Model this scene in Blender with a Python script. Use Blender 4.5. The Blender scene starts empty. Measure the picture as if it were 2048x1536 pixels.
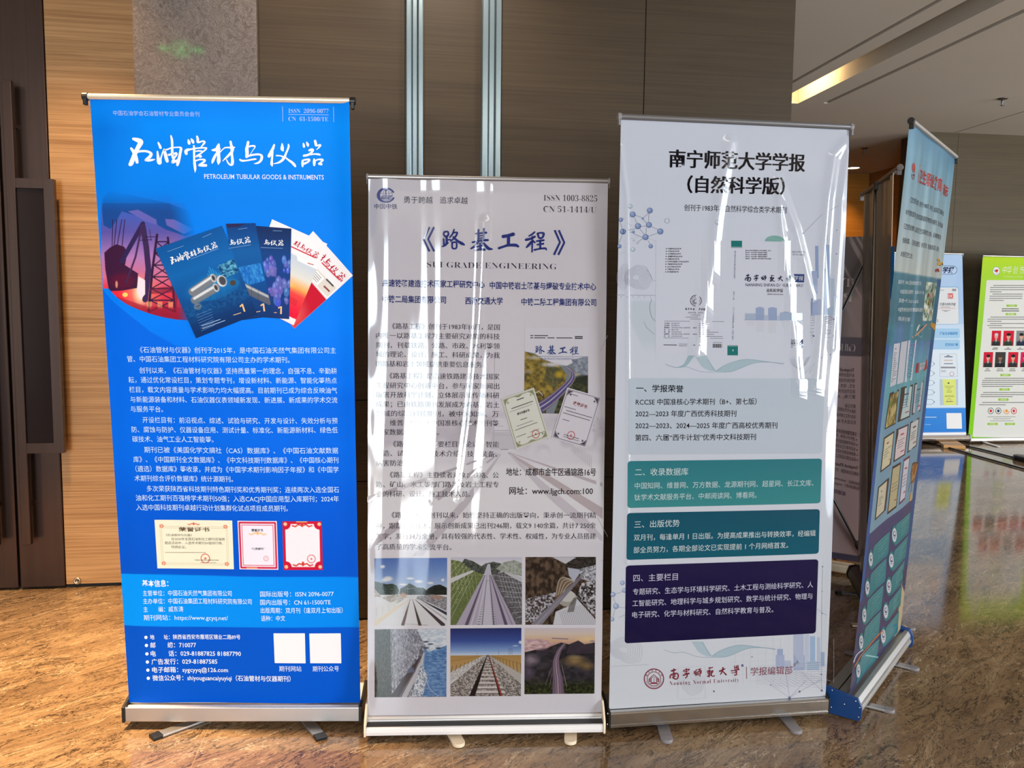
import bpy, bmesh, math, random
import numpy as np
from mathutils import Matrix, Vector

SC = bpy.context.scene
COL = SC.collection
# ------------------------------------------------------------------ camera
CAM_F, CAM_H, CAM_YAW, CAM_PITCH, CAM_ROLL = 1675.65, 1.4652, 0.1401, 0.0934, -0.0109
def cam_axes():
    f = np.array([math.sin(CAM_YAW)*math.cos(CAM_PITCH), math.cos(CAM_YAW)*math.cos(CAM_PITCH), -math.sin(CAM_PITCH)])
    r = np.array([math.cos(CAM_YAW), -math.sin(CAM_YAW), 0.0])
    d = np.cross(f, r); c, s = math.cos(CAM_ROLL), math.sin(CAM_ROLL)
    return c*r+s*d, c*d-s*r, f
R_, D_, F_ = cam_axes()
cd = bpy.data.cameras.new('camera'); cam = bpy.data.objects.new('camera', cd); COL.objects.link(cam)
cd.sensor_width = 36; cd.lens = CAM_F/2048*36; cd.clip_start = 0.05
M = Matrix([[R_[i], -D_[i], -F_[i], (0, 0, CAM_H)[i]] for i in range(3)] + [[0, 0, 0, 1]])
cam.matrix_world = M
SC.camera = cam
def project(p):
    v = np.asarray(p, float) - np.array([0, 0, CAM_H]); z = v@F_
    return np.array([1024+CAM_F*(v@R_)/z, 768+CAM_F*(v@D_)/z])

# ------------------------------------------------------------------ world, exposure
SC.view_settings.view_transform = 'Standard'; SC.view_settings.look = 'None'
SC.view_settings.gamma = 1.0; SC.view_settings.use_curve_mapping = False
SC.view_settings.exposure = 0.0
W = bpy.data.worlds.new('world'); SC.world = W; W.use_nodes = True
W.node_tree.nodes['Background'].inputs[0].default_value = (0.75, 0.88, 1.0, 1)
W.node_tree.nodes['Background'].inputs[1].default_value = 1.0

def area(name, loc, target, sx, sy, power, col):
    l = bpy.data.lights.new(name, 'AREA'); l.shape = 'RECTANGLE'; l.size = sx; l.size_y = sy; l.energy = power; l.color = col
    o = bpy.data.objects.new(name, l); COL.objects.link(o); o.location = loc
    o.rotation_euler = (Vector(target)-Vector(loc)).to_track_quat('-Z', 'Y').to_euler(); return o
def spot(name, loc, target, power, col, size=60, blend=0.6, rad=0.05):
    l = bpy.data.lights.new(name, 'SPOT'); l.energy = power; l.color = col; l.spot_size = math.radians(size); l.spot_blend = blend; l.shadow_soft_size = rad
    o = bpy.data.objects.new(name, l); COL.objects.link(o); o.location = loc
    o.rotation_euler = (Vector(target)-Vector(loc)).to_track_quat('-Z', 'Y').to_euler(); return o
DAY = (0.80, 0.92, 1.0); WARM = (1.0, 0.62, 0.28); SOFT = (1.0, 0.86, 0.72)
CEIL = 3.44
# daylight standing in the openings of the window wall behind the viewer
area('window_daylight_left', (-2.3, -5.95, 1.75), (-2.3, 0, 1.75), 1.8, 3.2, 300, DAY)
area('window_daylight_right', (9.6, -5.95, 1.75), (9.6, 0, 1.75), 4.6, 3.2, 760, DAY)
area('window_daylight_side', (13.9, 2.0, 1.75), (0, 2.0, 1.75), 8.0, 3.0, 190, DAY)  # added fill from the right; that wall has no window
# added upward fills near the rear windows and right wall, brightening the ceiling
area('paving_light_left', (-2.3, -5.9, 0.5), (-1.0, 1.0, CEIL), 1.8, 0.6, 130, (1.0, 0.94, 0.86))
area('paving_light_right', (9.6, -5.9, 0.5), (7.0, 3.0, CEIL), 4.6, 0.6, 400, (1.0, 0.94, 0.86))
area('paving_light_side', (13.8, 2.0, 0.5), (5.0, 4.0, CEIL), 8.0, 0.6, 560, (1.0, 0.94, 0.86))
# added overhead fills just under the foyer ceiling, with no panels behind them
area('ceiling_panel_light', (1.2, -1.6, CEIL-0.03), (1.2, -1.6, 0), 2.4, 1.2, 60, SOFT)
area('ceiling_panel_light', (7.0, 3.2, CEIL-0.03), (7.0, 3.2, 0), 1.2, 2.4, 60, SOFT)
# warm downlights
spot('wall_washer', (-1.45, 3.45, CEIL-0.03), (-1.5, 4.3, 0.3), 150, WARM, 75, 0.8)
spot('wall_washer', (-0.50, 3.45, CEIL-0.03), (-0.50, 3.85, 1.4), 30, (1.0, 0.74, 0.5), 70, 0.9)
spot('wall_washer', (0.25, 2.9, CEIL-0.03), (0.05, 3.83, 2.2), 75, (1.0, 0.82, 0.64), 95, 1.0)
spot('floor_downlight', (-1.6, 2.9, CEIL-0.03), (-1.45, 2.85, 0.0), 1650, (1.0, 0.66, 0.34), 66, 0.95)

# ------------------------------------------------------------------ helpers
def lin(c):
    c = np.asarray(c, float)/255.0
    return np.where(c <= 0.04045, c/12.92, ((c+0.055)/1.055)**2.4)
def link(o, parent=None):
    COL.objects.link(o)
    if parent is not None: o.parent = parent
    return o
def tag(o, label=None, cat=None, group=None, kind=None):
    if label: o['label'] = label
    if cat: o['category'] = cat
    if group: o['group'] = group
    if kind: o['kind'] = kind
    return o
def empty(name, loc=(0, 0, 0), rz=0.0):
    o = bpy.data.objects.new(name, None); o.empty_display_size = 0.1; COL.objects.link(o)
    o.location = loc; o.rotation_euler = (0, 0, rz); return o
def obj(name, bm, m, parent=None, smooth=False, bevel=0, loc=None, rot=None):
    me = bpy.data.meshes.new(name); bmesh.ops.recalc_face_normals(bm, faces=bm.faces); bm.to_mesh(me); bm.free()
    me.materials.append(m)
    if smooth:
        for p in me.polygons: p.use_smooth = True
    o = bpy.data.objects.new(name, me); link(o, parent)
    if loc: o.location = loc
    if rot: o.rotation_euler = rot
    if bevel:
        b = o.modifiers.new('bevel', 'BEVEL'); b.width = bevel; b.segments = 2; b.limit_method = 'ANGLE'
    return o
def box(bm, x0, x1, y0, y1, z0, z1):
    vs = [bm.verts.new((x, y, z)) for x in (x0, x1) for y in (y0, y1) for z in (z0, z1)]
    for f in ((0, 1, 3, 2), (4, 6, 7, 5), (0, 4, 5, 1), (2, 3, 7, 6), (0, 2, 6, 4), (1, 5, 7, 3)):
        bm.faces.new([vs[i] for i in f])
def bx(*a):
    bm = bmesh.new(); box(bm, *a); return bm
def prism_x(bm, prof, x0, x1):
    """profile of (y, z) points swept along x"""
    n = len(prof)
    a = [bm.verts.new((x0, y, z)) for y, z in prof]; b = [bm.verts.new((x1, y, z)) for y, z in prof]
    bm.faces.new(a); bm.faces.new(b[::-1])
    for i in range(n):
        j = (i+1) % n; bm.faces.new((a[i], a[j], b[j], b[i]))
def prism_z(bm, pts, z0, z1):
    n = len(pts)
    a = [bm.verts.new((x, y, z0)) for x, y in pts]; b = [bm.verts.new((x, y, z1)) for x, y in pts]
    bm.faces.new(a[::-1]); bm.faces.new(b)
    for i in range(n):
        j = (i+1) % n; bm.faces.new((a[i], a[j], b[j], b[i]))
def tube(bm, pts, r, seg=10, r1=None):
    pts = [Vector(p) for p in pts]; rings = []
    for i, p in enumerate(pts):
        t = (pts[min(i+1, len(pts)-1)]-pts[max(i-1, 0)]).normalized()
        u = t.orthogonal().normalized() if i == 0 else (u-t*u.dot(t)).normalized()
        v = t.cross(u); rr = r if r1 is None else r+(r1-r)*i/(len(pts)-1)
        rings.append([bm.verts.new(p+(u*math.cos(a)+v*math.sin(a))*rr) for a in [2*math.pi*k/seg for k in range(seg)]])
    for a, b in zip(rings, rings[1:]):
        for k in range(seg): bm.faces.new((a[k], a[(k+1) % seg], b[(k+1) % seg], b[k]))
    bm.faces.new(rings[0][::-1]); bm.faces.new(rings[-1])
def lathe(bm, prof, seg=20, c=(0, 0, 0)):
    rings = [[bm.verts.new((c[0]+r*math.cos(2*math.pi*k/seg), c[1]+r*math.sin(2*math.pi*k/seg), c[2]+z)) for k in range(seg)] for r, z in prof]
    for a, b in zip(rings, rings[1:]):
        for k in range(seg): bm.faces.new((a[k], a[(k+1) % seg], b[(k+1) % seg], b[k]))
    bm.faces.new(rings[0][::-1]); bm.faces.new(rings[-1])

class NT:
    """small node-tree builder"""
    def __init__(s, name):
        s.m = bpy.data.materials.new(name); s.m.use_nodes = True; s.t = s.m.node_tree; s.b = s.t.nodes['Principled BSDF']
    def n(s, typ, **kw):
        nd = s.t.nodes.new(typ)
        for k, v in kw.items():
            if k in nd.inputs:
                nd.inputs[k].default_value = v
            else: setattr(nd, k, v)
        return nd
    def l(s, a, b): s.t.links.new(a, b)
    def mapping(s, scale=(1, 1, 1), rot=(0, 0, 0), coord='Object'):
        tc = s.n('ShaderNodeTexCoord'); mp = s.n('ShaderNodeMapping'); mp.inputs['Scale'].default_value = scale; mp.inputs['Rotation'].default_value = rot
        s.l(tc.outputs[coord], mp.inputs[0]); return mp.outputs[0]
    def ramp(s, fac, stops):
        r = s.n('ShaderNodeValToRGB'); e = r.color_ramp.elements
        while len(e) < len(stops): e.new(0.5)
        for el, (p, c) in zip(e, stops): el.position = p; el.color = (*c, 1)
        s.l(fac, r.inputs[0]); return r.outputs[0]
    def mix(s, a, b, fac, mode='MIX'):
        mx = s.n('ShaderNodeMix', data_type='RGBA', blend_type=mode)
        for v, i in ((fac, 0), (a, 6), (b, 7)):
            if hasattr(v, 'links'): s.l(v, mx.inputs[i])
            else: mx.inputs[i].default_value = v if i == 0 else (*v, 1)
        return mx.outputs[2]
    def set(s, **kw):
        for k, v in kw.items(): s.b.inputs[k.replace('_', ' ')].default_value = v
def plain(name, srgb, rough=0.5, metal=0.0, spec=0.5, k=1.0):
    t = NT(name); c = lin(srgb)*k; t.set(Base_Color=(*c, 1), Roughness=rough, Metallic=metal)
    t.b.inputs['Specular IOR Level'].default_value = spec; return t.m
def emit(name, col, strength):
    t = NT(name); t.set(Base_Color=(0, 0, 0, 1)); t.b.inputs['Emission Color'].default_value = (*col, 1); t.b.inputs['Emission Strength'].default_value = strength; return t.m

# ------------------------------------------------------------------ surface materials
def wood(name, dark, light, sc=1.0):
    t = NT(name); v = t.mapping((0.5*sc, 0.5*sc, 60*sc))
    n1 = t.n('ShaderNodeTexNoise', Scale=2.2, Detail=6.0, Roughness=0.65); t.l(v, n1.inputs['Vector'])
    v2 = t.mapping((0.9*sc, 0.9*sc, 9*sc)); n2 = t.n('ShaderNodeTexNoise', Scale=1.3, Detail=3.0, Distortion=0.8); t.l(v2, n2.inputs['Vector'])
    f = t.n('ShaderNodeMath', operation='ADD'); mm = t.n('ShaderNodeMath', operation='MULTIPLY'); mm.inputs[1].default_value = 0.45
    t.l(n2.outputs[0], mm.inputs[0]); t.l(n1.outputs[0], f.inputs[0]); t.l(mm.outputs[0], f.inputs[1])
    c = t.ramp(f.outputs[0], [(0.52, lin(dark)), (0.9, lin(light))]); t.l(c, t.b.inputs['Base Color'])
    t.set(Roughness=0.5); t.b.inputs['Specular IOR Level'].default_value = 0.3
    bp = t.n('ShaderNodeBump', Strength=0.12, Distance=0.002); t.l(n1.outputs[0], bp.inputs['Height']); t.l(bp.outputs[0], t.b.inputs['Normal'])
    return t.m
MW_MAIN = wood('veneer_taupe', (52, 40, 26), (65, 52, 35))
MW_LEFT = wood('veneer_oak', (150, 108, 66), (198, 156, 108))
MW_FAR = wood('veneer_far', (66, 56, 38), (79, 68, 47), 0.7)
MW_SHADED = plain('dark_veneer', (58, 40, 24), 0.5)  # veneer darkened to carry the shade on the far wall's end
M_BLACK = plain('black_plastic', (18, 17, 18), 0.4)
M_GAP = plain('joint_black', (22, 16, 10), 0.7)
M_ALU = plain('satin_aluminium', (190, 190, 192), 0.38, 0.9)
M_ALU_B = plain('brushed_aluminium_bright', (200, 198, 196), 0.24, 1.0)
M_STEEL = plain('steel_profile', (150, 172, 184), 0.24, 0.85)
M_STEEL_D = plain('steel_profile_dark', (74, 84, 92), 0.3, 0.8)
M_WHITEP = plain('white_plastic', (226, 222, 222), 0.4)
M_CREAM = plain('cream_plastic', (232, 214, 188), 0.42)
M_GREYP = plain('grey_plastic', (128, 124, 128), 0.45)
M_GREYA = plain('grey_anodised', (120, 120, 124), 0.35, 0.6)
M_BLUEP = plain('blue_plastic', (16, 62, 122), 0.4)
M_WALL = plain('wall_paint', (160, 150, 138), 0.8)
def ceiling_mat():
    t = NT('ceiling_paint'); v = t.mapping((0.6, 0.6, 0.6)); n = t.n('ShaderNodeTexNoise', Scale=1.0, Detail=2.0); t.l(v, n.inputs['Vector'])
    c = t.ramp(n.outputs[0], [(0.3, lin((198, 190, 180))), (0.7, lin((204, 196, 186)))]); t.l(c, t.b.inputs['Base Color']); t.set(Roughness=0.85); return t.m
M_CEIL = ceiling_mat()
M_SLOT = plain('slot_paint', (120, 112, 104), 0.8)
def stone_mat():
    t = NT('grey_marble'); v = t.mapping((1, 1, 1))
    w = t.n('ShaderNodeTexNoise', Scale=5.0, Detail=4.0); t.l(v, w.inputs['Vector'])
    va = t.n('ShaderNodeVectorMath', operation='MULTIPLY_ADD'); t.l(w.outputs['Color'], va.inputs[0]); va.inputs[1].default_value = (0.5, 0.5, 0.5); t.l(v, va.inputs[2])
    n1 = t.n('ShaderNodeTexNoise', Scale=60.0, Detail=8.0, Roughness=0.8, Distortion=1.2); t.l(va.outputs[0], n1.inputs['Vector'])
    n2 = t.n('ShaderNodeTexNoise', Scale=13.0, Detail=9.0, Roughness=0.78, Distortion=2.0); t.l(va.outputs[0], n2.inputs['Vector'])
    base = t.ramp(n1.outputs[0], [(0.3, lin((70, 64, 62))), (0.55, lin((100, 92, 89))), (0.75, lin((130, 121, 118)))])
    vein = t.ramp(n2.outputs[0], [(0.47, (0, 0, 0)), (0.5, (0.34, 0.34, 0.34)), (0.53, (0, 0, 0))])
    sp = t.n('ShaderNodeSeparateColor'); t.l(vein, sp.inputs[0])
    t.l(t.mix(base, lin((166, 156, 152)), sp.outputs[0]), t.b.inputs['Base Color']); t.set(Roughness=0.06)
    return t.m
M_STONE = stone_mat()
def floor_mat():
    t = NT('brown_marble_floor')
    v0 = t.mapping((1, 1, 1), (0, 0, math.radians(-38))); mp2 = t.n('ShaderNodeMapping'); mp2.inputs['Scale'].default_value = (0.75, 2.4, 1.0); t.l(v0, mp2.inputs[0]); v = mp2.outputs[0]
    w = t.n('ShaderNodeTexNoise', Scale=2.2, Detail=5.0, Roughness=0.6); t.l(v, w.inputs['Vector'])
    va = t.n('ShaderNodeVectorMath', operation='MULTIPLY_ADD'); t.l(w.outputs['Color'], va.inputs[0]); va.inputs[1].default_value = (0.4, 0.4, 0.4); t.l(v, va.inputs[2])
    cl = t.n('ShaderNodeTexNoise', Scale=3.0, Detail=9.0, Roughness=0.7); t.l(va.outputs[0], cl.inputs['Vector'])
    base = t.ramp(cl.outputs[0], [(0.25, lin((98, 76, 56))), (0.5, lin((140, 114, 86))), (0.72, lin((172, 146, 114)))])
    def ridge(scale, width, seed, lo):
        n = t.n('ShaderNodeTexNoise', Scale=scale, Detail=7.0, Roughness=0.62, Distortion=0.9)
        off = t.n('ShaderNodeVectorMath', operation='ADD'); t.l(va.outputs[0], off.inputs[0]); off.inputs[1].default_value = (seed, seed*1.7, 0)
        t.l(off.outputs[0], n.inputs['Vector'])
        r = t.ramp(n.outputs[0], [(0.5-width, (0, 0, 0)), (0.5, (lo, lo, lo)), (0.5+width, (0, 0, 0))])
        s = t.n('ShaderNodeSeparateColor'); t.l(r, s.inputs[0]); return s.outputs[0]
    c = t.mix(base, lin((36, 28, 22)), ridge(3.6, 0.014, 3.1, 0.95))
    c = t.mix(c, lin((40, 31, 24)), ridge(9.0, 0.016, 9.3, 0.85))
    c = t.mix(c, lin((52, 40, 30)), ridge(24.0, 0.022, 5.3, 0.6))
    c = t.mix(c, lin((226, 206, 176)), ridge(1.6, 0.0022, 17.0, 0.6))
    # joints between slabs
    tc = t.n('ShaderNodeTexCoord'); sx = t.n('ShaderNodeSeparateXYZ'); t.l(tc.outputs['Object'], sx.inputs[0])
    def joint(out, off, pitch):
        a = t.n('ShaderNodeMath', operation='ADD'); a.inputs[1].default_value = off; t.l(out, a.inputs[0])
        p = t.n('ShaderNodeMath', operation='PINGPONG'); p.inputs[1].default_value = pitch/2; t.l(a.outputs[0], p.inputs[0])
        g = t.n('ShaderNodeMath', operation='LESS_THAN'); g.inputs[1].default_value = 0.0012; t.l(p.outputs[0], g.inputs[0]); return g.outputs[0]
    mxm = t.n('ShaderNodeMath', operation='MAXIMUM'); t.l(joint(sx.outputs[0], 0.639, 0.822), mxm.inputs[0]); t.l(joint(sx.outputs[1], -3.17, 0.822), mxm.inputs[1])
    fm = t.n('ShaderNodeMath', operation='MULTIPLY'); fm.inputs[1].default_value = 0.38; t.l(mxm.outputs[0], fm.inputs[0])
    c = t.mix(c, lin((190, 160, 122)), fm.outputs[0])
    t.l(c, t.b.inputs['Base Color']); t.set(Roughness=0.09); t.b.inputs['IOR'].default_value = 1.5
    bp = t.n('ShaderNodeBump', Strength=0.02, Distance=0.002); t.l(cl.outputs[0], bp.inputs['Height']); t.l(bp.outputs[0], t.b.inputs['Normal'])
    return t.m
M_FLOOR = floor_mat()
def bronze_mat():
    t = NT('dark_bronze'); v = t.mapping((90, 90, 1.5)); n = t.n('ShaderNodeTexNoise', Scale=1.0, Detail=3.0); t.l(v, n.inputs['Vector'])
    c = t.ramp(n.outputs[0], [(0.35, lin((86, 72, 69))), (0.65, lin((91, 77, 74)))]); t.l(c, t.b.inputs['Base Color']); t.set(Roughness=0.24, Metallic=0.85); return t.m
M_BRONZE = bronze_mat()
M_DARKGL = plain('dark_glass_panel', (40, 34, 38), 0.09, 0.4)

# ------------------------------------------------------------------ the room
def struct(name, bm, m, parent=None, **kw):
    o = obj(name, bm, m, parent, **kw)
    if parent is None: o['kind'] = 'structure'
    return o
WM, WL, PIER = 3.835, 4.45, 3.80          # planes of the main wall, the left wall, the stone pillar
struct('floor', bx(-5.5, 14, -6.3, 12.2, -0.1, 0), M_FLOOR)
# ceiling with its open light slots
bm = bmesh.new()
SL = [(3.44, 3.48, 12.0), (3.63, 3.87, 7.86), (4.10, 4.15, 7.8)]
xs = [-5.5, 3.44, 3.48, 3.63, 3.87, 4.10, 4.15, 14]
for i in range(0, 7, 2): box(bm, xs[i], xs[i+1], -6.3, 12.2, CEIL, CEIL+0.25)
box(bm, 3.63, 3.87, 7.86, 12.2, CEIL, CEIL+0.25); box(bm, 4.10, 4.15, 7.8, 12.2, CEIL, CEIL+0.25)
struct('ceiling', bm, M_CEIL)
bm = bmesh.new()
box(bm, 3.43, 3.49, -6.3, 12.2, CEIL+0.05, CEIL+0.08); box(bm, 4.09, 4.16, -6.3, 7.85, CEIL+0.05, CEIL+0.08); box(bm, 3.62, 3.88, -6.3, 7.9, CEIL+0.17, CEIL+0.2)
struct('trim_1', bm, M_SLOT)
bm = bmesh.new(); box(bm, 6.196, 6.204, -6.3, 8.79, CEIL-0.001, CEIL+0.003); struct('trim_2', bm, M_GAP)
# main veneered wall, in panels with dark joints
bm = bmesh.new()
zj = [0.008, 0.655, 1.03, CEIL]; xj = [-0.60, 1.138, 1.86]
for a, b in zip(xj, xj[1:]):
    for c, d in zip(zj, zj[1:]):
        box(bm, a+0.0025, b-0.0025, WM, WM+0.03, c+0.0025, d-0.0025)
struct('wall_front', bm, MW_MAIN)
bm = bmesh.new(); box(bm, -0.60, 1.845, WM+0.008, 12.2, 0.0, CEIL); struct('wall_core', bm, M_GAP)
# left veneered wall and its dark base joint
bm = bmesh.new(); box(bm, -1.665, -1.05, WL, WL+0.1, 0.02, CEIL); struct('wall_left_panel', bm, MW_LEFT)
bm = bmesh.new(); box(bm, -1.665, -1.05, WL+0.02, WL+0.1, 0, 0.02); struct('baseboard_left', bm, M_GAP)
bm = bmesh.new(); box(bm, -5.5, -1.665, WL+0.07, WL+0.2, 0, CEIL); box(bm, -1.665, -0.6, WL+0.1, WL+0.2, 0, CEIL); struct('wall_left_core', bm, M_WALL)
struct('pillar', bx(-1.078, -0.576, PIER, WL+0.06, 0, CEIL), M_STONE, bevel=0.006)
# outer walls
struct('wall_left', bx(-5.6, -5.5, -6.3, 12.2, 0, CEIL), M_WALL)
struct('wall_right', bx(14, 14.1, -6.3, 12.2, 0, CEIL), M_WALL)
struct('wall_corridor_end', bx(1.8, 14, 11.65, 11.75, 0, CEIL), wood('veneer_corridor', (172, 118, 52), (196, 142, 70)))
struct('wall_corridor_side', bx(6.89, 7.0, 9.25, 11.65, 0, CEIL), wood('veneer_corridor_side', (120, 78, 40), (146, 98, 52)))
# far wall: two veneered panels either side of a joint, its end's shade put into a darker colour
bm = bmesh.new()
for a, b in ((5.86, 6.2485), (6.2515, 14)): box(bm, a, b, 8.8, 8.83, 0, CEIL)
struct('wall_far', bm, MW_FAR)
struct('wall_far_core', bx(5.85, 14, 8.81, 9.25, 0, CEIL), MW_SHADED)
# window wall behind the viewer
bm = bmesh.new()
box(bm, -5.5, -3.2, -6.3, -6.05, 0, CEIL); box(bm, -1.4, 7.3, -6.3, -6.05, 0, CEIL); box(bm, 11.9, 14, -6.3, -6.05, 0, CEIL)
for a, b in ((-3.2, -1.4), (7.3, 11.9)): box(bm, a, b, -6.3, -6.05, 0, 0.15); box(bm, a, b, -6.3, -6.05, 3.35, CEIL)
struct('wall_rear', bm, M_WALL)
for k, (a, b, n) in enumerate(((-3.2, -1.4, 2), (7.3, 11.9, 4))):
    bm = bmesh.new()
    for i in range(n+1):
        x = a+(b-a)*i/n; box(bm, x-0.03, x+0.03, -6.25, -6.1, 0.15, 3.35)
    box(bm, a, b, -6.25, -6.1, 0.15, 0.2); box(bm, a, b, -6.25, -6.1, 3.3, 3.35)
    struct('window_%d' % (k+1), bm, M_STEEL_D)
# double steel profiles on the main wall
for k, (a, b) in enumerate(((0.052, 0.130), (0.386, 0.475))):
    w = b-a; y = WM
    o = struct('trim_%d' % (3+k), bx(a, b, y-0.012, y, 0, CEIL), M_STEEL_D)
    for (p, q, dz, mm) in ((0.03, 0.32, 0.034, M_STEEL), (0.38, 0.66, 0.022, M_STEEL), (0.70, 0.97, 0.036, M_STEEL)):
        c = obj('rail_strip', bx(a+w*p, a+w*q, y-dz, y-0.012, 0, CEIL), mm, o, bevel=0.003)
# door leaves (dark bronze) with long pull handles standing off the leaf
YD = WL-0.01
def door(name, x0, x1, mirror):
    o = struct(name, bx(x0, x1, YD, YD+0.06, 0.012, CEIL-0.3), M_BRONZE, bevel=0.004)
    yh = 4.36
    def X(x): return x if not mirror else 2*(-1.885)-x
    def bxx(a, b, *r): return bx(min(X(a), X(b)), max(X(a), X(b)), *r)
    h = obj('pull_handle', bxx(-1.832, -1.790, yh, yh+0.03, 0.255, 2.50), M_BRONZE, o, bevel=0.003)
    bm = bmesh.new()
    for z in (0.45, 2.3): box(bm, *sorted((X(-1.82), X(-1.80))), yh+0.03, YD, z-0.01, z+0.01)
    obj('standoff', bm, M_BRONZE, h)
    bm = bmesh.new()
    box(bm, *sorted((X(-1.790), X(-1.618))), yh, yh+0.03, 2.00, 2.045); box(bm, *sorted((X(-1.790), X(-1.618))), yh, yh+0.03, 0.715, 0.765)
    box(bm, *sorted((X(-1.664), X(-1.618))), yh, yh+0.03, 0.7651, 1.9999)
    obj('handle_frame', bm, M_BRONZE, h)
    obj('glass_panel', bxx(-1.792, -1.662, yh+0.012, yh+0.022, 0.76, 2.005), M_DARKGL, h)
    return o
door('door_1', -1.880, -1.668, False)
door('door_2', -2.9, -1.890, True)
struct('trim_6', bx(-2.9, -1.668, YD+0.055, YD+0.07, 0, CEIL-0.29), M_GAP)
struct('trim_7', bx(-2.9, -1.66, YD, YD+0.06, CEIL-0.28, CEIL), M_BRONZE)
# small round lock in the veneer by the floor
bm = bmesh.new(); lathe(bm, [(0.019, 0), (0.019, 0.004), (0.016, 0.007), (0.010, 0.007), (0.009, 0.004), (0.001, 0.004)], 24)
lk = obj('floor_lock', bm, plain('nickel', (196, 176, 150), 0.3, 0.9), None, True, loc=(-1.612, WL, 0.036), rot=(math.pi/2, 0, 0))
tag(lk, 'small round metal lock set low in the oak veneer beside the dark door', 'lock')
obj('keyway', bx(-0.006, 0.006, -0.0015, 0.0015, 0.0035, 0.0055), M_BLACK, lk)

# ------------------------------------------------------------------ prints: material with the printed colour on the vertices
def print_mat(name, rough, spec, coat=0.0):
    t = NT(name); a = t.n('ShaderNodeVertexColor'); a.layer_name = 'ink'; t.l(a.outputs[0], t.b.inputs['Base Color'])
    t.set(Roughness=rough); t.b.inputs['Specular IOR Level'].default_value = spec; return t.m
PM_SATIN = print_mat('print_satin', 0.5, 0.06)
PM_GLOSS = print_mat('print_gloss', 0.07, 0.62)
PM_SEMI = print_mat('print_semigloss', 0.22, 0.5)
PM_MATT = print_mat('print_matt', 0.5, 0.3)

FONT_CACHE = {}
_mb = {}
for i in range(26): _mb[chr(65+i)] = chr(0x1D400+i); _mb[chr(97+i)] = chr(0x1D41A+i)
for i in range(10): _mb[chr(48+i)] = chr(0x1D7CE+i)
def serif(s): return ''.join(_mb.get(c, c) for c in s)
def text_geo(s, off=0.0, space=1.0, shear=0.0):
    key = (s, off, space, shear)
    if key in FONT_CACHE: return FONT_CACHE[key]
    c = bpy.data.curves.new('t', 'FONT'); c.body = s; c.resolution_u = 2; c.offset = off; c.space_character = space; c.shear = shear
    o = bpy.data.objects.new('t', c); COL.objects.link(o)
    dg = bpy.context.evaluated_depsgraph_get(); ev = o.evaluated_get(dg); me = ev.to_mesh()
    n = len(me.vertices); V = np.zeros(n*3); me.vertices.foreach_get('co', V); V = V.reshape(-1, 3)[:, :2].copy()
    Fc = [tuple(p.vertices) for p in me.polygons]
    ev.to_mesh_clear(); bpy.data.objects.remove(o); bpy.data.curves.remove(c)
    FONT_CACHE[key] = (V, Fc); return V, Fc

class Panel:
    """one printed sheet: maps photograph measurements on the sheet to its own metres"""
    def __init__(s, w, h, quad, k=0.85, disp=None, shift=(0, 0)):
        s.w, s.h, s.k = w, h, k; s.disp = disp or (lambda u, v: 0*u)
        s.shift = shift                     # sideways offset of bottom and top edge
        src = np.array(quad, float)         # TL TR BL BR
        dst = np.array([(-w/2+shift[1], h), (w/2+shift[1], h), (-w/2+shift[0], 0), (w/2+shift[0], 0)])
        A = []
        for (x, y), (u, v) in zip(src, dst):
            A.append([x, y, 1, 0, 0, 0, -u*x, -u*y, -u]); A.append([0, 0, 0, x, y, 1, -v*x, -v*y, -v])
        s.H = np.linalg.svd(np.array(A))[2][-1].reshape(3, 3); s.Hi = np.linalg.inv(s.H)
    def uv(s, p):
        p = np.atleast_2d(np.asarray(p, float)); q = np.c_[p, np.ones(len(p))]@s.H.T; return q[:, :2]/q[:, 2:]
    def px(s, uv):
        p = np.atleast_2d(np.asarray(uv, float)); q = np.c_[p, np.ones(len(p))]@s.Hi.T; return q[:, :2]/q[:, 2:]
    def co(s, uv, layer):
        return np.c_[uv[:, 0], -s.disp(uv[:, 0], uv[:, 1])-0.0003*layer, uv[:, 1]]

def mesh_from(name, co, faces, cols, mat, parent, smooth=True):
    me = bpy.data.meshes.new(name); me.from_pydata([tuple(c) for c in co], [], faces)
    a = me.color_attributes.new('ink', 'FLOAT_COLOR', 'POINT'); a.data.foreach_set('color', np.c_[cols, np.ones(len(cols))].astype(np.float32).ravel())
    me.materials.append(mat)
    if smooth: me.polygons.foreach_set('use_smooth', np.ones(len(me.polygons), bool))
    me.update(); o = bpy.data.objects.new(name, me); link(o, parent); return o
def grid_mesh(name, co, nx, ny, cols, mat, parent):
    """co: ny*nx points, row by row from the top"""
    i = np.arange((ny-1)*(nx-1)); r, c = i//(nx-1), i % (nx-1); a = r*nx+c
    q = np.c_[a, a+nx, a+nx+1, a+1].astype(np.int32)
    me = bpy.data.meshes.new(name); me.vertices.add(nx*ny); me.vertices.foreach_set('co', co.astype(np.float32).ravel())
    me.loops.add(q.size); me.loops.foreach_set('vertex_index', q.ravel()); me.polygons.add(len(q))
    me.polygons.foreach_set('loop_start', np.arange(0, q.size, 4, dtype=np.int32)); me.polygons.foreach_set('loop_total', np.full(len(q), 4, np.int32))
    me.polygons.foreach_set('use_smooth', np.ones(len(q), bool)); me.update(calc_edges=True)
    at = me.color_attributes.new('ink', 'FLOAT_COLOR', 'POINT'); at.data.foreach_set('color', np.c_[cols, np.ones(len(cols))].astype(np.float32).ravel())
    me.materials.append(mat); me.validate(); o = bpy.data.objects.new(name, me); link(o, parent); return o

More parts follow.
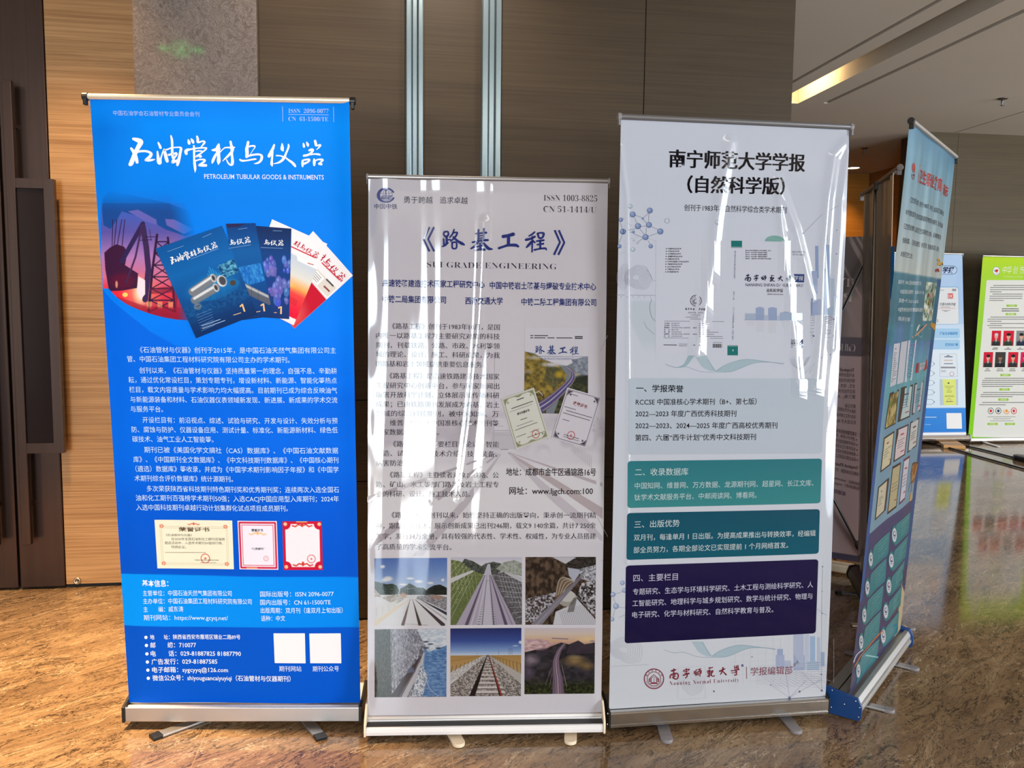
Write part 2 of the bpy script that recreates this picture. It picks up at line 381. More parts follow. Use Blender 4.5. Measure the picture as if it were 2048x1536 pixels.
class Ink:
    """flat printed shapes (lettering, line art) gathered into one mesh"""
    def __init__(s, panel): s.p = panel; s.co = []; s.f = []; s.c = []; s.n = 0
    def add(s, uv, faces, col, layer):
        s.co.append(s.p.co(uv, layer)); s.f += [tuple(i+s.n for i in f) for f in faces]; s.n += len(uv)
        c = np.asarray(col, float); c = np.tile(c, (len(uv), 1)) if c.ndim == 1 else c
        s.c.append(lin(c)*s.p.k)
    def poly(s, pts, col, layer=2):
        uv = s.p.uv(pts); s.add(uv, [tuple(range(len(pts)))], col, layer)
    def text(s, t, x0, y0, x1, y1, em, col, off=0.0, song=(), layer=3, space=1.0, shear=0.0, mirror=False, vm=0.36):
        V, Fc = text_geo(t, off, space, shear)
        if not len(V): return
        a, b = s.p.uv([(x0, y0), (x1, y1)]); mx, my = (x0+x1)/2, (y0+y1)/2
        e = s.p.uv([(mx, my-em/2), (mx, my+em/2)]); ev = e[0, 1]-e[1, 1]
        lo, hi = V[:, 0].min(), V[:, 0].max(); tt = (V[:, 0:1]-lo)/(hi-lo)
        if mirror: tt = 1-tt
        uv = a+tt*(b-a)+np.c_[np.zeros(len(V)), (V[:, 1]-vm)*ev]
        for sh in (song or (0.0,)):
            s.add(uv+np.array([sh*ev, 0]), Fc, col, layer)
    def vtext(s, t, x0, y0, x1, y1, em, col, off=0.0, layer=3):
        for i, ch in enumerate(t):
            f = (i+0.5)/len(t); x, y = x0+(x1-x0)*f, y0+(y1-y0)*f
            s.text(ch, x-em*0.45, y, x+em*0.45, y, em, col, off, layer=layer)
    def line(s, pts, w, col, layer=2, closed=False):
        P = np.asarray(pts, float)
        if closed: P = np.vstack([P, P[:1]])
        s.ribbon(P, np.full(len(P), w), col, layer)
    def ribbon(s, P, w, col, layer):
        d = np.gradient(P, axis=0); d /= np.maximum(np.linalg.norm(d, axis=1, keepdims=True), 1e-9)
        n = np.c_[-d[:, 1], d[:, 0]]; L = P+n*w[:, None]/2; Rr = P-n*w[:, None]/2; k = len(P)
        s.add(s.p.uv(np.vstack([L, Rr])), [(i, i+1, k+i+1, k+i) for i in range(k-1)], col, layer)
    def stroke(s, pts, col, layer=4, sub=5):
        """brush stroke: (x, y, width) knots, smoothed"""
        K = np.asarray(pts, float)
        if len(K) > 2:
            E = np.vstack([2*K[0]-K[1], K, 2*K[-1]-K[-2]]); out = []
            for i in range(1, len(E)-2):
                p0, p1, p2, p3 = E[i-1:i+3]
                for t in np.arange(sub)/sub:
                    out.append(0.5*((2*p1)+(p2-p0)*t+(2*p0-5*p1+4*p2-p3)*t*t+(3*p1-p0-3*p2+p3)*t**3))
            K = np.vstack(out+[K[-1]])
        w = np.maximum(K[:, 2], 0.05); s.ribbon(K[:, :2], w, col, layer)
        for e in (0, -1):
            s.disc(K[e, 0], K[e, 1], w[e]/2, w[e]/2, col, layer, 10)
    def callig(s, key, col, fn=None, layer=4, wk=1.0):
        for ox, oy, sc, strokes in CALLIG[key]:
            for st in strokes:
                K = np.array(st, float); K[:, 0] = ox+K[:, 0]/sc; K[:, 1] = oy+K[:, 1]/sc; K[:, 2] = K[:, 2]/sc*wk
                if fn: K = fn(K)
                s.stroke(K, col, layer)
    def disc(s, cx, cy, rx, ry, col, layer=3, n=20):
        a = np.arange(n)*2*math.pi/n; s.poly(np.c_[cx+rx*np.cos(a), cy+ry*np.sin(a)], col, layer)
    def ball(s, cx, cy, r, edge, mid, layer=3, n=18):
        s.disc(cx, cy, r, r, edge, layer, n); s.disc(cx-r*0.08, cy-r*0.08, r*0.8, r*0.8, mid, layer+0.4, n)
        s.disc(cx-r*0.25, cy-r*0.3, r*0.4, r*0.38, np.minimum(np.asarray(mid)+26, 255), layer+0.8, n)
    def ring(s, cx, cy, rx, ry, w, col, layer=3, n=28, a0=0, a1=360):
        a = np.radians(np.linspace(a0, a1, n)); s.line(np.c_[cx+rx*np.cos(a), cy+ry*np.sin(a)], w, col, layer)
    def rquad(s, q, r, col, layer=1, col2=None, nx=24, ny=24):
        """rounded quad TL TR BR BL, gridded so that it follows the sheet; optional second colour at the bottom"""
        TL, TR, BR, BL = [np.array(p, float) for p in q]
        w = np.linalg.norm(TR-TL); h = np.linalg.norm(BL-TL); rx, ry = r/w, r/h
        tv = np.unique(np.r_[np.linspace(0, ry, 7), np.linspace(ry, 1-ry, ny), np.linspace(1-ry, 1, 7)])
        P = []; C = []
        for t in tv:
            e = max(0.0, (ry-t)/ry, (t-1+ry)/ry); ins = rx*(1-math.sqrt(max(0, 1-e*e)))
            for q_ in np.linspace(ins, 1-ins, nx):
                P.append((TL+(TR-TL)*q_)*(1-t)+(BL+(BR-BL)*q_)*t)
                C.append(np.asarray(col, float) if col2 is None else np.asarray(col, float)*(1-t)+np.asarray(col2, float)*t)
        m = len(tv); s.add(s.p.uv(P), [(i*nx+j, (i+1)*nx+j, (i+1)*nx+j+1, i*nx+j+1) for i in range(m-1) for j in range(nx-1)], np.array(C), layer)
    def build(s, name, mat, parent):
        return mesh_from(name, np.vstack(s.co), s.f, np.vstack(s.c), mat, parent, False)

class Pic:
    """a small printed picture, drawn in its own units and laid out as a fine grid with printed colours"""
    def __init__(s, w, h, W_=100.0, H_=None, bg=(255, 255, 255), ox=0.0, oy=0.0):
        s.w, s.h = w, h; H_ = H_ if H_ is not None else W_*h/w
        s.X, s.Y = np.meshgrid(ox+np.linspace(0, W_, w), oy+np.linspace(0, H_, h)); s.u = W_/w
        s.a = np.tile(np.array(bg, float), (h, w, 1))
    def put(s, m, col):
        m = np.clip(m, 0, 1)[..., None]; s.a = s.a*(1-m)+np.asarray(col, float)*m
    def vgrad(s, stops, mask=None):
        ys = [p for p, _ in stops]; c = np.stack([np.interp(s.Y, ys, [q[i] for _, q in stops]) for i in range(3)], -1)
        s.put(np.ones_like(s.X) if mask is None else mask, c)
    def inside(s, pts, soft=None):
        P = np.asarray(pts, float); acc = np.zeros_like(s.X)
        for dx in (-0.25, 0.25):
            for dy in (-0.25, 0.25):
                x, y = s.X+dx*s.u, s.Y+dy*s.u; ins = np.zeros(x.shape, bool); j = len(P)-1
                for i in range(len(P)):
                    (xi, yi), (xj, yj) = P[i], P[j]
                    if yi != yj: ins ^= ((yi > y) != (yj > y)) & (x < (xj-xi)*(y-yi)/(yj-yi)+xi)
                    j = i
                acc += ins*0.25
        return acc
    def poly(s, pts, col, a=1.0): s.put(s.inside(pts)*a, col)
    def line(s, pts, w, col, a=1.0, w1=None):
        P = np.asarray(pts, float); best = np.zeros_like(s.X)
        for i, (p, q) in enumerate(zip(P, P[1:])):
            d = q-p; L = max(d@d, 1e-9); t = np.clip(((s.X-p[0])*d[0]+(s.Y-p[1])*d[1])/L, 0, 1)
            ww = w if w1 is None else w+(w1-w)*(i+t)/(len(P)-1)
            best = np.maximum(best, np.clip((ww/2-np.hypot(s.X-p[0]-t*d[0], s.Y-p[1]-t*d[1]))/s.u+0.5, 0, 1))
        s.put(best*a, col)
    def ell(s, cx, cy, rx, ry, col, a=1.0, soft=0.0):
        r = np.hypot((s.X-cx)/rx, (s.Y-cy)/ry)
        s.put((np.clip((1-r)/soft, 0, 1) if soft else np.clip((1-r)*min(rx, ry)/s.u+0.5, 0, 1))*a, col)
    def noise(s, sx, sy, seed, octv=3):
        g = np.random.RandomState(seed); out = 0; amp = 0
        for o in range(octv):
            fx, fy = sx/2**o, sy/2**o; x, y = s.X/fx+1000, s.Y/fy+1000; xi, yi = np.floor(x).astype(int), np.floor(y).astype(int); tx, ty = x-xi, y-yi
            T = g.rand(64, 64); tx, ty = tx*tx*(3-2*tx), ty*ty*(3-2*ty)
            n = (T[yi % 64, xi % 64]*(1-tx)+T[yi % 64, (xi+1) % 64]*tx)*(1-ty)+(T[(yi+1) % 64, xi % 64]*(1-tx)+T[(yi+1) % 64, (xi+1) % 64]*tx)*ty
            out = out+n/2**o; amp += 1/2**o
        return out/amp
    def speckle(s, mask, c0, c1, sx, sy, seed, octv=3, a=1.0, con=2.0):
        n = np.clip((s.noise(sx, sy, seed, octv)-0.5)*con+0.5, 0, 1)[..., None]; s.put(mask*a, np.asarray(c0, float)*(1-n)+np.asarray(c1, float)*n)
    def build(s, name, panel, quad, mat, parent, layer=2):
        TL, TR, BR, BL = [np.array(p, float) for p in quad]
        t, v = np.meshgrid(np.linspace(0, 1, s.w), np.linspace(0, 1, s.h)); t, v = t[..., None], v[..., None]
        P = ((TL+(TR-TL)*t)*(1-v)+(BL+(BR-BL)*t)*v).reshape(-1, 2)
        return grid_mesh(name, panel.co(panel.uv(P), layer), s.w, s.h, lin(np.clip(s.a.reshape(-1, 3), 0, 255))*panel.k, mat, parent)

# brush lettering, traced stroke by stroke: (origin x, origin y, scale, strokes of (x, y, width))
CALLIG = {
 'petroleum': [
  (250, 270, 20.48, [
   [(330,140,110),(520,200,180),(640,270,200),(560,420,190),(480,560,170),(400,720,180),(320,920,180),(240,1120,190),(200,1170,160)],
   [(240,530,100),(330,660,130),(420,850,150),(480,1080,130)],
   [(480,660,110),(640,640,90),(850,640,90),(1000,690,100),(1060,760,130),(1010,860,130),(880,960,110),(830,1000,100)],
   [(830,1000,90),(960,1010,100),(1100,995,80),(1220,975,25)],
   [(1360,300,70),(1410,400,95),(1450,500,110)],
   [(1325,660,70),(1345,850,110),(1380,1060,170),(1430,1100,150),(1460,950,70),(1540,700,60),(1610,580,90)],
   [(1620,600,90),(1650,760,130),(1700,950,140),(1730,1040,130)],
   [(1640,600,60),(1770,560,60),(1900,505,60)],
   [(1890,20,60),(1930,200,100),(1940,450,100),(1940,700,110),(1960,900,100)],
   [(1740,800,80),(1850,780,80),(1960,740,80)]]),
  (340, 270, 20.48, [
   [(150,495,50),(400,490,60),(460,540,110),(430,700,110),(390,900,120),(340,1080,140),(310,1200,100)],
   [(110,780,80),(250,720,80),(280,780,80),(180,920,80),(110,1080,130)], [(110,1080,130),(200,1060,110),(320,1010,100)],
   [(760,190,60),(790,280,130),(800,330,110)], [(890,160,70),(940,240,120),(965,300,90)],
   [(1120,50,80),(1150,160,100),(1150,270,100),(1230,275,70),(1330,240,60),(1400,250,80),(1420,300,90),(1340,410,60),(1270,490,50)],
   [(680,740,120),(660,650,130),(740,590,110),(850,570,70),(1000,540,60),(1200,515,60),(1480,510,60),(1480,560,70),(1380,650,60),(1230,760,60),(1060,850,50)],
   [(990,430,70),(1000,600,90),(1000,900,80),(1020,1150,110),(1040,1350,100),(1040,1500,20)],
   [(1050,650,50),(1200,630,60),(1330,650,60)], [(1060,860,70),(1200,830,80),(1290,850,70),(1230,900,40)],
   [(1070,1030,60),(1230,980,60),(1420,990,70),(1420,1050,90),(1300,1140,70),(1200,1210,90)], [(1200,1210,90),(1350,1215,110),(1480,1215,110)]]),
  (400, 270, 20.48, [
   [(500,600,60),(600,590,110),(730,540,120),(830,550,60)], [(770,370,90),(740,500,170),(740,650,170),(770,850,130),(770,1050,150),(755,1170,40)],
   [(690,720,90),(600,880,110),(530,1040,110),(505,1130,40)],
   [(800,700,60),(900,600,40),(1020,500,50),(1150,490,60),(1300,490,90),(1420,480,40)],
   [(1250,260,100),(1280,400,100),(1320,550,150),(1300,700,100),(1320,900,100),(1330,1050,120),(1310,1170,110),(1220,1180,70),(1140,1090,60),(1090,980,40)],
   [(1270,700,110),(1150,830,90),(1020,950,60),(925,1045,15)]]),
  (470, 270, 20.48, [
   [(530,270,110),(510,400,110),(480,550,140),(490,720,140),(470,860,110)],
   [(560,450,70),(680,420,70),(800,430,70),(800,490,40),(700,640,25),(620,770,25)],
   [(480,850,100),(640,800,80),(850,765,80),(1010,770,80),(1090,830,100),(1080,950,110),(1010,1060,90),(900,1120,70),(780,1140,20)],
   [(200,980,70),(280,1020,80),(450,1015,65),(650,980,65),(800,955,70),(860,955,50)],
   [(1600,380,80),(1550,520,110),(1460,700,130),(1390,830,130)], [(1530,640,90),(1525,800,80),(1505,1000,90),(1500,1150,110),(1520,1230,50)],
   [(1925,320,40),(1930,430,110),(1930,540,140),(1960,600,80)]]),
  (560, 270, 20.48, [
   [(340,360,60),(350,430,80),(310,560,80),(240,720,80),(190,850,100),(110,970,110),(0,1060,90),(-120,1110,60),(-260,1140,30)],
   [(-150,810,60),(0,815,50),(100,850,70),(220,890,60),(350,990,80),(480,1080,100),(580,1180,110),(620,1240,80)],
   [(950,310,50),(970,400,100),(975,450,80)], [(1090,270,60),(1130,360,110),(1140,420,60)],
   [(1430,210,100),(1460,330,110),(1470,400,70),(1580,380,70),(1650,380,80),(1600,460,60),(1490,560,25)],
   [(1190,590,80),(1280,560,100),(1340,580,100),(1280,680,90),(1150,770,90),(970,810,90)], [(1200,770,60),(1400,740,60),(1560,750,80),(1630,770,70)],
   [(920,1010,80),(920,1130,110),(920,1240,70)], [(950,990,70),(1100,960,70),(1200,970,80),(1150,1050,80),(1000,1130,90)],
   [(1390,940,60),(1400,1060,120),(1395,1190,80)], [(1430,1010,60),(1570,960,60),(1720,970,90),(1740,1010,70),(1620,1100,60),(1580,1140,60),(1690,1150,100)]])],
 'subgrade': [
  (840, 450, 12.8, [
   [(635,190,50),(720,185,45),(730,270,50),(660,310,55),(615,250,45),(625,195,45)], [(690,310,60),(690,480,60)], [(612,370,45),(620,510,50)], [(575,570,30),(640,535,60),(720,470,50)], [(700,400,40),(780,385,40)],
   [(880,130,40),(840,240,45),(770,330,35)], [(850,215,40),(960,205,45),(900,330,50),(790,430,35)], [(860,320,50),(970,420,60),(1080,485,80),(1140,515,40)],
   [(830,460,45),(840,605,45),(935,600,45),(935,460,45),(830,460,45)],
   [(1640,110,55),(1630,390,55)], [(1505,130,50),(1500,400,50)], [(1440,225,45),(1570,215,50),(1700,205,55)], [(1520,285,35),(1610,278,35)], [(1520,345,35),(1610,338,35)],
   [(1350,450,45),(1550,405,60),(1740,395,60)], [(1500,440,50),(1420,540,60),(1310,610,40)], [(1600,440,60),(1680,530,70),(1760,610,80),(1850,625,40)],
   [(1545,480,50),(1548,640,55)], [(1460,565,40),(1620,530,50)], [(1420,655,40),(1550,630,60),(1660,640,60)]]),
  (980, 450, 12.8, [
   [(345,300,90),(470,275,80),(600,240,95)], [(480,300,85),(475,520,80)], [(235,600,65),(350,560,60),(470,525,70),(650,520,80),(725,550,60)],
   [(1150,180,40),(1080,240,50),(1000,285,35)], [(930,380,70),(1050,350,60),(1150,300,60)], [(1085,300,40),(1085,500,45),(1080,690,40)], [(1070,430,60),(1000,510,70),(940,575,40)], [(1100,400,50),(1150,450,45)],
   [(1225,220,55),(1260,325,55),(1340,325,50),(1380,220,60),(1300,200,45),(1230,215,45)], [(1200,415,45),(1290,400,50),(1380,390,50)], [(1215,505,45),(1370,480,50)], [(1290,400,55),(1290,600,55)], [(1140,640,50),(1280,610,45),(1420,600,55),(1450,640,30)]])],
 'university': [
  (1330, 1320, 12.8, [
   [(190,310,40),(290,280,30)], [(245,262,30),(240,350,30)], [(150,490,30),(162,420,30),(230,380,25),(320,370,30),(355,420,35),(340,490,30),(290,515,30),(220,490,20)], [(200,425,22),(290,395,22)], [(205,470,22),(290,440,22)], [(250,385,25),(245,500,25)],
   [(555,250,25),(560,280,25)], [(490,312,28),(510,290,20),(630,265,25),(610,292,20)], [(510,332,20),(600,312,20)], [(520,378,20),(620,360,20)], [(560,300,22),(560,385,22)], [(480,420,30),(560,395,25),(630,375,28)], [(580,390,28),(575,450,28),(535,490,22)],
   [(760,320,25),(765,385,25)], [(820,275,25),(790,322,20),(800,420,28)], [(815,330,20),(830,400,25)], [(860,275,25),(920,255,25)], [(852,325,22),(860,415,22)], [(850,322,20),(930,300,28),(925,370,28)], [(900,270,22),(900,440,22)],
   [(1120,240,20),(1150,215,20)], [(1150,240,22),(1220,215,22)], [(1090,310,28),(1160,300,28)], [(1140,270,25),(1130,460,28)], [(1090,342,22),(1170,332,25)], [(1100,380,22),(1180,370,22)], [(1090,440,28),(1190,400,26)], [(1190,310,22),(1230,300,24),(1215,350,22)], [(1195,310,22),(1190,410,28),(1220,440,24),(1270,430,24)],
   [(1400,312,38),(1470,280,30),(1530,250,28)], [(1480,222,32),(1470,300,34),(1420,392,22)], [(1490,325,25),(1560,398,36)],
   [(1770,180,22),(1790,270,22)], [(1820,168,22),(1830,260,22)], [(1860,160,22),(1865,250,26)], [(1780,222,18),(1860,200,18)], [(1690,300,28),(1780,290,22),(1890,265,26)], [(1800,315,22),(1830,310,22),(1812,350,22),(1830,382,26),(1800,410,26),(1770,400,22)], [(1690,355,15),(1840,335,18)]])],
}
def remap(x0, y0, x1, y1, X0, Y0, X1, Y1, vs=1.0):
    """map a lettering baseline (x0,y0)-(x1,y1) to (X0,Y0)-(X1,Y1)"""
    a, A = np.array([x1-x0, y1-y0]), np.array([X1-X0, Y1-Y0]); k = np.hypot(*A)/np.hypot(*a); r = math.atan2(A[1], A[0])-math.atan2(a[1], a[0]); c, s_ = math.cos(r)*k, math.sin(r)*k
    def f(K):
        K = K.copy(); x, y = K[:, 0]-x0, (K[:, 1]-y0)*vs; K[:, 0], K[:, 1] = X0+c*x-s_*y, Y0+s_*x+c*y; K[:, 2] *= k; return K
    return f

# ------------------------------------------------------------------ banner stands
def ext_poly(path, n=7):
    K = np.asarray(path, float); E = np.vstack([2*K[0]-K[1], K, 2*K[-1]-K[-2]]); out = []
    for i in range(1, len(E)-2):
        p0, p1, p2, p3 = E[i-1:i+3]
        for t in np.arange(n)/n: out.append(0.5*((2*p1)+(p2-p0)*t+(2*p0-5*p1+4*p2-p3)*t*t+(3*p1-p0-3*p2+p3)*t**3))
    return np.vstack(out+[K[-1]])
def sheet(panel, nx, ny, fn, mat, root, z0, lean, name='printed_sheet'):
    """fn(px, py, u, v) -> printed colour (0-255) of the sheet itself"""
    v, t = np.meshgrid(np.linspace(panel.h, 0, ny), np.linspace(-0.5, 0.5, nx), indexing='ij')
    f = v/panel.h; u = t*panel.w+panel.shift[0]*(1-f)+panel.shift[1]*f
    uv = np.c_[u.ravel(), v.ravel()]; p = panel.px(uv)
    c = fn(p[:, 0], p[:, 1], uv[:, 0], uv[:, 1])
    o = grid_mesh(name, panel.co(uv, 0), nx, ny, lin(np.clip(c, 0, 255))*panel.k, mat, root)
    o.location = (0, 0, z0); o.rotation_euler = (lean, 0, 0); return o
def stops(t, st):
    xs = [a for a, _ in st]; return np.stack([np.interp(t, xs, [c[i] for _, c in st]) for i in range(3)], -1)
def mixc(a, b, m):
    m = np.clip(m, 0, 1)[:, None]; return a*(1-m)+np.asarray(b, float)*m
def top_rail(root, w, z, y, mat, capmat, r=0.011, capl=0.018, shift=0.0):
    bm = bmesh.new(); a = np.radians(np.linspace(-60, 240, 14)); prism_x(bm, [(y+r*math.cos(t), z+r*0.95*math.sin(t)) for t in a], -w/2+shift, w/2+shift)
    o = obj('top_rail', bm, mat, root)
    for s in (-1, 1):
        bm = bmesh.new(); x = shift+s*w/2
        prism_x(bm, [(y+r*1.2*math.cos(t), z+r*1.2*math.sin(t)) for t in np.radians(np.arange(0, 360, 30))], min(x, x+s*capl), max(x, x+s*capl))
        box(bm, *sorted((x+s*0.004, x+s*capl*0.8)), y-r, y+r*0.6, z-r*2.6, z)
        obj('end_cap', bm, capmat, o, bevel=0.002)
    return o
def pole(root, z0, z1, y1, mat=None, x=0.0):
    bm = bmesh.new(); zm = (z0+z1)/2; ym = (0.035+y1+0.016)/2
    tube(bm, [(x, 0.035, z0), (x, ym, zm)], 0.008); tube(bm, [(x, ym, zm-0.02), (x, y1+0.016, z1)], 0.0065); return obj('support_pole', bm, mat or M_ALU, root, True)
def cassette(root, w, prof, mat, capprof, capmat, capt=0.008, bevel=0.002, name='base_cassette'):
    bm = bmesh.new(); prism_x(bm, prof, -w/2, w/2); o = obj(name, bm, mat, root, bevel=bevel)
    for s in (-1, 1):
        bm = bmesh.new(); x = s*w/2; prism_x(bm, capprof, min(x, x+s*capt), max(x, x+s*capt)); obj('end_plate', bm, capmat, o, bevel=0.0015)
    return o
def foot(root, p0, p1, w, mat, tip=None, rounded=True, h=0.008, tipl=0.03):
    """flat swing-out foot from under the base (p0) to its tip (p1), world floor points"""
    inv = Matrix.Translation(root.location)@Matrix.Rotation(root.rotation_euler.z, 4, 'Z'); inv.invert()
    a, b = inv@Vector((*p0, 0)), inv@Vector((*p1, 0)); d = (b-a).normalized(); n = Vector((-d.y, d.x, 0)); e = b if not tip else b-d*tipl
    def outline(s, t, rnd):
        L = [s+n*w/2, s-n*w/2]
        if rnd:
            c = t-d*w/2; L += [c+(-n*math.cos(q)+d*math.sin(q))*w/2 for q in np.linspace(0, math.pi, 11)]
        else: L += [t-n*w/2, t+n*w/2]
        return [(p.x, p.y) for p in L]
    bm = bmesh.new(); prism_z(bm, outline(a, e, rounded and not tip), 0.002, 0.002+h); o = obj('foot', bm, mat, root, bevel=0.0015)
    if tip:
        bm = bmesh.new(); prism_z(bm, outline(e-d*0.004, b, rounded), 0.0, 0.004+h); obj('foot_cap', bm, tip, o, bevel=0.002)
    return o
def ridge(u, v, path, s, h):
    """a soft crease along a path of (u, v) points"""
    best = np.full(np.shape(u), 9.0)
    for (a, b), (c, d) in zip(path, path[1:]):
        du, dv = c-a, d-b; t = np.clip(((u-a)*du+(v-b)*dv)/(du*du+dv*dv), 0, 1); best = np.minimum(best, np.hypot(u-a-t*du, v-b-t*dv))
    return h*np.exp(-(best/s)**2)
def noise_uv(u, v, fx, fy, seed):
    g = np.random.RandomState(seed); T = g.rand(64, 64); x, y = u*fx+500, v*fy+500; xi, yi = np.floor(x).astype(int), np.floor(y).astype(int); a, b = x-xi, y-yi; a, b = a*a*(3-2*a), b*b*(3-2*b)
    return (T[yi % 64, xi % 64]*(1-a)+T[yi % 64, (xi+1) % 64]*a)*(1-b)+(T[(yi+1) % 64, xi % 64]*(1-a)+T[(yi+1) % 64, (xi+1) % 64]*a)*b

# ================================================================== 1: blue banner
Z0, LEAN, H1 = 0.08, 0.0685, 2.0118
B1 = empty('rollup_banner', (-0.5167, 2.8964, 0), -0.1151)
tag(B1, 'tall blue roll-up banner with white brush lettering, an oil pump photo and magazine covers', 'banner', 'roll-up banners in the foyer')
def d1(u, v):
    return 0.0035*np.sin(9*u+1.2*v)+0.010*np.exp(-((u-0.41)/0.045)**2)*np.clip(v/1.0, 0.2, 1)-0.006*np.exp(-((u+0.41)/0.05)**2)+0.0015*np.sin(23*u+2*v)*np.clip(v-1.2, 0, 1)
P1 = Panel(0.8, H1, [(177.1, 196.6), (699.8, 204), (254, 1402.6), (724.6, 1405.4)], 0.97, d1)
SW = np.array([(150, 520), (224, 600), (300, 660), (379, 702), (461, 732), (543, 748), (620, 751), (760, 738)], float)
def base1(x, y, u=None, v=None):
    c = stops(y, [(200, (0, 128, 240)), (250, (0, 140, 252)), (400, (0, 128, 240)), (640, (0, 126, 250)), (800, (0, 106, 236)), (1000, (0, 90, 216)), (1130, (0, 84, 206)), (1400, (0, 86, 204))])
    yc = np.interp(x, SW[:, 0], SW[:, 1]); c = mixc(c, (0, 104, 232), np.clip((y-yc)/3+0.5, 0, 1)*np.clip((1000-y)/120, 0, 1))
    yc2 = np.interp(x, [200, 330, 400, 520, 640, 720], [560, 640, 760, 800, 812, 790]); c = mixc(c, (0, 116, 246), np.clip((y-yc)/3+0.5, 0, 1)*np.clip((yc2-y)/40, 0, 1)*0.8)
    c = mixc(c, (0, 104, 212), np.clip((300-x)/90, 0, 1)*np.clip((420-y)/160, 0, 1)*np.clip((y-215)/40, 0, 1)*0.6)
    b0, b1 = np.interp(x, [247, 480, 721], [1143.5, 1148.5, 1151.5]), np.interp(x, [250, 330, 480, 721], [1247.5, 1250, 1251, 1252.5])
    band = stops(x, [(247, (0, 150, 252)), (720, (0, 132, 240))]); m = np.clip((y-b0)*0.7+0.5, 0, 1)*np.clip((b1-y)*0.7+0.5, 0, 1)
    return c*(1-m[:, None])+band*m[:, None]
S1 = sheet(P1, 300, 660, base1, PM_SATIN, B1, Z0, LEAN)
# pump photo: sunset sky, beam pump and lattice tower in silhouette
pc = Pic(230, 320, 700, 1010, ox=140, oy=-190)
base = base1(160+pc.X.ravel()/3.657, 420+pc.Y.ravel()/3.657).reshape(pc.a.shape); pc.a = base.copy()
sky = Pic(230, 320, 700, 1010, ox=140, oy=-190)
sky.vgrad([(-190, (0, 115, 220)), (-20, (60, 95, 190)), (150, (92, 84, 165)), (330, (176, 122, 184)), (480, (214, 110, 140)), (600, (226, 60, 80)), (760, (150, 30, 60))])
sky.ell(250, 620, 190, 150, (240, 40, 60), 0.9, 0.8); sky.ell(440, 590, 170, 150, (255, 150, 110), 0.9, 0.9); sky.ell(440, 590, 70, 110, (255, 240, 200), 1, 0.8)
dk = (52, 28, 62); mid = (30, 60, 130)
sky.poly([(165, 300), (210, 262), (260, 238), (318, 258), (340, 300), (322, 390), (418, 450), (412, 556), (300, 575), (200, 580), (172, 420)], (62, 26, 60))
sky.ell(300, 505, 120, 75, (120, 20, 50), 0.5, 0.5)
sky.poly([(150, -20), (160, -100), (210, -145), (345, -122), (640, -60), (860, 20), (860, 150), (770, 180), (620, 130), (560, 95), (400, 30), (300, 0), (265, 60), (215, 128), (160, 100)], (26, 74, 150))
sky.poly([(345, 0), (420, -12), (555, 60), (560, 100), (470, 70)], (100, 98, 180)); sky.poly([(620, 55), (690, 60), (830, 130), (760, 165), (630, 100)], (104, 100, 180))
for x0, x1 in ((232, 226), (262, 240), (300, 262), (322, 300)): sky.line([(x0, 60), (x1, 260)], 6, dk)
sky.line([(455, 90), (300, 360)], 34, (50, 36, 84)); sky.line([(445, 120), (400, 330), (330, 520)], 14, (70, 40, 80)); sky.line([(455, 110), (480, 260), (495, 420), (470, 640)], 42, (60, 40, 84))
sky.line([(560, 170), (525, 420), (495, 720)], 18, dk); sky.line([(640, 190), (670, 460), (690, 720)], 16, dk)
for i in range(6):
    y = 220+i*85; xl, xr = 555-i*10, 645+i*8
    sky.line([(xl, y), (xr, y)], 9, dk); sky.line([(xl, y), (xr+6, y+85)], 8, dk); sky.line([(xr, y), (xl-8, y+85)], 8, dk)
sky.line([(470, 185), (555, 185)], 5, dk); sky.line([(430, 210), (520, 205)], 5, dk); sky.line([(505, 130), (515, 210)], 4, dk)
sky.poly([(500, 560), (690, 540), (720, 560), (700, 720), (680, 720), (668, 590), (520, 600)], (110, 30, 60), 0.6)
sky.poly([(420, 470), (470, 500), (470, 600), (438, 640), (408, 580)], (255, 226, 236)); sky.ell(322, 605, 20, 16, (255, 214, 110)); sky.ell(258, 530, 9, 26, (255, 200, 150), 0.7)
for x in (480, 560, 640): sky.poly([(x, 655), (x+38, 655), (x+36, 705), (x+2, 705)], (255, 180, 120), 0.6)
sky.poly([(200, 600), (480, 690), (820, 700), (820, 800), (200, 800)], (150, 26, 50), 0.55)
lower = np.interp(pc.X, [195, 260, 330, 400, 500, 600, 700, 840], [560, 625, 672, 705, 742, 768, 785, 795])
m = np.clip((lower-pc.Y)/4+0.5, 0, 1)*np.clip((pc.Y+190)/190, 0, 1)**0.8*np.clip((860-pc.X-0.28*np.clip(180-pc.Y, 0, 400))/150, 0, 1)
m = m*np.where(pc.Y < -60, np.clip(m*1.1, 0, 1)*0.8, 1)
pc.a = pc.a*(1-m[..., None])+sky.a*m[..., None]
T1 = lambda x, y: (160+x/3.657, 420+y/3.657)
def q1(*p): return [T1(*a) for a in p]
pc.build('oil_pump_photo', P1, q1((195, -190), (840, -190), (840, 820), (195, 820)) if False else q1((140, -190), (840, -190), (840, 820), (140, 820)), PM_SATIN, S1, 1)
# the photo grid must not run past the sheet: trim what lies left of the sheet edge
o = S1.children[0]; bm = bmesh.new(); bm.from_mesh(o.data); bmesh.ops.delete(bm, geom=[v for v in bm.verts if v.co.x < -0.3985], context='VERTS'); bm.to_mesh(o.data); bm.free()
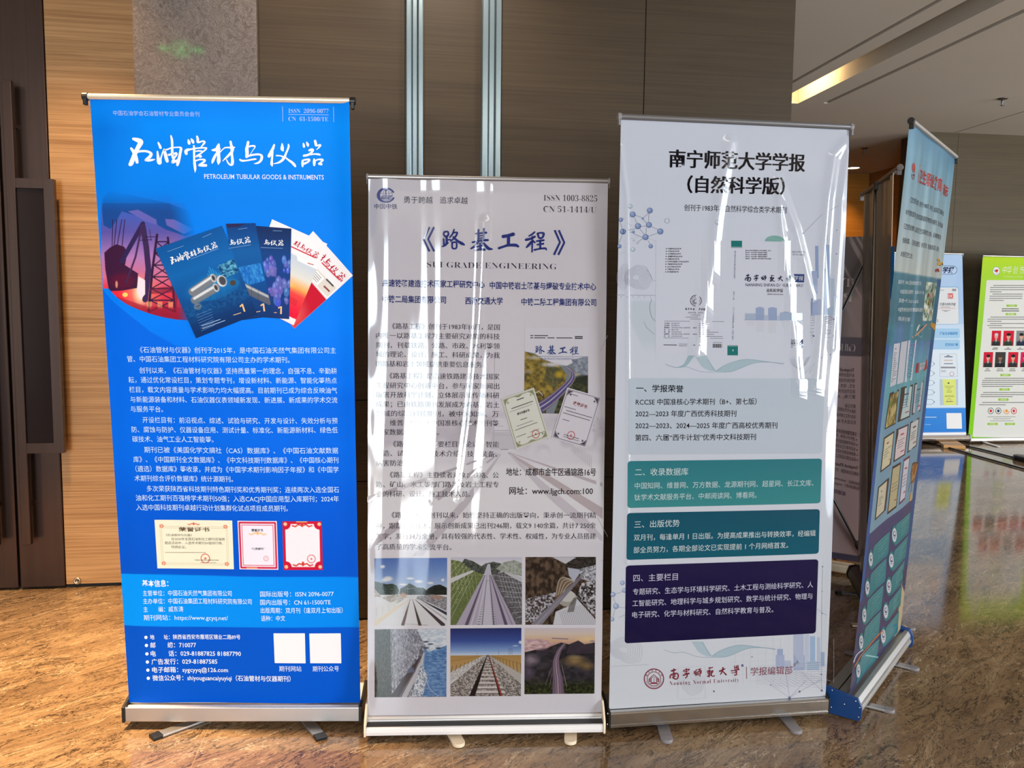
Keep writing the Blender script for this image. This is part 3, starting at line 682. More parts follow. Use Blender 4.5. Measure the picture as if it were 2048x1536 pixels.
# magazine covers, back to front
def cover(name, quad, draw, layer):
    p = Pic(110, 150, 100, 136); draw(p); return p.build(name, P1, q1(*quad), PM_SATIN, S1, layer)
def c5(p):
    p.a[:] = (238, 236, 240); p.poly([(0, 62), (100, 62), (100, 136), (0, 136)], (198, 20, 48)); p.ell(60, 125, 60, 40, (240, 140, 110), 0.9, 0.9); p.poly([(40, 40), (96, 36), (98, 58), (44, 60)], (222, 214, 206)); p.poly([(42, 42), (70, 41), (70, 58), (44, 59)], (250, 250, 250))
    for i in range(4): p.line([(46, 45+i*3.4), (66, 44.5+i*3.4)], 0.9, (80, 60, 60))
    p.line([(74, 39), (90, 38)], 2.4, (40, 40, 40)); p.line([(80, 50), (92, 49)], 2.5, (120, 30, 40))
def c4(p):
    p.a[:] = (240, 238, 242); p.vgrad([(40, (196, 208, 224)), (66, (226, 222, 214)), (82, (250, 170, 90)), (92, (238, 70, 70)), (120, (232, 24, 60))], np.clip((p.Y-36)/1.2, 0, 1))
    p.poly([(60, 36), (100, 36), (100, 43), (64, 43)], (244, 242, 244)); p.ell(52, 82, 26, 9, (255, 230, 120), 0.9, 0.9); p.line([(20, 90), (46, 74), (70, 86)], 2.0, (220, 110, 50))
    for i in range(4): p.line([(14, 92+i*2.4), (90, 100+i*2.4)], 0.8, (190, 30, 50))
    p.poly([(20, 126), (44, 110), (38, 126)], (250, 230, 235)); p.poly([(0, 130), (100, 126), (100, 136), (0, 136)], (238, 236, 240))
def c3(p):
    p.vgrad([(0, (22, 44, 92)), (40, (22, 66, 132)), (90, (26, 62, 138)), (136, (22, 52, 112))])
    g = np.random.RandomState(5)
    for i in range(46):
        x, y = 14+g.rand()*84, 46+g.rand()*66; r = 3+g.rand()*6; p.ell(x, y, r, r, (60+g.rand()*40, 80+g.rand()*40, 170+g.rand()*40)); p.ell(x-r*0.2, y-r*0.3, r*0.6, r*0.5, (150, 170, 230), 0.8, 0.9)
    for a in ((40, 58, 62, 74), (44, 90, 64, 104)): p.poly([(a[0], a[1]), (a[2], a[1]+2), (a[2]-2, a[3]), (a[0]+2, a[3]-1)], (130, 110, 190), 0.7)
def c2(p):
    p.vgrad([(0, (14, 62, 128)), (40, (18, 92, 164)), (90, (14, 74, 146)), (136, (16, 50, 108))]); p.poly([(0, 0), (70, 0), (40, 5), (0, 6)], (44, 40, 84))
    p.poly([(10, 62), (92, 58), (96, 84), (14, 90)], (24, 110, 196)); p.speckle(p.inside([(10, 62), (92, 58), (96, 84), (14, 90)]), (20, 90, 180), (80, 170, 230), 4, 4, 8, 2, 0.6)
    p.line([(10, 86), (96, 112)], 15, (90, 96, 112)); p.line([(10, 82), (96, 107)], 4, (196, 200, 206), 0.8)
    for i in range(3): p.line([(30+i*20, 85+i*6), (22+i*20, 103+i*6)], 0.8, (50, 56, 70))
def c1(p):
    p.vgrad([(0, (12, 84, 156)), (45, (14, 100, 176)), (75, (14, 84, 156)), (136, (12, 44, 96))])
    p.ell(52, 76, 46, 20, (30, 160, 220), 0.6, 0.9); p.ell(60, 84, 34, 12, (18, 110, 180), 0.7)
    for i in range(7): p.line([(52+i*3, 74), (52+i*3, 50+abs(3-i)*4)], 1.2, (60, 180, 236), 0.7)
    p.poly([(72, 52), (98, 50), (98, 70), (74, 72)], (16, 90, 140)); p.speckle(p.inside([(72, 52), (98, 50), (98, 70), (74, 72)]), (10, 60, 110), (110, 190, 220), 3, 2, 4, 2, 0.9)
    for (a, b, r) in (((24, 74), (60, 66), 6.0), ((22, 86), (58, 80), 6.0)):
        p.line([a, b], r*2, (120, 124, 132)); p.line([(a[0], a[1]-2.4), (b[0], b[1]-2.4)], r*0.6, (230, 234, 238), 0.9); p.ell(b[0], b[1], 3.6, r, (214, 216, 222)); p.ell(b[0]+0.3, b[1], 2.4, r*0.7, (60, 64, 72))
    p.ell(70, 74, 7, 8.4, (210, 212, 218)); p.ell(71, 74, 5, 6.4, (70, 72, 80)); p.ell(84, 82, 6.6, 5, (30, 110, 160)); p.ell(84, 82, 4.6, 4, (70, 66, 70)); p.ell(22, 96, 6, 4.5, (150, 146, 146)); p.line([(18, 95), (27, 95)], 1, (60, 60, 60))
    p.speckle(np.clip((p.Y-84)/14, 0, 1)*np.clip((118-p.Y)/14, 0, 1), (12, 60, 116), (30, 110, 170), 3, 3, 2, 3, 0.5)
cover('magazine_cover', ((1705, 142), (2003, 465), (1568, 852), (1330, 560)), c5, 2)
cover('magazine_cover', ((1405, 57), (1810, 235), (1565, 830), (1190, 640)), c4, 4)
cover('magazine_cover', ((1290, 105), (1547, 125), (1532, 783), (1270, 765)), c3, 6)
cover('magazine_cover', ((1070, 90), (1283, 85), (1413, 760), (1180, 790)), c2, 8)
cover('magazine_cover', ((550, 270), (1040, 105), (1297, 745), (850, 920)), c1, 10)
WHT, PALE = (250, 252, 255), (212, 240, 255)
tl = Ink(P1)
tl.callig('petroleum', WHT, layer=3)
tl.text('PETROLEUM TUBULAR GOODS & INSTRUMENTS', 408.8, 350.9, 647.5, 352, 13.2, (226, 232, 250), 0.008)
tl.build('title_lettering', PM_SATIN, S1)
hd = Ink(P1); HC = (186, 206, 246)
hd.text('中国石油学会石油管材专业委员会会刊', 225.6, 226, 399.3, 228.7, 10.6, HC, -0.004)
hd.build('heading_lettering', PM_SATIN, S1); hd = Ink(P1)
hd.text(serif('ISSN  2096-0077'), 576.5, 220.5, 657, 220.8, 12, HC, -0.012); hd.text(serif('CN  61-1500/TE'), 576.5, 236.3, 656.3, 236.8, 12, HC, -0.012)
hd.line([(576.5, 228.2), (657, 228.6)], 0.8, HC); hd.line([(564.7, 212), (565.2, 242)], 0.8, HC); hd.line([(667, 212.5), (667.6, 243)], 0.8, HC)
hd.build('number_lettering', PM_SATIN, S1)
cl = Ink(P1); GOLD = (236, 196, 140)
def cv(x0, y0, x1, y1, col, lay, lo=None, vs=1.0):
    a, b = T1(x0, y0), T1(x1, y1); f = remap(262, 318, 648, 318, a[0], a[1], b[0], b[1], vs); cl_old = cl.stroke
    if lo is None: cl.callig('petroleum', col, f, lay, 1.25); return
    for ox, oy, sc, sts in CALLIG['petroleum']:          # only the characters that show past the cover in front
        for st in sts:
            K = np.array(st, float); K[:, 0] = ox+K[:, 0]/sc; K[:, 1] = oy+K[:, 1]/sc; K[:, 2] = K[:, 2]/sc*1.25
            if K[:, 0].mean() > lo: cl.stroke(f(K), col, lay)
cv(672, 372, 1010, 250, WHT, 14); cv(905, 270, 1250, 215, WHT, 9.5, 470); cv(1165, 225, 1490, 240, WHT, 7.5, 470)
cv(1440, 160, 1740, 335, (200, 30, 60), 5.4, 425); cv(1600, 175, 1925, 505, (190, 30, 56), 3.4, 440)
for a, b, col in (((815, 345), (1015, 270), (120, 160, 210)), ((1092, 268), (1252, 242), (120, 160, 210)), ((1325, 262), (1485, 268), (120, 160, 210)), ((640, 292), (760, 250), (120, 160, 210)), ((900, 190), (966, 160), (120, 160, 210)), ((1160, 130), (1226, 120), (120, 160, 210)), ((1412, 140), (1480, 142), (120, 160, 210))):
    cl.line([T1(*a), T1(*b)], 0.9, col, 14)
for a, b in (((1545, 255), (1725, 338)), ((1770, 372), (1905, 500))): cl.line([T1(*a), T1(*b)], 2.2, (214, 40, 66), 5.4)
def one(x, y, h, tilt, lay):          # golden figure 1
    f = lambda p, q: T1(x+p*math.cos(tilt)+q*math.sin(tilt), y-q*math.cos(tilt)+p*math.sin(tilt))
    cl.poly([f(0, 0), f(h*0.2, 0), f(h*0.2, h), f(h*0.03, h), f(-h*0.28, h*0.86), f(-h*0.28, h*0.68), f(0, h*0.8)], GOLD, lay)
one(1202, 728, 58, -0.32, 14); one(1345, 726, 58, -0.14, 9.5); one(1466, 745, 56, 0.03, 7.5)
for i in range(7):
    y = 735+i*19; cl.line([T1(852+i*6, y+18), T1(965+i*4, y-26)], 0.7, (96, 140, 196), 14)
cl.line([T1(890, 830), T1(1030, 782)], 1.1, (170, 200, 236), 14); cl.line([T1(897, 850), T1(1065, 790)], 1.1, (170, 200, 236), 14); cl.line([T1(1125, 752), T1(1182, 735)], 1.2, GOLD, 14); cl.line([T1(1290, 730), T1(1322, 724)], 1.1, GOLD, 9.5); cl.line([T1(1420, 735), T1(1442, 735)], 1.1, GOLD, 7.5)
cl.line([T1(1665, 375), T1(1710, 388)], 1.6, (190, 60, 80), 5.4)
cl.build('cover_lettering', PM_SATIN, S1)
PAR1 = [
 [('《石油管材与仪器》创刊于2015年，是中国石油天然气集团有限公司主', 277.6, 695, 672.7, 697), ('管、中国石油集团工程材料研究院有限公司主办的学术期刊。', 251.6, 713.3, 579.7, 715.5)],
 [('创刊以来，《石油管材与仪器》坚持质量第一的理念，自强不息、辛勤耕', 276.2, 736, 674.6, 738), ('耘，通过优化常设栏目，策划专题专刊，增设新材料、新能源、智能化等热点', 254.3, 754.9, 674.6, 757), ('栏目，载文内容质量与学术影响力均大幅提高。目前期刊已成为综合反映油气', 255.7, 774.3, 675.4, 777), ('与新能源装备和材料、石油仪器仪表领域新发现、新进展、新成果的学术交流', 257.9, 794, 676, 796.2), ('与服务平台。', 258.4, 813.1, 324, 813.7)],
 [('开设栏目有：前沿视点、综述、试验与研究、开发与设计、失效分析与预', 282.5, 835, 676.3, 837.7), ('防、腐蚀与防护、仪器设备应用、测试计量、标准化、新能源新材料、绿色低', 260.4, 854.1, 676.8, 856.3), ('碳技术、油气工业人工智能等。', 261.7, 873.3, 426.6, 874)],
 [('期刊已被《美国化学文摘社（CAS）数据库》、《中国石油文献数据', 285.8, 894.6, 677.6, 897.4), ('库》、《中国期刊全文数据库》、《中文科技期刊数据库》、《中国核心期刊', 263.9, 913.8, 678.2, 916.5), ('（遴选）数据库》等收录，并成为《中国学术期刊影响因子年报》和《中国学', 268, 932.6, 678.7, 935.6), ('术期刊综合评价数据库》统计源期刊。', 266, 951.8, 466, 953.1)],
 [('多次荣获陕西省科技期刊特色期刊奖和优秀期刊奖；连续两次入选全国石', 290.7, 972.5, 679.5, 975.8), ('油和化工期刊百强榜学术期刊50强；入选CACJ中国应用型入库期刊；2024年', 268.6, 990.9, 679.5, 994.2), ('入选中国科技期刊卓越行动计划集群化试点项目成员期刊。', 269.4, 1010, 577, 1012.2)]]
for par in PAR1:
    k = Ink(P1)
    for t, x0, y0, x1, y1 in par: k.text(t, x0, y0, x1, y1, 13.2, PALE, -0.003)
    k.build('paragraph_text', PM_SATIN, S1)
k = Ink(P1)
k.text('基本信息：', 281.2, 1162.7, 334, 1163, 15, WHT, 0.012); k.build('information_heading', PM_SATIN, S1); k = Ink(P1)
for it in [('主管单位：中国石油天然气集团有限公司', 282.5, 1182.4, 462.9, 1183), ('主办单位：中国石油集团工程材料研究院有限公司', 283, 1198.3, 503.7, 1199.3), ('主　　编：戚东涛', 283.6, 1214.9, 364, 1214.8), ('期刊网站：https://www.gcyq.net/', 284.4, 1231.5, 455.2, 1232.3),
  None, ('国际出版号：ISSN 2096-0077', 520.9, 1183.8, 669.3, 1184.8), ('国内出版号：CN 61-1500/TE', 521.1, 1200.4, 663.2, 1201.4), ('出版周期：双月刊（逢双月上旬出版）', 521.9, 1216.7, 687.7, 1218.3), ('语种：中文', 522.7, 1233, 571.7, 1233)]:
    if it is None: k.build('information_text', PM_SATIN, S1); k = Ink(P1)
    else: k.text(*it, 12.2, (226, 246, 255))
k.build('information_text', PM_SATIN, S1)
k = Ink(P1)
for i, (t, x0, y0, x1, y1, e) in enumerate([('地　　址：陕西省西安市雁塔区锦业二路89号', 297, 1270.8, 480.3, 1271, 10.5), ('邮　　编：710077', 297.9, 1287, 390, 1287.2, 12.4), ('电　　话：029-81887825 81887790', 298.4, 1304, 481.6, 1304.5, 12.4), ('广告发行：029-81887585', 300, 1320.3, 433.2, 1320.6, 12.4), ('电子邮箱：sygcyyq@126.com', 301.2, 1336.7, 455.1, 1337.5, 12.4), ('微信公众号：shiyouguancaiyuyiqi（石油管材与仪器期刊）', 302, 1353.1, 582.8, 1355, 12.4)]):
    k.text(t, x0, y0, x1, y1, e, (236, 246, 255), 0.008); k.disc(288.9+i*0.95, y0+0.2, 3.3, 3.3, WHT)
k.build('contact_text', PM_SATIN, S1); k = Ink(P1)
k.text('期刊网站', 559.6, 1334.5, 604.7, 1334.8, 12, (226, 240, 255)); k.build('label_caption', PM_SATIN, S1); k = Ink(P1); k.text('期刊公众号', 627.4, 1335.5, 680.4, 1335.9, 12, (226, 240, 255))
k.build('label_caption', PM_SATIN, S1)
for q in ([(548, 1262.9), (611.5, 1263.4), (613.2, 1323.9), (550.5, 1323)], [(620.5, 1264), (684, 1264.8), (685.4, 1325.2), (622.5, 1323.9)]):
    k = Ink(P1); k.rquad(q, 0.6, (240, 240, 246), 2, nx=6, ny=6); k.build('white_label', PM_SATIN, S1)
def seal(p, x, y, r, a=0.8):
    for i in range(40):
        t0, t1 = i*0.157, (i+1)*0.157; p.line([(x+r*math.cos(t0), y+r*math.sin(t0)), (x+r*math.cos(t1), y+r*math.sin(t1))], r*0.16, (206, 60, 60), a)
    p.poly([(x+r*0.4*math.sin(j*0.628)*(1 if j % 2 == 0 else 0.42), y-r*0.4*math.cos(j*0.628)*(1 if j % 2 == 0 else 0.42)) for j in range(10)], (206, 60, 60), a)
def scroll(p, x, y, w, col):
    for s in (-1, 1):
        p.line([(x, y), (x+s*w*0.2, y-w*0.06), (x+s*w*0.35, y+w*0.05), (x+s*w*0.5, y)], w*0.07, col)
    p.ell(x, y-w*0.05, w*0.07, w*0.12, col)
p = Pic(159, 98, 610, 375, (238, 236, 212))
for w in (0, 12): p.line([(38+w, 50+w), (572-w, 50+w), (572-w, 345-w), (38+w, 345-w), (38+w, 50+w)], 3, (206, 190, 160), 0.9)
for x, y in ((52, 48), (555, 48), (52, 335), (555, 335)):
    p.ell(x, y, 18, 14, (238, 236, 212)); 
    for a in range(5): p.ell(x+12*math.cos(a*1.26), y+10*math.sin(a*1.26), 7, 6, (214, 110, 80), 0.85)
scroll(p, 305, 32, 90, (214, 90, 60)); seal(p, 385, 295, 34)
p.build('award_certificate', P1, [(306.2, 1035), (464.2, 1036), (467.6, 1134), (312, 1132.6)], PM_SATIN, S1, 2)
p = Pic(80, 98, 310, 376, (236, 232, 246))
for w, c, d in ((3, (236, 226, 236), 8), (14, (200, 24, 64), 13), (32, (206, 60, 90), 5)): p.line([(w, w), (310-w, w), (310-w, 376-w), (w, 376-w), (w, w)], d, c)
p.line([(60, 364), (140, 364)], 6, (244, 210, 130)); scroll(p, 155, 100, 130, (240, 190, 130)); seal(p, 215, 290, 18, 0.5)
p.build('award_certificate', P1, [(475, 1036.4), (554.6, 1037.2), (557.8, 1135), (479, 1134)], PM_SATIN, S1, 2)
p = Pic(80, 98, 305, 376, (198, 24, 56)); p.poly([(22, 22), (285, 22), (285, 352), (22, 352)], (240, 232, 240))
for x, y in ((22, 22), (285, 22), (22, 352), (285, 352)): p.ell(x, y, 42, 42, (198, 24, 56)); p.ell(x, y, 14, 14, (240, 190, 150))
scroll(p, 152, 34, 150, (206, 60, 50)); scroll(p, 152, 336, 150, (206, 60, 50)); p.line([(110, 4), (190, 4)], 7, (250, 210, 120)); seal(p, 218, 290, 30)
p.build('award_certificate', P1, [(565.7, 1037.7), (645, 1038.8), (647.4, 1136.6), (568.3, 1135.5)], PM_SATIN, S1, 2)
T4 = lambda x, y: (200+x/3.793, 1000+y/3.793)
k = Ink(P1); BR = (92, 70, 50)
def tx(t, x0, y0, x1, y1, em, col, off=0.0): k.text(t, *T4(x0, y0), *T4(x1, y1), em, col, off)
tx('荣誉证书', 588, 206, 828, 207, 9.4, (96, 66, 40), 0.02); tx('《石油管材与仪器》', 490, 249, 690, 250, 5.2, BR); tx('在2020年全国石油和化工期刊百强榜', 532, 279, 945, 280, 6.2, BR); tx('遴选活动中，入选学术期刊50强排行榜。', 480, 309, 930, 310, 6.2, BR); tx('特颁此证。', 532, 340, 645, 341, 6.2, BR); tx('中国石油和化工勘察设计协会', 712, 440, 898, 440, 3.6, BR)
for a in ((482, 382, 800), (755, 460, 878)): k.line([T4(a[0], a[1]), T4(a[2], a[1])], 1.0, (150, 130, 110))
tx('荣誉证书', 1150, 211, 1240, 211, 6.2, (60, 50, 60), 0.02)
for x0, y, x1 in ((1088, 281, 1205), (1112, 302, 1308), (1088, 324, 1155), (1112, 377, 1235), (1220, 425, 1308), (1222, 437, 1305)): k.line([T4(x0, y), T4(x1, y)], 1.0, (110, 100, 116))
tx('“优秀期刊”', 1150, 352, 1250, 352, 5, (50, 44, 56), 0.02)
for x0, y, x1, c in ((1485, 217, 1590, 1), (1412, 238, 1665, 1), (1490, 255, 1588, 1), (1428, 300, 1660, 1), (1445, 318, 1660, 0), (1430, 333, 1652, 0), (1430, 348, 1655, 0), (1430, 363, 1612, 0), (1430, 384, 1478, 1), (1435, 400, 1585, 0), (1532, 430, 1655, 0), (1585, 441, 1650, 0)):
    k.line([T4(x0, y), T4(x1, y)], 1.5 if y < 260 else 0.9, (206, 70, 80) if c else (110, 84, 96))
k.build('certificate_text', PM_SATIN, S1)
# hardware
zt, yt = Z0+H1*math.cos(LEAN), -H1*math.sin(LEAN)
top_rail(B1, 0.80, zt+0.004, yt, plain('champagne_rail', (232, 218, 196), 0.3, 0.5), M_BLACK, 0.010)
pole(B1, 0.07, zt, yt)
c = cassette(B1, 0.80, [(-0.032, 0.028), (-0.032, 0.078), (-0.028, 0.078), (-0.028, 0.06), (0.010, 0.06), (0.010, 0.078), (0.09, 0.112), (0.09, 0.028)], M_ALU, [(-0.036, 0.026), (-0.036, 0.081), (-0.018, 0.086), (0.095, 0.120), (0.095, 0.026)], M_BLACK, 0.010)
bm = bmesh.new(); tube(bm, [(-0.395, -0.013, 0.066), (0.395, -0.013, 0.066)], 0.0125, 16); obj('leader_roll', bm, M_WHITEP, c, True)
foot(B1, (-0.60, 3.00), (-0.812, 2.832), 0.040, M_ALU, M_BLACK, False); foot(B1, (-0.335, 2.95), (-0.244, 2.757), 0.040, M_ALU, M_BLACK, False)

# ================================================================== 2: railway journal banner (glossy film, lower stand)
Z2, L2, H2 = 0.065, -0.0544, 1.8184
B2 = empty('rollup_banner', (0.3057, 2.7331, 0), -0.0877)
tag(B2, 'shorter glossy pale lilac roll-up banner with six railway photos on a white plastic base', 'banner', 'roll-up banners in the foyer')
def d2(u, v):
    g = np.clip((v-0.35)/0.6, 0, 1); gl = 1/(1+np.exp((u-0.02)/0.04))
    d = 0.0030*np.sin(2*np.pi*(u/0.19+0.12*np.sin(2.6*v)+0.1))*g*gl+0.0006*np.sin(2*np.pi*(u/0.083+0.2*np.sin(3.1*v+1)+0.4))*g*gl
    d = d+ridge(u, v, [(-0.015, 1.68), (-0.03, 1.35), (-0.06, 1.0), (-0.09, 0.75)], 0.016, 0.0030)
    d = d-ridge(u, v, [(0.004, 1.80), (0.002, 1.62)], 0.006, 0.0008)+0.004*np.exp(-((u+0.40)/0.02)**2)*np.sin(14*v)*0.4-0.003*np.exp(-((u-0.40)/0.018)**2)*(1+0.6*np.sin(17*v))
    return d+0.0007*(noise_uv(u, v, 9, 5, 3)-0.5)*gl*g+0.004*np.clip((v-1.77)/0.05, 0, 1)**2
P2 = Panel(0.8, H2, [(737.4, 357), (1216.5, 363.7), (735, 1438), (1201, 1430)], 0.52, d2)
def base2(x, y, u, v):
    c = stops(y, [(350, (228, 224, 234)), (700, (230, 225, 236)), (1000, (230, 226, 236)), (1440, (236, 232, 242))])
    n = noise_uv(u, v, 26, 20, 8); n2 = noise_uv(u, v, 60, 14, 9)
    c = mixc(c, (206, 200, 212), np.clip((y-815)/25, 0, 1)*np.clip((935-y-n*50)/20, 0, 1)*np.clip((n-0.25)*3, 0, 1)*0.9)
    c = mixc(c, (196, 190, 200), np.clip((np.minimum(y-800, 915-y)-20*n2)/20, 0, 1)*np.clip((985-np.abs(x-930)*2-900)/60+np.clip((x-1170)/20, 0, 1), 0, 1)*np.clip(n2*1.4, 0, 1))
    c = mixc(c, (244, 241, 248), np.clip((y-925)/12, 0, 1)*np.clip((1095-y)/40, 0, 1)*0.7)
    return c
S2 = sheet(P2, 330, 560, base2, PM_GLOSS, B2, Z2, L2)
T8 = lambda x, y: (720+x/4.016, 860+y/4.016)
def smooth_strip(k, a, b, col, layer, n=14):
    """pale printed band between two edge paths"""
    def samp(p):
        p = np.array([T8(*q) for q in p]); d = np.r_[0, np.cumsum(np.hypot(*np.diff(p, axis=0).T))]; t = np.linspace(0, d[-1], n); return np.c_[np.interp(t, d, p[:, 0]), np.interp(t, d, p[:, 1])]
    A, Bq = samp(a), samp(b); k.add(P2.uv(np.vstack([A, Bq])), [(i, i+1, n+i+1, n+i) for i in range(n-1)], col, layer)
k = Ink(P2); r1, r2, r3 = (196, 188, 198), (206, 200, 210), (214, 208, 218)
smooth_strip(k, [(1090, 190), (560, 380), (60, 545)], [(1100, 196), (580, 400), (60, 590)], r1, 1)
smooth_strip(k, [(1110, 196), (620, 520), (70, 910)], [(1118, 200), (680, 540), (75, 975)], r1, 1)
smooth_strip(k, [(1122, 200), (800, 600), (420, 1020)], [(1130, 204), (860, 620), (500, 1022)], r2, 1)
smooth_strip(k, [(1195, 185), (1450, 330), (1945, 630)], [(1185, 190), (1420, 360), (1945, 720)], (200, 186, 192), 1)
smooth_strip(k, [(1190, 195), (1480, 520), (1740, 760), (1940, 900)], [(1200, 190), (1560, 500), (1800, 700), (1945, 860)], r3, 1)
smooth_strip(k, [(1190, 182), (1520, 290), (1945, 430)], [(1190, 186), (1500, 300), (1945, 460)], (200, 190, 198), 1)
k.poly([T8(1055, 20), T8(1050, 160), T8(1250, 160), T8(1225, 20)], (212, 207, 218), 1); k.poly([T8(1128, 165), T8(1130, 125), T8(1142, 108), T8(1160, 104), T8(1178, 110), T8(1188, 128), T8(1190, 165)], (150, 146, 156), 1.4)
k.line([T8(1072, 10), T8(1230, 10)], 1.2, r1); k.line([T8(1072, 45), T8(1230, 45)], 1.0, r1); k.line([T8(1072, -40), T8(1072, 90)], 1.2, r1)
for a, b in (((1900, 700), (1985, 860)), ((860, -850), (1000, -460)), ((1740, -210), (1990, -760)), ((1080, -600), (1080, -60)), ((1000, -25), (1150, -25)), ((430, -880), (520, -700)), ((1700, 1180-300), (1945, 1060))): k.line([T8(*a), T8(*b)], 0.7, (178, 170, 184), 1)
for i in range(12):
    x = 1700+i*14; k.line([T8(x, 120+i*8), T8(x, 180+i*12)], 0.8, r1, 1)
g = np.random.RandomState(4)
for cx, cy, hh in ((870, 20, 230), (1895, -60, 190), (960, 60, 120), (100, 90, 120), (800, 80, 120), (1830, 20, 150), (1250, 20, 100), (1480, 30, 120)):
    for i in range(26):
        t = (i+0.5)/26; w = (0.1+t)*hh*0.28; a = cx+(g.rand()-0.5)*w*1.6; y = cy-hh*0.6+t*hh; k.line([T8(a-w*0.25, y+4), T8(a, y), T8(a+w*0.25, y+5)], 1.2, (206-14*g.rand(), 200-12*g.rand(), 212-10*g.rand()), 1.2)
k.build('faint_railway_picture', PM_GLOSS, S2)
INK2, NAVY2 = (58, 50, 66), (44, 58, 140)
# emblem: globe in an open ring with a rail section across
T6 = lambda x, y: (740+x/9.752, 365+y/9.752)
k = Ink(P2); EB = (56, 72, 160)
a = np.radians(np.linspace(18, 338, 40)); C0 = np.array(T6(320, 262))
outer = np.c_[C0[0]+18.4*np.cos(a), C0[1]+15.2*np.sin(a)]; inner = np.c_[C0[0]+1.2+13.4*np.cos(a), C0[1]+12.8*np.sin(a)]
n = len(a); k.add(P2.uv(np.vstack([outer, inner])), [(i, i+1, n+i+1, n+i) for i in range(n-1)], EB, 3)
k.ring(*T6(325, 262), 12.5, 12, 0.5, EB); k.ring(*T6(325, 262), 6, 12, 0.5, EB); k.line([T6(195, 215), T6(320, 235), T6(440, 210)], 0.5, EB); k.line([T6(325, 150), T6(325, 385)], 0.5, EB)
k.poly([T6(290, 150), T6(352, 150), T6(345, 172), T6(328, 180), T6(328, 260), T6(385, 272), T6(440, 268), T6(440, 288), T6(205, 290), T6(255, 272), T6(312, 260), T6(312, 180), T6(296, 172)], EB, 3.5)
k.poly([T6(205, 292), T6(452, 288), T6(430, 345), T6(225, 348)], (215, 214, 230), 3.4)
k.text('REC', *T6(222, 320), *T6(425, 318), 6.5, EB, 0.03, layer=4)
k.build('emblem_print', PM_GLOSS, S2)
k = Ink(P2); k.text('中国中铁', 749.9, 414.2, 795.4, 414.7, 11.4, (46, 52, 130)); k.build('emblem_text', PM_GLOSS, S2)
k = Ink(P2); k.text('勇于跨越', 808.4, 400.5, 866, 401, 15, (58, 58, 84)); k.build('motto_text', PM_GLOSS, S2)
k = Ink(P2); k.text('追求卓越', 880.6, 401.3, 936, 401.8, 15, (58, 58, 84)); k.build('motto_text', PM_GLOSS, S2)
k = Ink(P2); k.text(serif('ISSN 1003-8825'), 1088, 394.8, 1195, 396, 17.5, INK2, -0.016); k.text(serif('CN 51-1414/U'), 1087.3, 417.2, 1193, 418.7, 17.5, INK2, -0.016); k.build('number_text', PM_GLOSS, S2)
k = Ink(P2); k.callig('subgrade', NAVY2)
for pts in ([(250, 65), (105, 375), (250, 690)], [(368, 65), (215, 375), (370, 690)]): k.line([(840+x/12.8, 450+y/12.8) for x, y in pts], 4.2, NAVY2, 4)
for pts in ([(1660, 130), (1795, 440), (1640, 765)], [(1765, 130), (1905, 450), (1750, 765)]): k.line([(980+x/12.8, 450+y/12.8) for x, y in pts], 4.2, NAVY2, 4)
k.build('title_lettering', PM_GLOSS, S2)
k = Ink(P2); k.text(serif('SUBGRADE ENGINEERING'), 854, 529.7, 1113.4, 533, 17, (60, 52, 80), -0.02); k.build('english_title', PM_GLOSS, S2)
for t, x0, y0, x1, y1 in [('高速铁路建造技术国家工程研究中心', 765.6, 567.8, 969.8, 570.3), ('中国中铁岩土路基与爆破专业技术中心', 979.7, 571.6, 1192.4, 573.6), ('中铁二局集团有限公司', 765.6, 599.7, 892.6, 601.5), ('西南交通大学', 930.9, 602.7, 1005.6, 603.2), ('中铁二院工程集团有限公司', 1043, 604.4, 1192.4, 605.2)]:
    k = Ink(P2); k.text(t, x0, y0, x1, y1, 15.5, (36, 52, 130), 0.018); k.build('organisation_text', PM_GLOSS, S2)
PAR2 = [
 [('《路基工程》创刊于1983年10月，是国', 785.2, 654.1, 999.4, 655.6), ('内唯一以路基工程为主要研究对象的科技', 753, 673, 999.4, 674.3), ('期刊，刊载铁路、公路、市政、水利等领', 753, 692.2, 999.4, 693.5), ('域的理论、设计、施工、科研成果，为我', 753, 710.4, 999.4, 712), ('国路基和岩土领域提供重要信息服务。', 753, 729.6, 969, 730.8)],
 [('《路基工程》是高速铁路建造技术国家', 779.8, 753.7, 998.4, 754.7), ('工程研究中心创新平台，参与国家新闻出', 752.9, 773, 998.4, 773.9), ('版署开放科学计划，立体展示和传播科研', 752.9, 791.8, 998.4, 792.3), ('成果；已由铁路期刊发展成为路基、岩土', 752.9, 810.5, 998.4, 811.2), ('领域的综合科技期刊，被中国知网、万', 752.9, 829.2, 997, 829.7), ('方、维普、RCCSE中国准核心学术期刊等', 752.9, 848, 997.4, 848), ('多家数据库全文收录。', 752.9, 866.5, 878, 866.5)],
 [('《路基工程》主要栏目：论述、智能', 786.7, 890.4, 997.6, 890.4), ('建造、试验研究、技术介绍、技术装备、', 752.4, 909, 993.9, 909.8), ('病害防治。', 752.4, 928.5, 812, 928.5)],
 [('《路基工程》主要读者对象：铁路、公', 780.3, 952, 996.9, 952), ('路、矿山、水工等部门路基及岩土工程专', 752.4, 971.3, 996.9, 970.8), ('业的科研、设计、施工技术人员。', 752.9, 990.2, 940.4, 990.2)],
 [('《路基工程》创刊以来，始终坚持正确的出版导向，秉承创一流期刊精', 783.5, 1032.6, 1191, 1031.8), ('神，跟踪前沿技术，展示创新成果已出刊246期，载文9 140余篇，共计7 250余', 752.4, 1054.2, 1190.6, 1052.2), ('万字，发行34万余册，具有较强的代表性、学术性、权威性，为专业人员搭建', 752.4, 1075.4, 1190.6, 1073.4), ('了高质量的学术交流平台。', 752.9, 1096.1, 902.5, 1096.6)]]
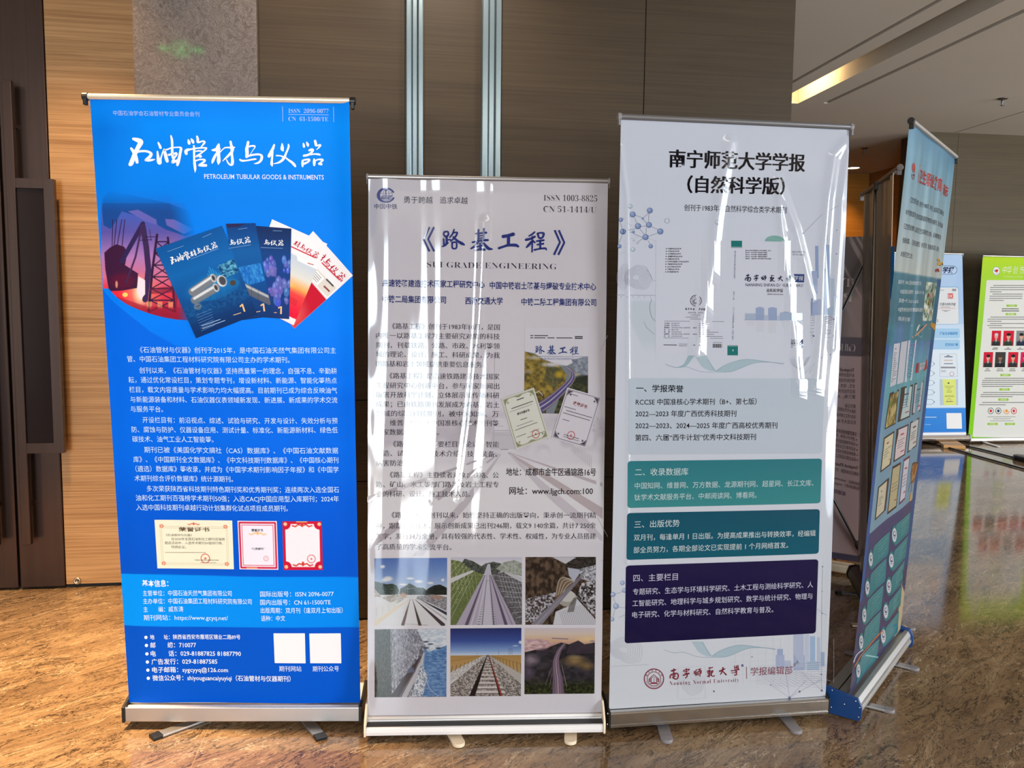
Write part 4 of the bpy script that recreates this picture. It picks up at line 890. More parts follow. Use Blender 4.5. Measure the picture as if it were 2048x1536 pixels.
for par in PAR2:
    k = Ink(P2)
    for t, x0, y0, x1, y1 in par: k.text(t, x0, y0, x1, y1, 13.2, INK2, -0.008, (-0.012, 0.012))
    k.build('paragraph_text', PM_GLOSS, S2)
k = Ink(P2); k.text('地址：成都市金牛区通锦路16号', 1011.8, 945.4, 1191.4, 945.4, 16.5, (34, 28, 36), 0.008); k.build('address_text', PM_GLOSS, S2); k = Ink(P2); k.text('网址：www.ljgch.com:100', 1018.3, 983.3, 1185.1, 983, 16.5, (34, 28, 36), 0.008); k.build('address_text', PM_GLOSS, S2)
# journal cover and two certificates
T7 = lambda x, y: (720+x/4.016, 620+y/4.016)
p = Pic(128, 174, 510, 690, (230, 228, 240), 1322, 145)
hillm = p.inside([(1322, 335), (1400, 350), (1480, 400), (1560, 430), (1660, 450), (1740, 410), (1840, 370), (1840, 840), (1310, 840)])
p.put(hillm, (130, 140, 150)); p.speckle(p.inside([(1322, 335), (1420, 365), (1480, 405), (1600, 440), (1660, 520), (1640, 640), (1480, 760), (1310, 660)])*1.0, (96, 84, 44), (176, 150, 70), 26, 22, 2, 4, 1, 2.2)
p.speckle(p.inside([(1500, 440), (1610, 470), (1640, 560), (1560, 640), (1480, 560)]), (70, 76, 60), (110, 106, 70), 16, 18, 5, 3, 0.8); p.ell(1600, 520, 45, 40, (214, 178, 50), 0.8, 0.7)
p.ell(1545, 440, 120, 26, (222, 222, 232), 0.95, 0.8); p.ell(1400, 385, 90, 22, (214, 216, 228), 0.7, 0.9); p.ell(1350, 500, 60, 20, (190, 186, 190), 0.5, 0.9)
p.speckle(p.inside([(1700, 400), (1840, 370), (1840, 520), (1740, 520)]), (120, 130, 150), (170, 176, 190), 20, 14, 6); p.speckle(p.inside([(1700, 560), (1840, 520), (1840, 840), (1560, 840), (1600, 720)]), (44, 50, 40), (90, 92, 60), 20, 20, 9, 3, 1); p.ell(1780, 560, 70, 45, (40, 48, 44), 0.8, 0.4)
p.speckle(p.inside([(1310, 660), (1480, 680), (1500, 840), (1310, 840)]), (60, 58, 36), (130, 112, 60), 18, 18, 12); p.ell(1730, 520, 55, 20, (206, 190, 150), 0.7, 0.8)
road = ext_poly([(1660, 460), (1705, 500), (1700, 560), (1620, 650), (1520, 740), (1430, 800)])
p.line(road, 14, (92, 84, 140), 1, 92); p.line(road+np.array([0, 0]), 2, (236, 230, 244), 1, 7); p.line(road+np.c_[np.linspace(6, 44, len(road)), np.linspace(0, 12, len(road))], 2, (230, 206, 160), 0.9, 5); p.line(road-np.c_[np.linspace(6, 44, len(road)), np.linspace(0, 12, len(road))], 2, (230, 206, 160), 0.9, 5)
p.line([(1372, 690), (1440, 655), (1470, 690)], 5, (240, 236, 240))
p.build('journal_cover', P2, [(1049.9, 656.6), (1176.2, 656.1), (1175.4, 828.7), (1047.7, 827.4)], PM_GLOSS, S2, 2)
k = Ink(P2); f = remap(891, 490, 1097, 486, *T7(1418, 338), *T7(1760, 334)); k.callig('subgrade', (52, 78, 150), f, 4); k.line([T7(1420, 374), T7(1828, 377)], 0.7, (90, 110, 160), 3); k.text('SUBGRADE ENGINEERING', *T7(1455, 393), *T7(1718, 394), 6, (100, 120, 170), layer=3, shear=0.2)
for x0, y, x1 in ((1368, 208, 1392), (1400, 208, 1510), (1368, 226, 1390), (1398, 226, 1490), (1505, 226, 1562), (1577, 226, 1705), (1725, 216, 1788), (1725, 229, 1788)): k.line([T7(x0, y), T7(x1, y)], 1.7 if x0 < 1700 else 2.2, (60, 56, 66), 3)
k.build('journal_cover_lettering', PM_GLOSS, S2)
def cert2(name, quad, paper, frame, dark):
    p = Pic(88, 118, 100, 134, paper)
    if dark: p.line([(4, 4), (96, 4), (96, 130), (4, 130), (4, 4)], 1.0, frame)
    else: p.line([(2, 2), (98, 2), (98, 132), (2, 132), (2, 2)], 2.4, (224, 222, 214)); p.line([(5, 5), (95, 5), (95, 129), (5, 129), (5, 5)], 1.6, frame)
    for x, y, sx, sy in ((6, 6, 1, 1), (94, 6, -1, 1), (6, 128, 1, -1), (94, 128, -1, -1)):
        p.poly([(x, y), (x+sx*14, y), (x+sx*8, y+sy*4), (x+sx*4, y+sy*8), (x, y+sy*14)], frame, 0.9); p.ell(x+sx*9, y+sy*9, 2.6, 2.6, frame, 0.8)
    if not dark:
        for x in (50,): p.poly([(x-14, 6), (x+14, 6), (x+6, 9), (x, 11), (x-6, 9)], frame, 0.8); p.poly([(x-14, 128), (x+14, 128), (x+6, 125), (x, 123), (x-6, 125)], frame, 0.8)
    seal(p, 50 if dark else 66, 114, 10, 0.8); return p.build(name, P2, quad, PM_GLOSS, S2, 6)
cert2('certificate_print', [(1002.6, 798.8), (1067.4, 776.1), (1098, 875.7), (1032, 900.6)], (236, 236, 228), (140, 146, 110), False)
cert2('certificate_print', [(1134.1, 775.6), (1202.3, 795), (1171.2, 896.9), (1102.2, 876.5)], (232, 228, 240), (60, 56, 74), True)
k = Ink(P2)
def qline(q, a, y, b, w, col):
    TL, TR, BR_, BL = [np.array(z) for z in q]; f = lambda x, yy: (TL+(TR-TL)*x)*(1-yy)+(BL+(BR_-BL)*x)*yy; k.line([f(a, y), f(b, y)], w, col, 8); return f
QA = [(1002.6, 798.8), (1067.4, 776.1), (1098, 875.7), (1032, 900.6)]; QB = [(1134.1, 775.6), (1202.3, 795), (1171.2, 896.9), (1102.2, 876.5)]
for a, y, b, w in ((0.42, 0.12, 0.64, 1.6), (0.2, 0.24, 0.86, 1.3), (0.12, 0.29, 0.82, 0.5), (0.36, 0.5, 0.56, 1.1), (0.2, 0.59, 0.7, 0.7), (0.12, 0.65, 0.8, 0.9), (0.1, 0.78, 0.4, 0.9), (0.52, 0.78, 0.8, 0.7), (0.4, 0.86, 0.92, 0.9)): qline(QA, a, y, b, w, (60, 56, 60))
for a, y, b, w, c in ((0.12, 0.1, 0.36, 1.0, (70, 66, 80)), (0.08, 0.36, 0.42, 1.0, (60, 56, 70)), (0.16, 0.42, 0.92, 1.1, (60, 56, 70)), (0.1, 0.48, 0.88, 1.1, (60, 56, 70)), (0.14, 0.6, 0.34, 1.0, (60, 56, 70)), (0.3, 0.87, 0.74, 1.0, (60, 56, 70)), (0.3, 0.91, 0.76, 0.8, (60, 56, 70))): qline(QB, a, y, b, w, c)
k.build('certificate_text', PM_GLOSS, S2)
k = Ink(P2)
def slanted(t, p0, p1, em, col, off):
    """lettering set along a slanting line, turned with it"""
    V, Fc = text_geo(t, off); a, b = P2.uv([p0, p1]); d = b-a; n = np.array([-d[1], d[0]])/np.hypot(*d); lo, hi = V[:, 0].min(), V[:, 0].max()
    e = P2.uv([(p0[0], p0[1]-em/2), (p0[0], p0[1]+em/2)]); ev = e[0, 1]-e[1, 1]; k.add(a+(V[:, 0:1]-lo)/(hi-lo)*d+(V[:, 1:2]-0.36)*ev*n, Fc, col, 9)
slanted('统计刊源证书', T7(1262, 842), T7(1360, 808), 5.4, (50, 46, 50), 0.02); k.build('certificate_title', PM_GLOSS, S2)
k = Ink(P2); slanted('收录证书', T7(1712, 748), T7(1822, 782), 8.2, (150, 44, 60), 0.02); k.build('certificate_title', PM_GLOSS, S2)
# the six railway photographs
def photo(w, h, ox, oy, draw, quad):
    p = Pic(190, 178, w, h, (200, 200, 200), ox, oy); draw(p); p.build('railway_photo', P2, quad, PM_GLOSS, S2, 2)
def f1(p):
    p.vgrad([(70, (84, 120, 196)), (200, (128, 160, 218)), (330, (196, 210, 232))])
    for x, y, a, b in ((175, 135, 24, 18), (215, 230, 46, 26), (190, 240, 30, 18), (385, 228, 38, 12), (450, 252, 42, 15), (540, 262, 32, 12), (330, 275, 40, 10), (635, 240, 16, 14)): p.ell(x, y, a, b, (246, 246, 250), 0.95, 0.6)
    p.speckle(p.inside([(112, 250), (150, 256), (200, 272), (250, 268), (285, 285), (300, 320), (292, 360), (112, 372)]), (24, 40, 38), (70, 92, 76), 10, 8, 1)
    p.speckle(p.inside([(310, 305), (345, 290), (380, 265), (410, 280), (440, 298), (480, 298), (505, 312), (520, 355), (300, 355)]), (30, 48, 48), (70, 92, 84), 10, 8, 2)
    p.speckle(p.inside([(470, 350), (530, 300), (570, 280), (615, 274), (668, 300), (668, 366), (480, 366)]), (14, 22, 24), (44, 56, 52), 10, 8, 3)
    p.poly([(112, 355), (668, 355), (668, 600), (112, 600)], (226, 226, 232)); p.speckle(p.inside([(112, 305), (180, 385), (270, 430), (330, 395), (360, 372), (300, 345), (200, 370), (112, 372)]), (150, 146, 140), (220, 214, 206), 9, 7, 4)
    p.speckle(p.inside([(440, 362), (560, 350), (668, 372), (668, 480), (520, 410), (432, 388)]), (110, 108, 116), (186, 184, 190), 7, 6, 5); p.ell(335, 355, 34, 26, (206, 150, 120), 0.8, 0.6); p.ell(590, 372, 60, 20, (170, 134, 116), 0.8, 0.5)
    p.poly([(112, 430), (270, 405), (285, 440), (112, 560)], (226, 224, 224)); p.poly([(112, 560), (285, 440), (390, 385), (130, 592), (112, 592)], (232, 216, 190))
    for i in range(4): p.line([(128+i*46, 455-i*8), (128+i*46, 520-i*22)], 2, (170, 168, 172))
    p.line([(386, 390), (330, 585)], 3, (96, 62, 50), 1, 26); p.line([(404, 390), (462, 590)], 3, (70, 60, 56), 1, 24); p.line([(425, 392), (640, 585)], 3, (72, 60, 66), 1, 30); p.line([(450, 395), (668, 545)], 3, (180, 176, 186), 1, 14); p.line([(470, 395), (668, 500)], 3, (56, 60, 76), 1, 22)
    p.line([(366, 300), (366, 380)], 2.5, (190, 196, 206)); p.line([(474, 300), (474, 372)], 2.5, (120, 130, 140)); p.line([(350, 306), (410, 306)], 2, (170, 176, 186)); p.line([(355, 580), (520, 588)], 2.5, (120, 110, 110)); p.poly([(375, 392), (410, 392), (440, 592), (350, 592)], (240, 240, 244), 0.35)
def f2(p):
    p.vgrad([(60, (206, 204, 222)), (150, (226, 226, 236)), (590, (190, 186, 204))])
    p.speckle(p.inside([(770, 110), (800, 72), (860, 90), (930, 130), (955, 110), (1020, 96), (1080, 110), (1110, 150), (1050, 190), (960, 195), (880, 180)]), (44, 52, 50), (104, 112, 104), 10, 9, 6)
    p.speckle(p.inside([(1040, 150), (1100, 100), (1180, 84), (1245, 110), (1245, 210), (1100, 180)]), (140, 148, 136), (186, 190, 186), 14, 12, 7)
    p.speckle(p.inside([(693, 80), (760, 90), (850, 160), (945, 195), (740, 585), (693, 585)]), (84, 100, 58), (132, 142, 88), 9, 8, 8); p.poly([(693, 222), (860, 160), (870, 172), (693, 262)], (212, 212, 218)); p.poly([(693, 470), (940, 196), (952, 200), (740, 585), (693, 585)], (98, 112, 70), 0.5)
    for i in range(7): p.line([(693, 120+i*70), (760+i*18, 70+i*20)], 3, (206, 212, 196), 0.8); p.line([(693+i*30, 95+i*10), (720+i*34, 300+i*30)], 2.5, (206, 212, 196), 0.6)
    p.speckle(p.inside([(1005, 190), (1110, 175), (1245, 240), (1245, 585), (1180, 585)]), (76, 74, 80), (120, 118, 124), 9, 9, 9); p.poly([(1100, 172), (1245, 220), (1245, 262), (1110, 186)], (196, 196, 204))
    for i in range(9): p.line([(1015+i*22, 200+i*42), (1245, 232+i*36)], 3, (206, 206, 214), 0.85); p.line([(1060+i*24, 180+i*8), (1100+i*34, 330+i*34)], 3, (206, 206, 214), 0.7)
    p.poly([(948, 195), (1005, 195), (1195, 585), (735, 585)], (178, 170, 190)); p.poly([(962, 195), (985, 195), (1040, 585), (890, 585)], (200, 196, 212)); p.poly([(975, 112), (995, 112), (1006, 200), (946, 200)], (196, 192, 208))
    for a, b, w, c in (((955, 200), (815, 585), 26, (96, 84, 110)), ((963, 200), (850, 585), 10, (206, 202, 216)), ((998, 200), (1118, 585), 24, (90, 80, 104)), ((990, 200), (1025, 585), 12, (104, 94, 116)), ((970, 200), (935, 585), 9, (130, 120, 140)), ((1004, 200), (1165, 585), 12, (150, 142, 160))): p.line([a, b], 3, c, 1, w)
    for i in range(26):
        t = (i/25)**1.5; y = 240+t*340; p.line([(968-t*80+10, y), (968-t*48, y)], 1+t*5, (96, 88, 106), 0.8); p.line([(985+t*30, y), (990+t*55, y)], 1+t*5, (110, 100, 120), 0.7)
def f3(p):
    p.a[:] = (64, 52, 46); p.speckle(np.ones_like(p.X), (38, 30, 28), (104, 84, 70), 22, 30, 10, 4, 1, 2.4); p.poly([(1470, 58), (1640, 60), (1700, 90), (1570, 110)], (206, 204, 214)); p.speckle(p.inside([(1560, 120), (1640, 70), (1800, 58), (1812, 150), (1700, 150), (1620, 170)]), (28, 28, 30), (70, 66, 66), 14, 10, 11)
    p.poly([(1590, 140), (1720, 160), (1680, 190), (1640, 250), (1600, 200)], (186, 190, 208)); p.speckle(p.inside([(1680, 150), (1808, 120), (1808, 260), (1700, 230)]), (100, 100, 112), (222, 222, 232), 10, 9, 12); p.speckle(p.inside([(1700, 260), (1808, 240), (1808, 520), (1660, 360)]), (34, 30, 32), (214, 212, 222), 13, 12, 13, 3, 1, 3)
    p.speckle(p.inside([(1268, 380), (1500, 330), (1480, 430), (1350, 560), (1268, 560)]), (58, 48, 44), (196, 196, 210), 12, 12, 14, 3, 1, 3); p.ell(1590, 380, 75, 60, (170, 166, 160), 1); p.ell(1590, 360, 60, 45, (206, 202, 200), 1)
    p.poly([(1500, 480), (1640, 420), (1660, 375), (1808, 540), (1808, 580), (1560, 580), (1480, 580)], (214, 214, 224))
    for i in range(22): p.line([(1530+i*13, 480-i*4), (1560+i*14, 580)], 2.5, (120, 116, 120), 0.8)
    p.poly([(1500, 330), (1520, 240), (1550, 200), (1640, 240), (1560, 330), (1500, 400)], (118, 98, 78)); 
    for i in range(4): p.line(ext_poly([(1500+i*18, 360-i*10), (1530+i*22, 230+i*14), (1600+i*14, 225+i*8), (1650, 250)]), 5, (206, 196, 186), 0.9)
    p.line([(1345, 585), (1690, 215)], 62, (150, 144, 160), 1, 18); p.line([(1345, 585), (1690, 215)], 30, (196, 192, 206), 1, 8)
    for dx in (-24, -10, 6, 22): p.line([(1345+dx, 585), (1690+dx*0.25, 215)], 5, (70, 62, 76), 1, 2)
    p.poly([(1600, 440), (1640, 370), (1665, 375), (1640, 480), (1590, 485)], (80, 74, 72), 0.6)
def f4(p):
    p.a[:] = (86, 92, 104); p.speckle(np.ones_like(p.X), (70, 74, 88), (196, 198, 212), 9, 14, 15, 4, 1, 2.0); p.poly([(430, 612), (670, 610), (665, 1140), (480, 900), (500, 740)], (106, 146, 196))
    p.speckle(p.inside([(430, 612), (670, 610), (665, 760), (520, 790), (490, 720)]), (186, 200, 220), (232, 238, 246), 24, 10, 16); p.speckle(p.inside([(500, 800), (665, 740), (661, 1136), (480, 1136)]), (66, 110, 170), (128, 166, 212), 20, 6, 17)
    p.speckle(p.inside([(112, 615), (240, 612), (250, 900), (240, 1140), (112, 1140)]), (26, 36, 36), (76, 84, 70), 10, 14, 18, 4); p.speckle(p.inside([(230, 612), (440, 612), (480, 740), (350, 960), (240, 1050)]), (108, 110, 126), (206, 206, 220), 7, 16, 19, 4, 0.7)
    for x, y in ((540, 730), (600, 762), (505, 712), (508, 760)): p.ell(x, y, 22, 6, (60, 66, 76), 0.9)
    p.line([(490, 800), (470, 880), (400, 1010), (330, 1140)], 12, (196, 196, 204), 1, 56); p.line([(465, 830), (380, 960), (270, 1138)], 16, (62, 52, 62), 1, 66); p.line([(470, 820), (420, 940), (350, 1060), (310, 1138)], 6, (110, 104, 116), 1, 18)
    p.poly([(372, 920), (410, 910), (416, 945), (360, 955)], (90, 104, 132)); p.speckle(p.inside([(470, 880), (520, 980), (500, 1060), (480, 1136), (395, 1136), (430, 1000)]), (120, 136, 160), (236, 240, 248), 8, 8, 20, 3, 1, 2.6)
    p.line(ext_poly([(480, 860), (500, 980), (540, 1080), (600, 1130)]), 5, (226, 236, 246), 0.6)
def f5(p):
    p.vgrad([(604, (36, 48, 110)), (700, (58, 84, 160)), (780, (140, 170, 220)), (812, (206, 220, 238)), (813, (176, 138, 84)), (880, (186, 148, 92)), (1000, (176, 160, 140)), (1135, (168, 162, 156))])
    p.ell(1230, 715, 20, 16, (236, 238, 244), 0.9, 0.5); p.ell(1190, 742, 30, 8, (220, 228, 240), 0.7, 0.7)
    g0 = p.inside([(970, 812), (985, 812), (1236, 960), (1236, 1135), (690, 1135), (690, 945)]); p.put(g0, (186, 180, 176)); p.speckle(p.inside([(972, 812), (984, 812), (1236, 1040), (1236, 1135), (690, 1135), (690, 1030)]), (96, 88, 86), (196, 188, 184), 7, 5, 21, 2, 1, 2.6)
    p.speckle(p.inside([(690, 945), (940, 815), (960, 820), (690, 1040)]), (170, 166, 164), (226, 224, 226), 8, 6, 22)
    for i in range(14):
        t = (i/13)**1.8; y = 830+t*270; xc = 978; w = 18+t*235; yy = p.Y; p.line([(xc-w/2-10*t, y), (xc-w/4, y-3*t), (xc+w/4, y-3*t), (xc+w/2, y)], 1.5+t*16, (216, 208, 206)); p.line([(xc-w/2, y+(1.5+t*16)*0.62), (xc+w/2, y+(1.5+t*16)*0.62)], 1+t*6, (110, 92, 88), 0.8)
    p.line([(974, 812), (855, 1135)], 3, (28, 24, 28), 1, 44); p.line([(984, 812), (1085, 1135)], 3, (150, 62, 54), 1, 20); p.line([(983, 812), (1074, 1135)], 1, (40, 26, 28), 1, 10)
    for i in range(11):
        t = (i/10)**1.4; x = 950-t*245; y = 818+t*60; p.line([(x, y+8+t*14), (x-8*t-3, y+26+t*40)], 1.5+t*2, (60, 52, 40)); x = 1010+t*220; p.line([(x, y+2), (x+6, y+20+t*60)], 1.5+t*2, (80, 60, 44))
    p.line([(692, 858), (960, 815)], 2, (110, 90, 60), 0.8); p.line([(1236, 880), (1000, 818)], 2, (110, 90, 60), 0.8)
    for x in (1140, 1152, 1164): p.line([(x, 762), (x, 808)], 2, (90, 96, 116))
    p.line([(1062, 780), (1062, 808)], 2, (100, 106, 126)); p.line([(1136, 768), (1170, 768)], 1.5, (90, 96, 116)); p.line([(895, 796), (895, 810)], 1.5, (100, 106, 126))
def f6(p):
    p.vgrad([(602, (214, 202, 214)), (650, (224, 204, 190)), (700, (220, 180, 150)), (760, (176, 128, 130)), (820, (70, 62, 76)), (1115, (44, 46, 44))]); p.ell(1740, 690, 110, 36, (240, 210, 160), 0.8, 0.9)
    p.speckle(p.inside([(1258, 690), (1400, 690), (1480, 720), (1400, 770), (1258, 790)]), (180, 140, 150), (230, 200, 196), 30, 12, 23); p.line([(1470, 682), (1590, 688)], 8, (116, 104, 140), 0.8); p.ell(1300, 700, 60, 14, (196, 160, 180), 0.8, 0.8); p.ell(1780, 705, 30, 8, (120, 106, 140), 0.7, 0.7)
    p.speckle(p.inside([(1258, 790), (1340, 770), (1400, 780), (1460, 745), (1540, 715), (1600, 730), (1670, 700), (1720, 730), (1800, 715), (1800, 1115), (1258, 1115)]), (30, 32, 40), (62, 58, 66), 34, 26, 24); p.poly([(1600, 735), (1670, 700), (1730, 735), (1800, 720), (1800, 800), (1580, 800)], (66, 56, 70), 0.7); p.ell(1400, 780, 60, 30, (62, 52, 70), 0.7, 0.6)
    p.ell(1310, 850, 80, 60, (176, 156, 170), 0.7, 0.8); p.ell(1290, 940, 60, 70, (110, 96, 124), 0.6, 0.9); p.ell(1650, 860, 130, 55, (176, 140, 84), 0.75, 0.9); p.ell(1740, 900, 80, 40, (180, 140, 70), 0.6, 0.9); p.ell(1640, 830, 70, 24, (206, 176, 120), 0.5, 0.9)
    p.speckle(np.clip((p.Y-990)/70, 0, 1), (18, 26, 16), (66, 74, 38), 14, 12, 25, 3, 0.9, 2.4)
    rd = ext_poly([(1568, 722), (1525, 780), (1502, 850), (1505, 930), (1515, 1000), (1520, 1115)]); p.line(rd, 10, (112, 92, 116), 1, 92); p.line(rd, 2, (206, 186, 190), 1, 6); p.line(rd+np.array([16, 0]), 1.5, (180, 150, 150), 0.8, 4); p.line(rd-np.array([16, 0]), 1.5, (180, 150, 150), 0.8, 4)
    p.line([(1545, 890), (1585, 1060)], 2, (220, 200, 170)); p.line([(1470, 905), (1420, 1040)], 2, (200, 180, 160), 0.8); p.line([(1470, 960), (1450, 1060)], 2, (200, 180, 160), 0.7)
photo(556, 522, 112, 70, f1, [(749.2, 1119), (894, 1117.7), (893, 1253.6), (749.2, 1253)])
photo(547, 524, 693, 62, f2, [(901.5, 1117), (1043, 1116), (1043, 1251), (900.5, 1252.3)])
photo(542, 522, 1266, 58, f3, [(1050.2, 1115.6), (1190.8, 1114.8), (1189.5, 1250.5), (1049.7, 1251)])
photo(552, 528, 112, 612, f4, [(749.2, 1261), (893, 1259.4), (892.1, 1395.6), (749.2, 1396.9)])
photo(545, 526, 690, 604, f5, [(900.2, 1258.9), (1041.9, 1257.3), (1040.6, 1393.5), (900.2, 1394.3)])
photo(542, 510, 1258, 603, f6, [(1048.6, 1257.6), (1188.8, 1257), (1187.2, 1388.3), (1047.6, 1389.8)])
zt, yt = Z2+H2*math.cos(L2), -H2*math.sin(L2)
top_rail(B2, 0.80, zt+0.004, yt, plain('grey_rail', (150, 146, 146), 0.35, 0.7), M_GREYP, 0.009, 0.006); pole(B2, 0.06, zt, yt)
c = cassette(B2, 0.80, [(-0.045, 0.024), (-0.047, 0.036), (-0.045, 0.050), (-0.038, 0.053), (-0.006, 0.053), (-0.006, 0.064), (0.02, 0.066), (0.075, 0.10), (0.075, 0.024)], M_WHITEP, [(-0.05, 0.022), (-0.052, 0.04), (-0.048, 0.066), (-0.02, 0.10), (0.0, 0.115), (0.08, 0.115), (0.08, 0.022)], M_CREAM, 0.007)
obj('slot', bx(-0.405, 0.405, -0.040, -0.0065, 0.053, 0.0545), M_BLACK, c)
bm = bmesh.new(); tube(bm, [(-0.40, -0.006, 0.0665), (0.40, -0.006, 0.0665)], 0.006, 12); obj('leader_roll', bm, M_WHITEP, c, True)
foot(B2, (0.172, 2.86), (0.214, 2.650), 0.042, M_CREAM, h=0.012); foot(B2, (0.632, 2.86), (0.580, 2.622), 0.042, M_CREAM, h=0.012)

# ================================================================== 3: university journal banner (glossy film)
Z3, L3, H3 = 0.08, -0.0086, 1.9949
B3 = empty('rollup_banner', (1.1317, 2.7044, 0), 0.0108)
tag(B3, 'tall pale grey roll-up banner with black heading above teal and navy text boxes', 'banner', 'roll-up banners in the foyer')
P3 = Panel(0.8, H3, [(1240, 239), (1700, 255), (1221.6, 1420), (1648.4, 1393)], 0.58)
def path3(*pts): return [tuple(a) for a in P3.uv(pts)]
FOLDS = [(path3((1459, 285), (1447, 350), (1432, 440), (1424, 520), (1406, 620), (1392, 712)), 0.0125, 0.0026), (path3((1553, 360), (1560, 440), (1573, 560), (1588, 690), (1597, 790)), 0.009, 0.0020), (path3((1560, 380), (1590, 460), (1610, 540), (1625, 600)), 0.009, 0.0020),
         (path3((1690, 285), (1668, 310), (1655, 400), (1645, 520), (1640, 660), (1630, 780)), 0.011, 0.0030), (path3((1697, 300), (1682, 400), (1672, 560), (1664, 700)), 0.008, 0.0020), (path3((1239, 300), (1252, 400), (1254, 560), (1257, 800), (1256, 1130)), 0.0055, 0.0011)]
def d3(u, v):
    d = 0.002*np.sin(5*u+0.8*v)+0.004*np.exp(-((u-0.40)/0.02)**2)*np.sin(5*v)
    for p, s, h in FOLDS: d = d+ridge(u, v, p, s*1.55, h*1.75)
    return d+ridge(u, v, path3((1578, 470), (1592, 520), (1600, 560)), 0.02, 0.002)*(noise_uv(u, v, 60, 40, 6)-0.2)
P3.disp = d3
def base3(x, y, u, v):
    c = stops(y, [(230, (214, 222, 240)), (760, (216, 222, 238)), (1420, (222, 226, 236))]); m = np.clip((1330-x)/4, 0, 1)*np.clip((y-605)/6, 0, 1)*np.clip((x-1257-np.clip((y-650)/2.2, 0, 34))/8, 0, 1)*np.clip((715-y)/30, 0, 1)
    return mixc(c, (196, 210, 222), m*0.6)
S3 = sheet(P3, 400, 700, base3, PM_GLOSS, B3, Z3, L3)
BLK = (22, 20, 34)
k = Ink(P3); k.text('南宁师范大学学报', 1337.2, 320.3, 1609.3, 326.8, 39, BLK, 0.006, (-0.026, -0.013, 0.0, 0.013, 0.026)); k.build('title_lettering', PM_GLOSS, S3)
k = Ink(P3); k.text('（自然科学版）', 1373.6, 372.3, 1567.7, 374.6, 37, BLK, 0.006, (-0.026, -0.013, 0.0, 0.013, 0.026)); k.build('title_lettering', PM_GLOSS, S3)
k = Ink(P3); k.text('创刊于1983年｜自然科学综合类学术期刊', 1367.1, 419.2, 1571.6, 422.6, 14.5, (40, 36, 50)); k.build('subtitle_text', PM_GLOSS, S3)
# line drawing of molecules, contour map, ribbon, skyline
TB = lambda x, y: (1225+x/9.6, 400+y/9.6)
NODE, MID, LN = (92, 112, 164), (136, 158, 204), (130, 138, 164)
k = Ink(P3)
for a, b in (((165, 420), (330, 365)), ((430, 340), (560, 385)), ((410, 385), (460, 495)), ((580, 390), (690, 290)), ((690, 300), (680, 470)), ((580, 420), (650, 490)), ((140, 480), (180, 610)), ((230, 660), (370, 670)), ((240, 645), (480, 590)), ((535, 560), (640, 545)), ((740, 555), (860, 615)), ((515, 600), (600, 710)), ((640, 580), (630, 720)), ((680, 745), (860, 680)), ((400, 700), (570, 770)), ((180, 730), (115, 890)), ((570, 790), (480, 860)), ((670, 830), (720, 910))): k.line([TB(*a), TB(*b)], 0.8, LN, 1.5)
for a, b in (((250, 480), (370, 545)), ((200, 830), (500, 760)), ((680, 790), (850, 840)), ((110, 1110), (240, 1040)), ((610, 935), (660, 938))): k.line([TB(*a), TB(*b)], 0.5, (186, 192, 208), 1.5)
for x, y, r in ((378, 325, 56), (705, 245, 56), (480, 550, 58), (690, 525, 56), (908, 650, 58), (625, 762, 58), (190, 660, 56), (150, 430, 42), (125, 945, 40), (725, 938, 42), (570, 402, 22), (392, 665, 28)): k.ball(*TB(x, y), r/9.6, NODE, MID, 2)
for x, y, r in ((328, 168, 46), (385, 1005, 44), (470, 872, 26), (400, 825, 20), (1990, 470, 46)): k.ball(*TB(x, y), r/9.6, (160, 176, 200), (196, 208, 224), 2)
k.ring(1333, 446, 4.7, 5, 0.7, (150, 170, 190))
def wob(cx, cy, rx, ry, seed, n=36):
    g = np.random.RandomState(seed); t = np.linspace(0, 2*np.pi, n+1); w = 1+0.10*np.sin(2*t+g.rand()*6)+0.07*np.sin(3*t+g.rand()*6)+0.03*np.sin(7*t+g.rand()*6); return np.c_[cx+rx*w*np.cos(t), cy+ry*w*np.sin(t)]
for i in range(6): k.line(np.maximum(wob(1246, 560, 12-2*i, 25-3.4*i, 3), (1233.5, 0)), 0.45, (168, 164, 188), 1.5)
for i in range(8): k.line(wob(1276-i*0.6, 561, 24-2.5*i, 26-2.8*i, 5), 0.5, (150, 152, 176), 1.5)
k.line([(1293, 545), (1300, 555), (1306, 569), (1312, 566)], 0.5, LN, 1.5); k.line([(1233, 596.5), (1312, 597)], 0.7, LN, 1.5); k.line([(1311, 500), (1311, 600)], 0.4, (180, 184, 202), 1.5)
for i in range(6): k.disc(1242+i*11.6, 600.5, 0.9, 0.9, (150, 156, 180), 1.5, 8); k.disc(1311, 497+i*18, 0.9, 0.8, (150, 156, 180), 1.5, 8)
k.line(ext_poly([(1303, 604), (1299, 620), (1303, 640), (1311, 649)]), 0.8, (120, 150, 168), 1.5); k.line(ext_poly([(1288, 650), (1292, 660), (1300, 668), (1309, 676)]), 0.7, (140, 166, 180), 1.5)
k.build('molecule_and_map_drawing', PM_GLOSS, S3)
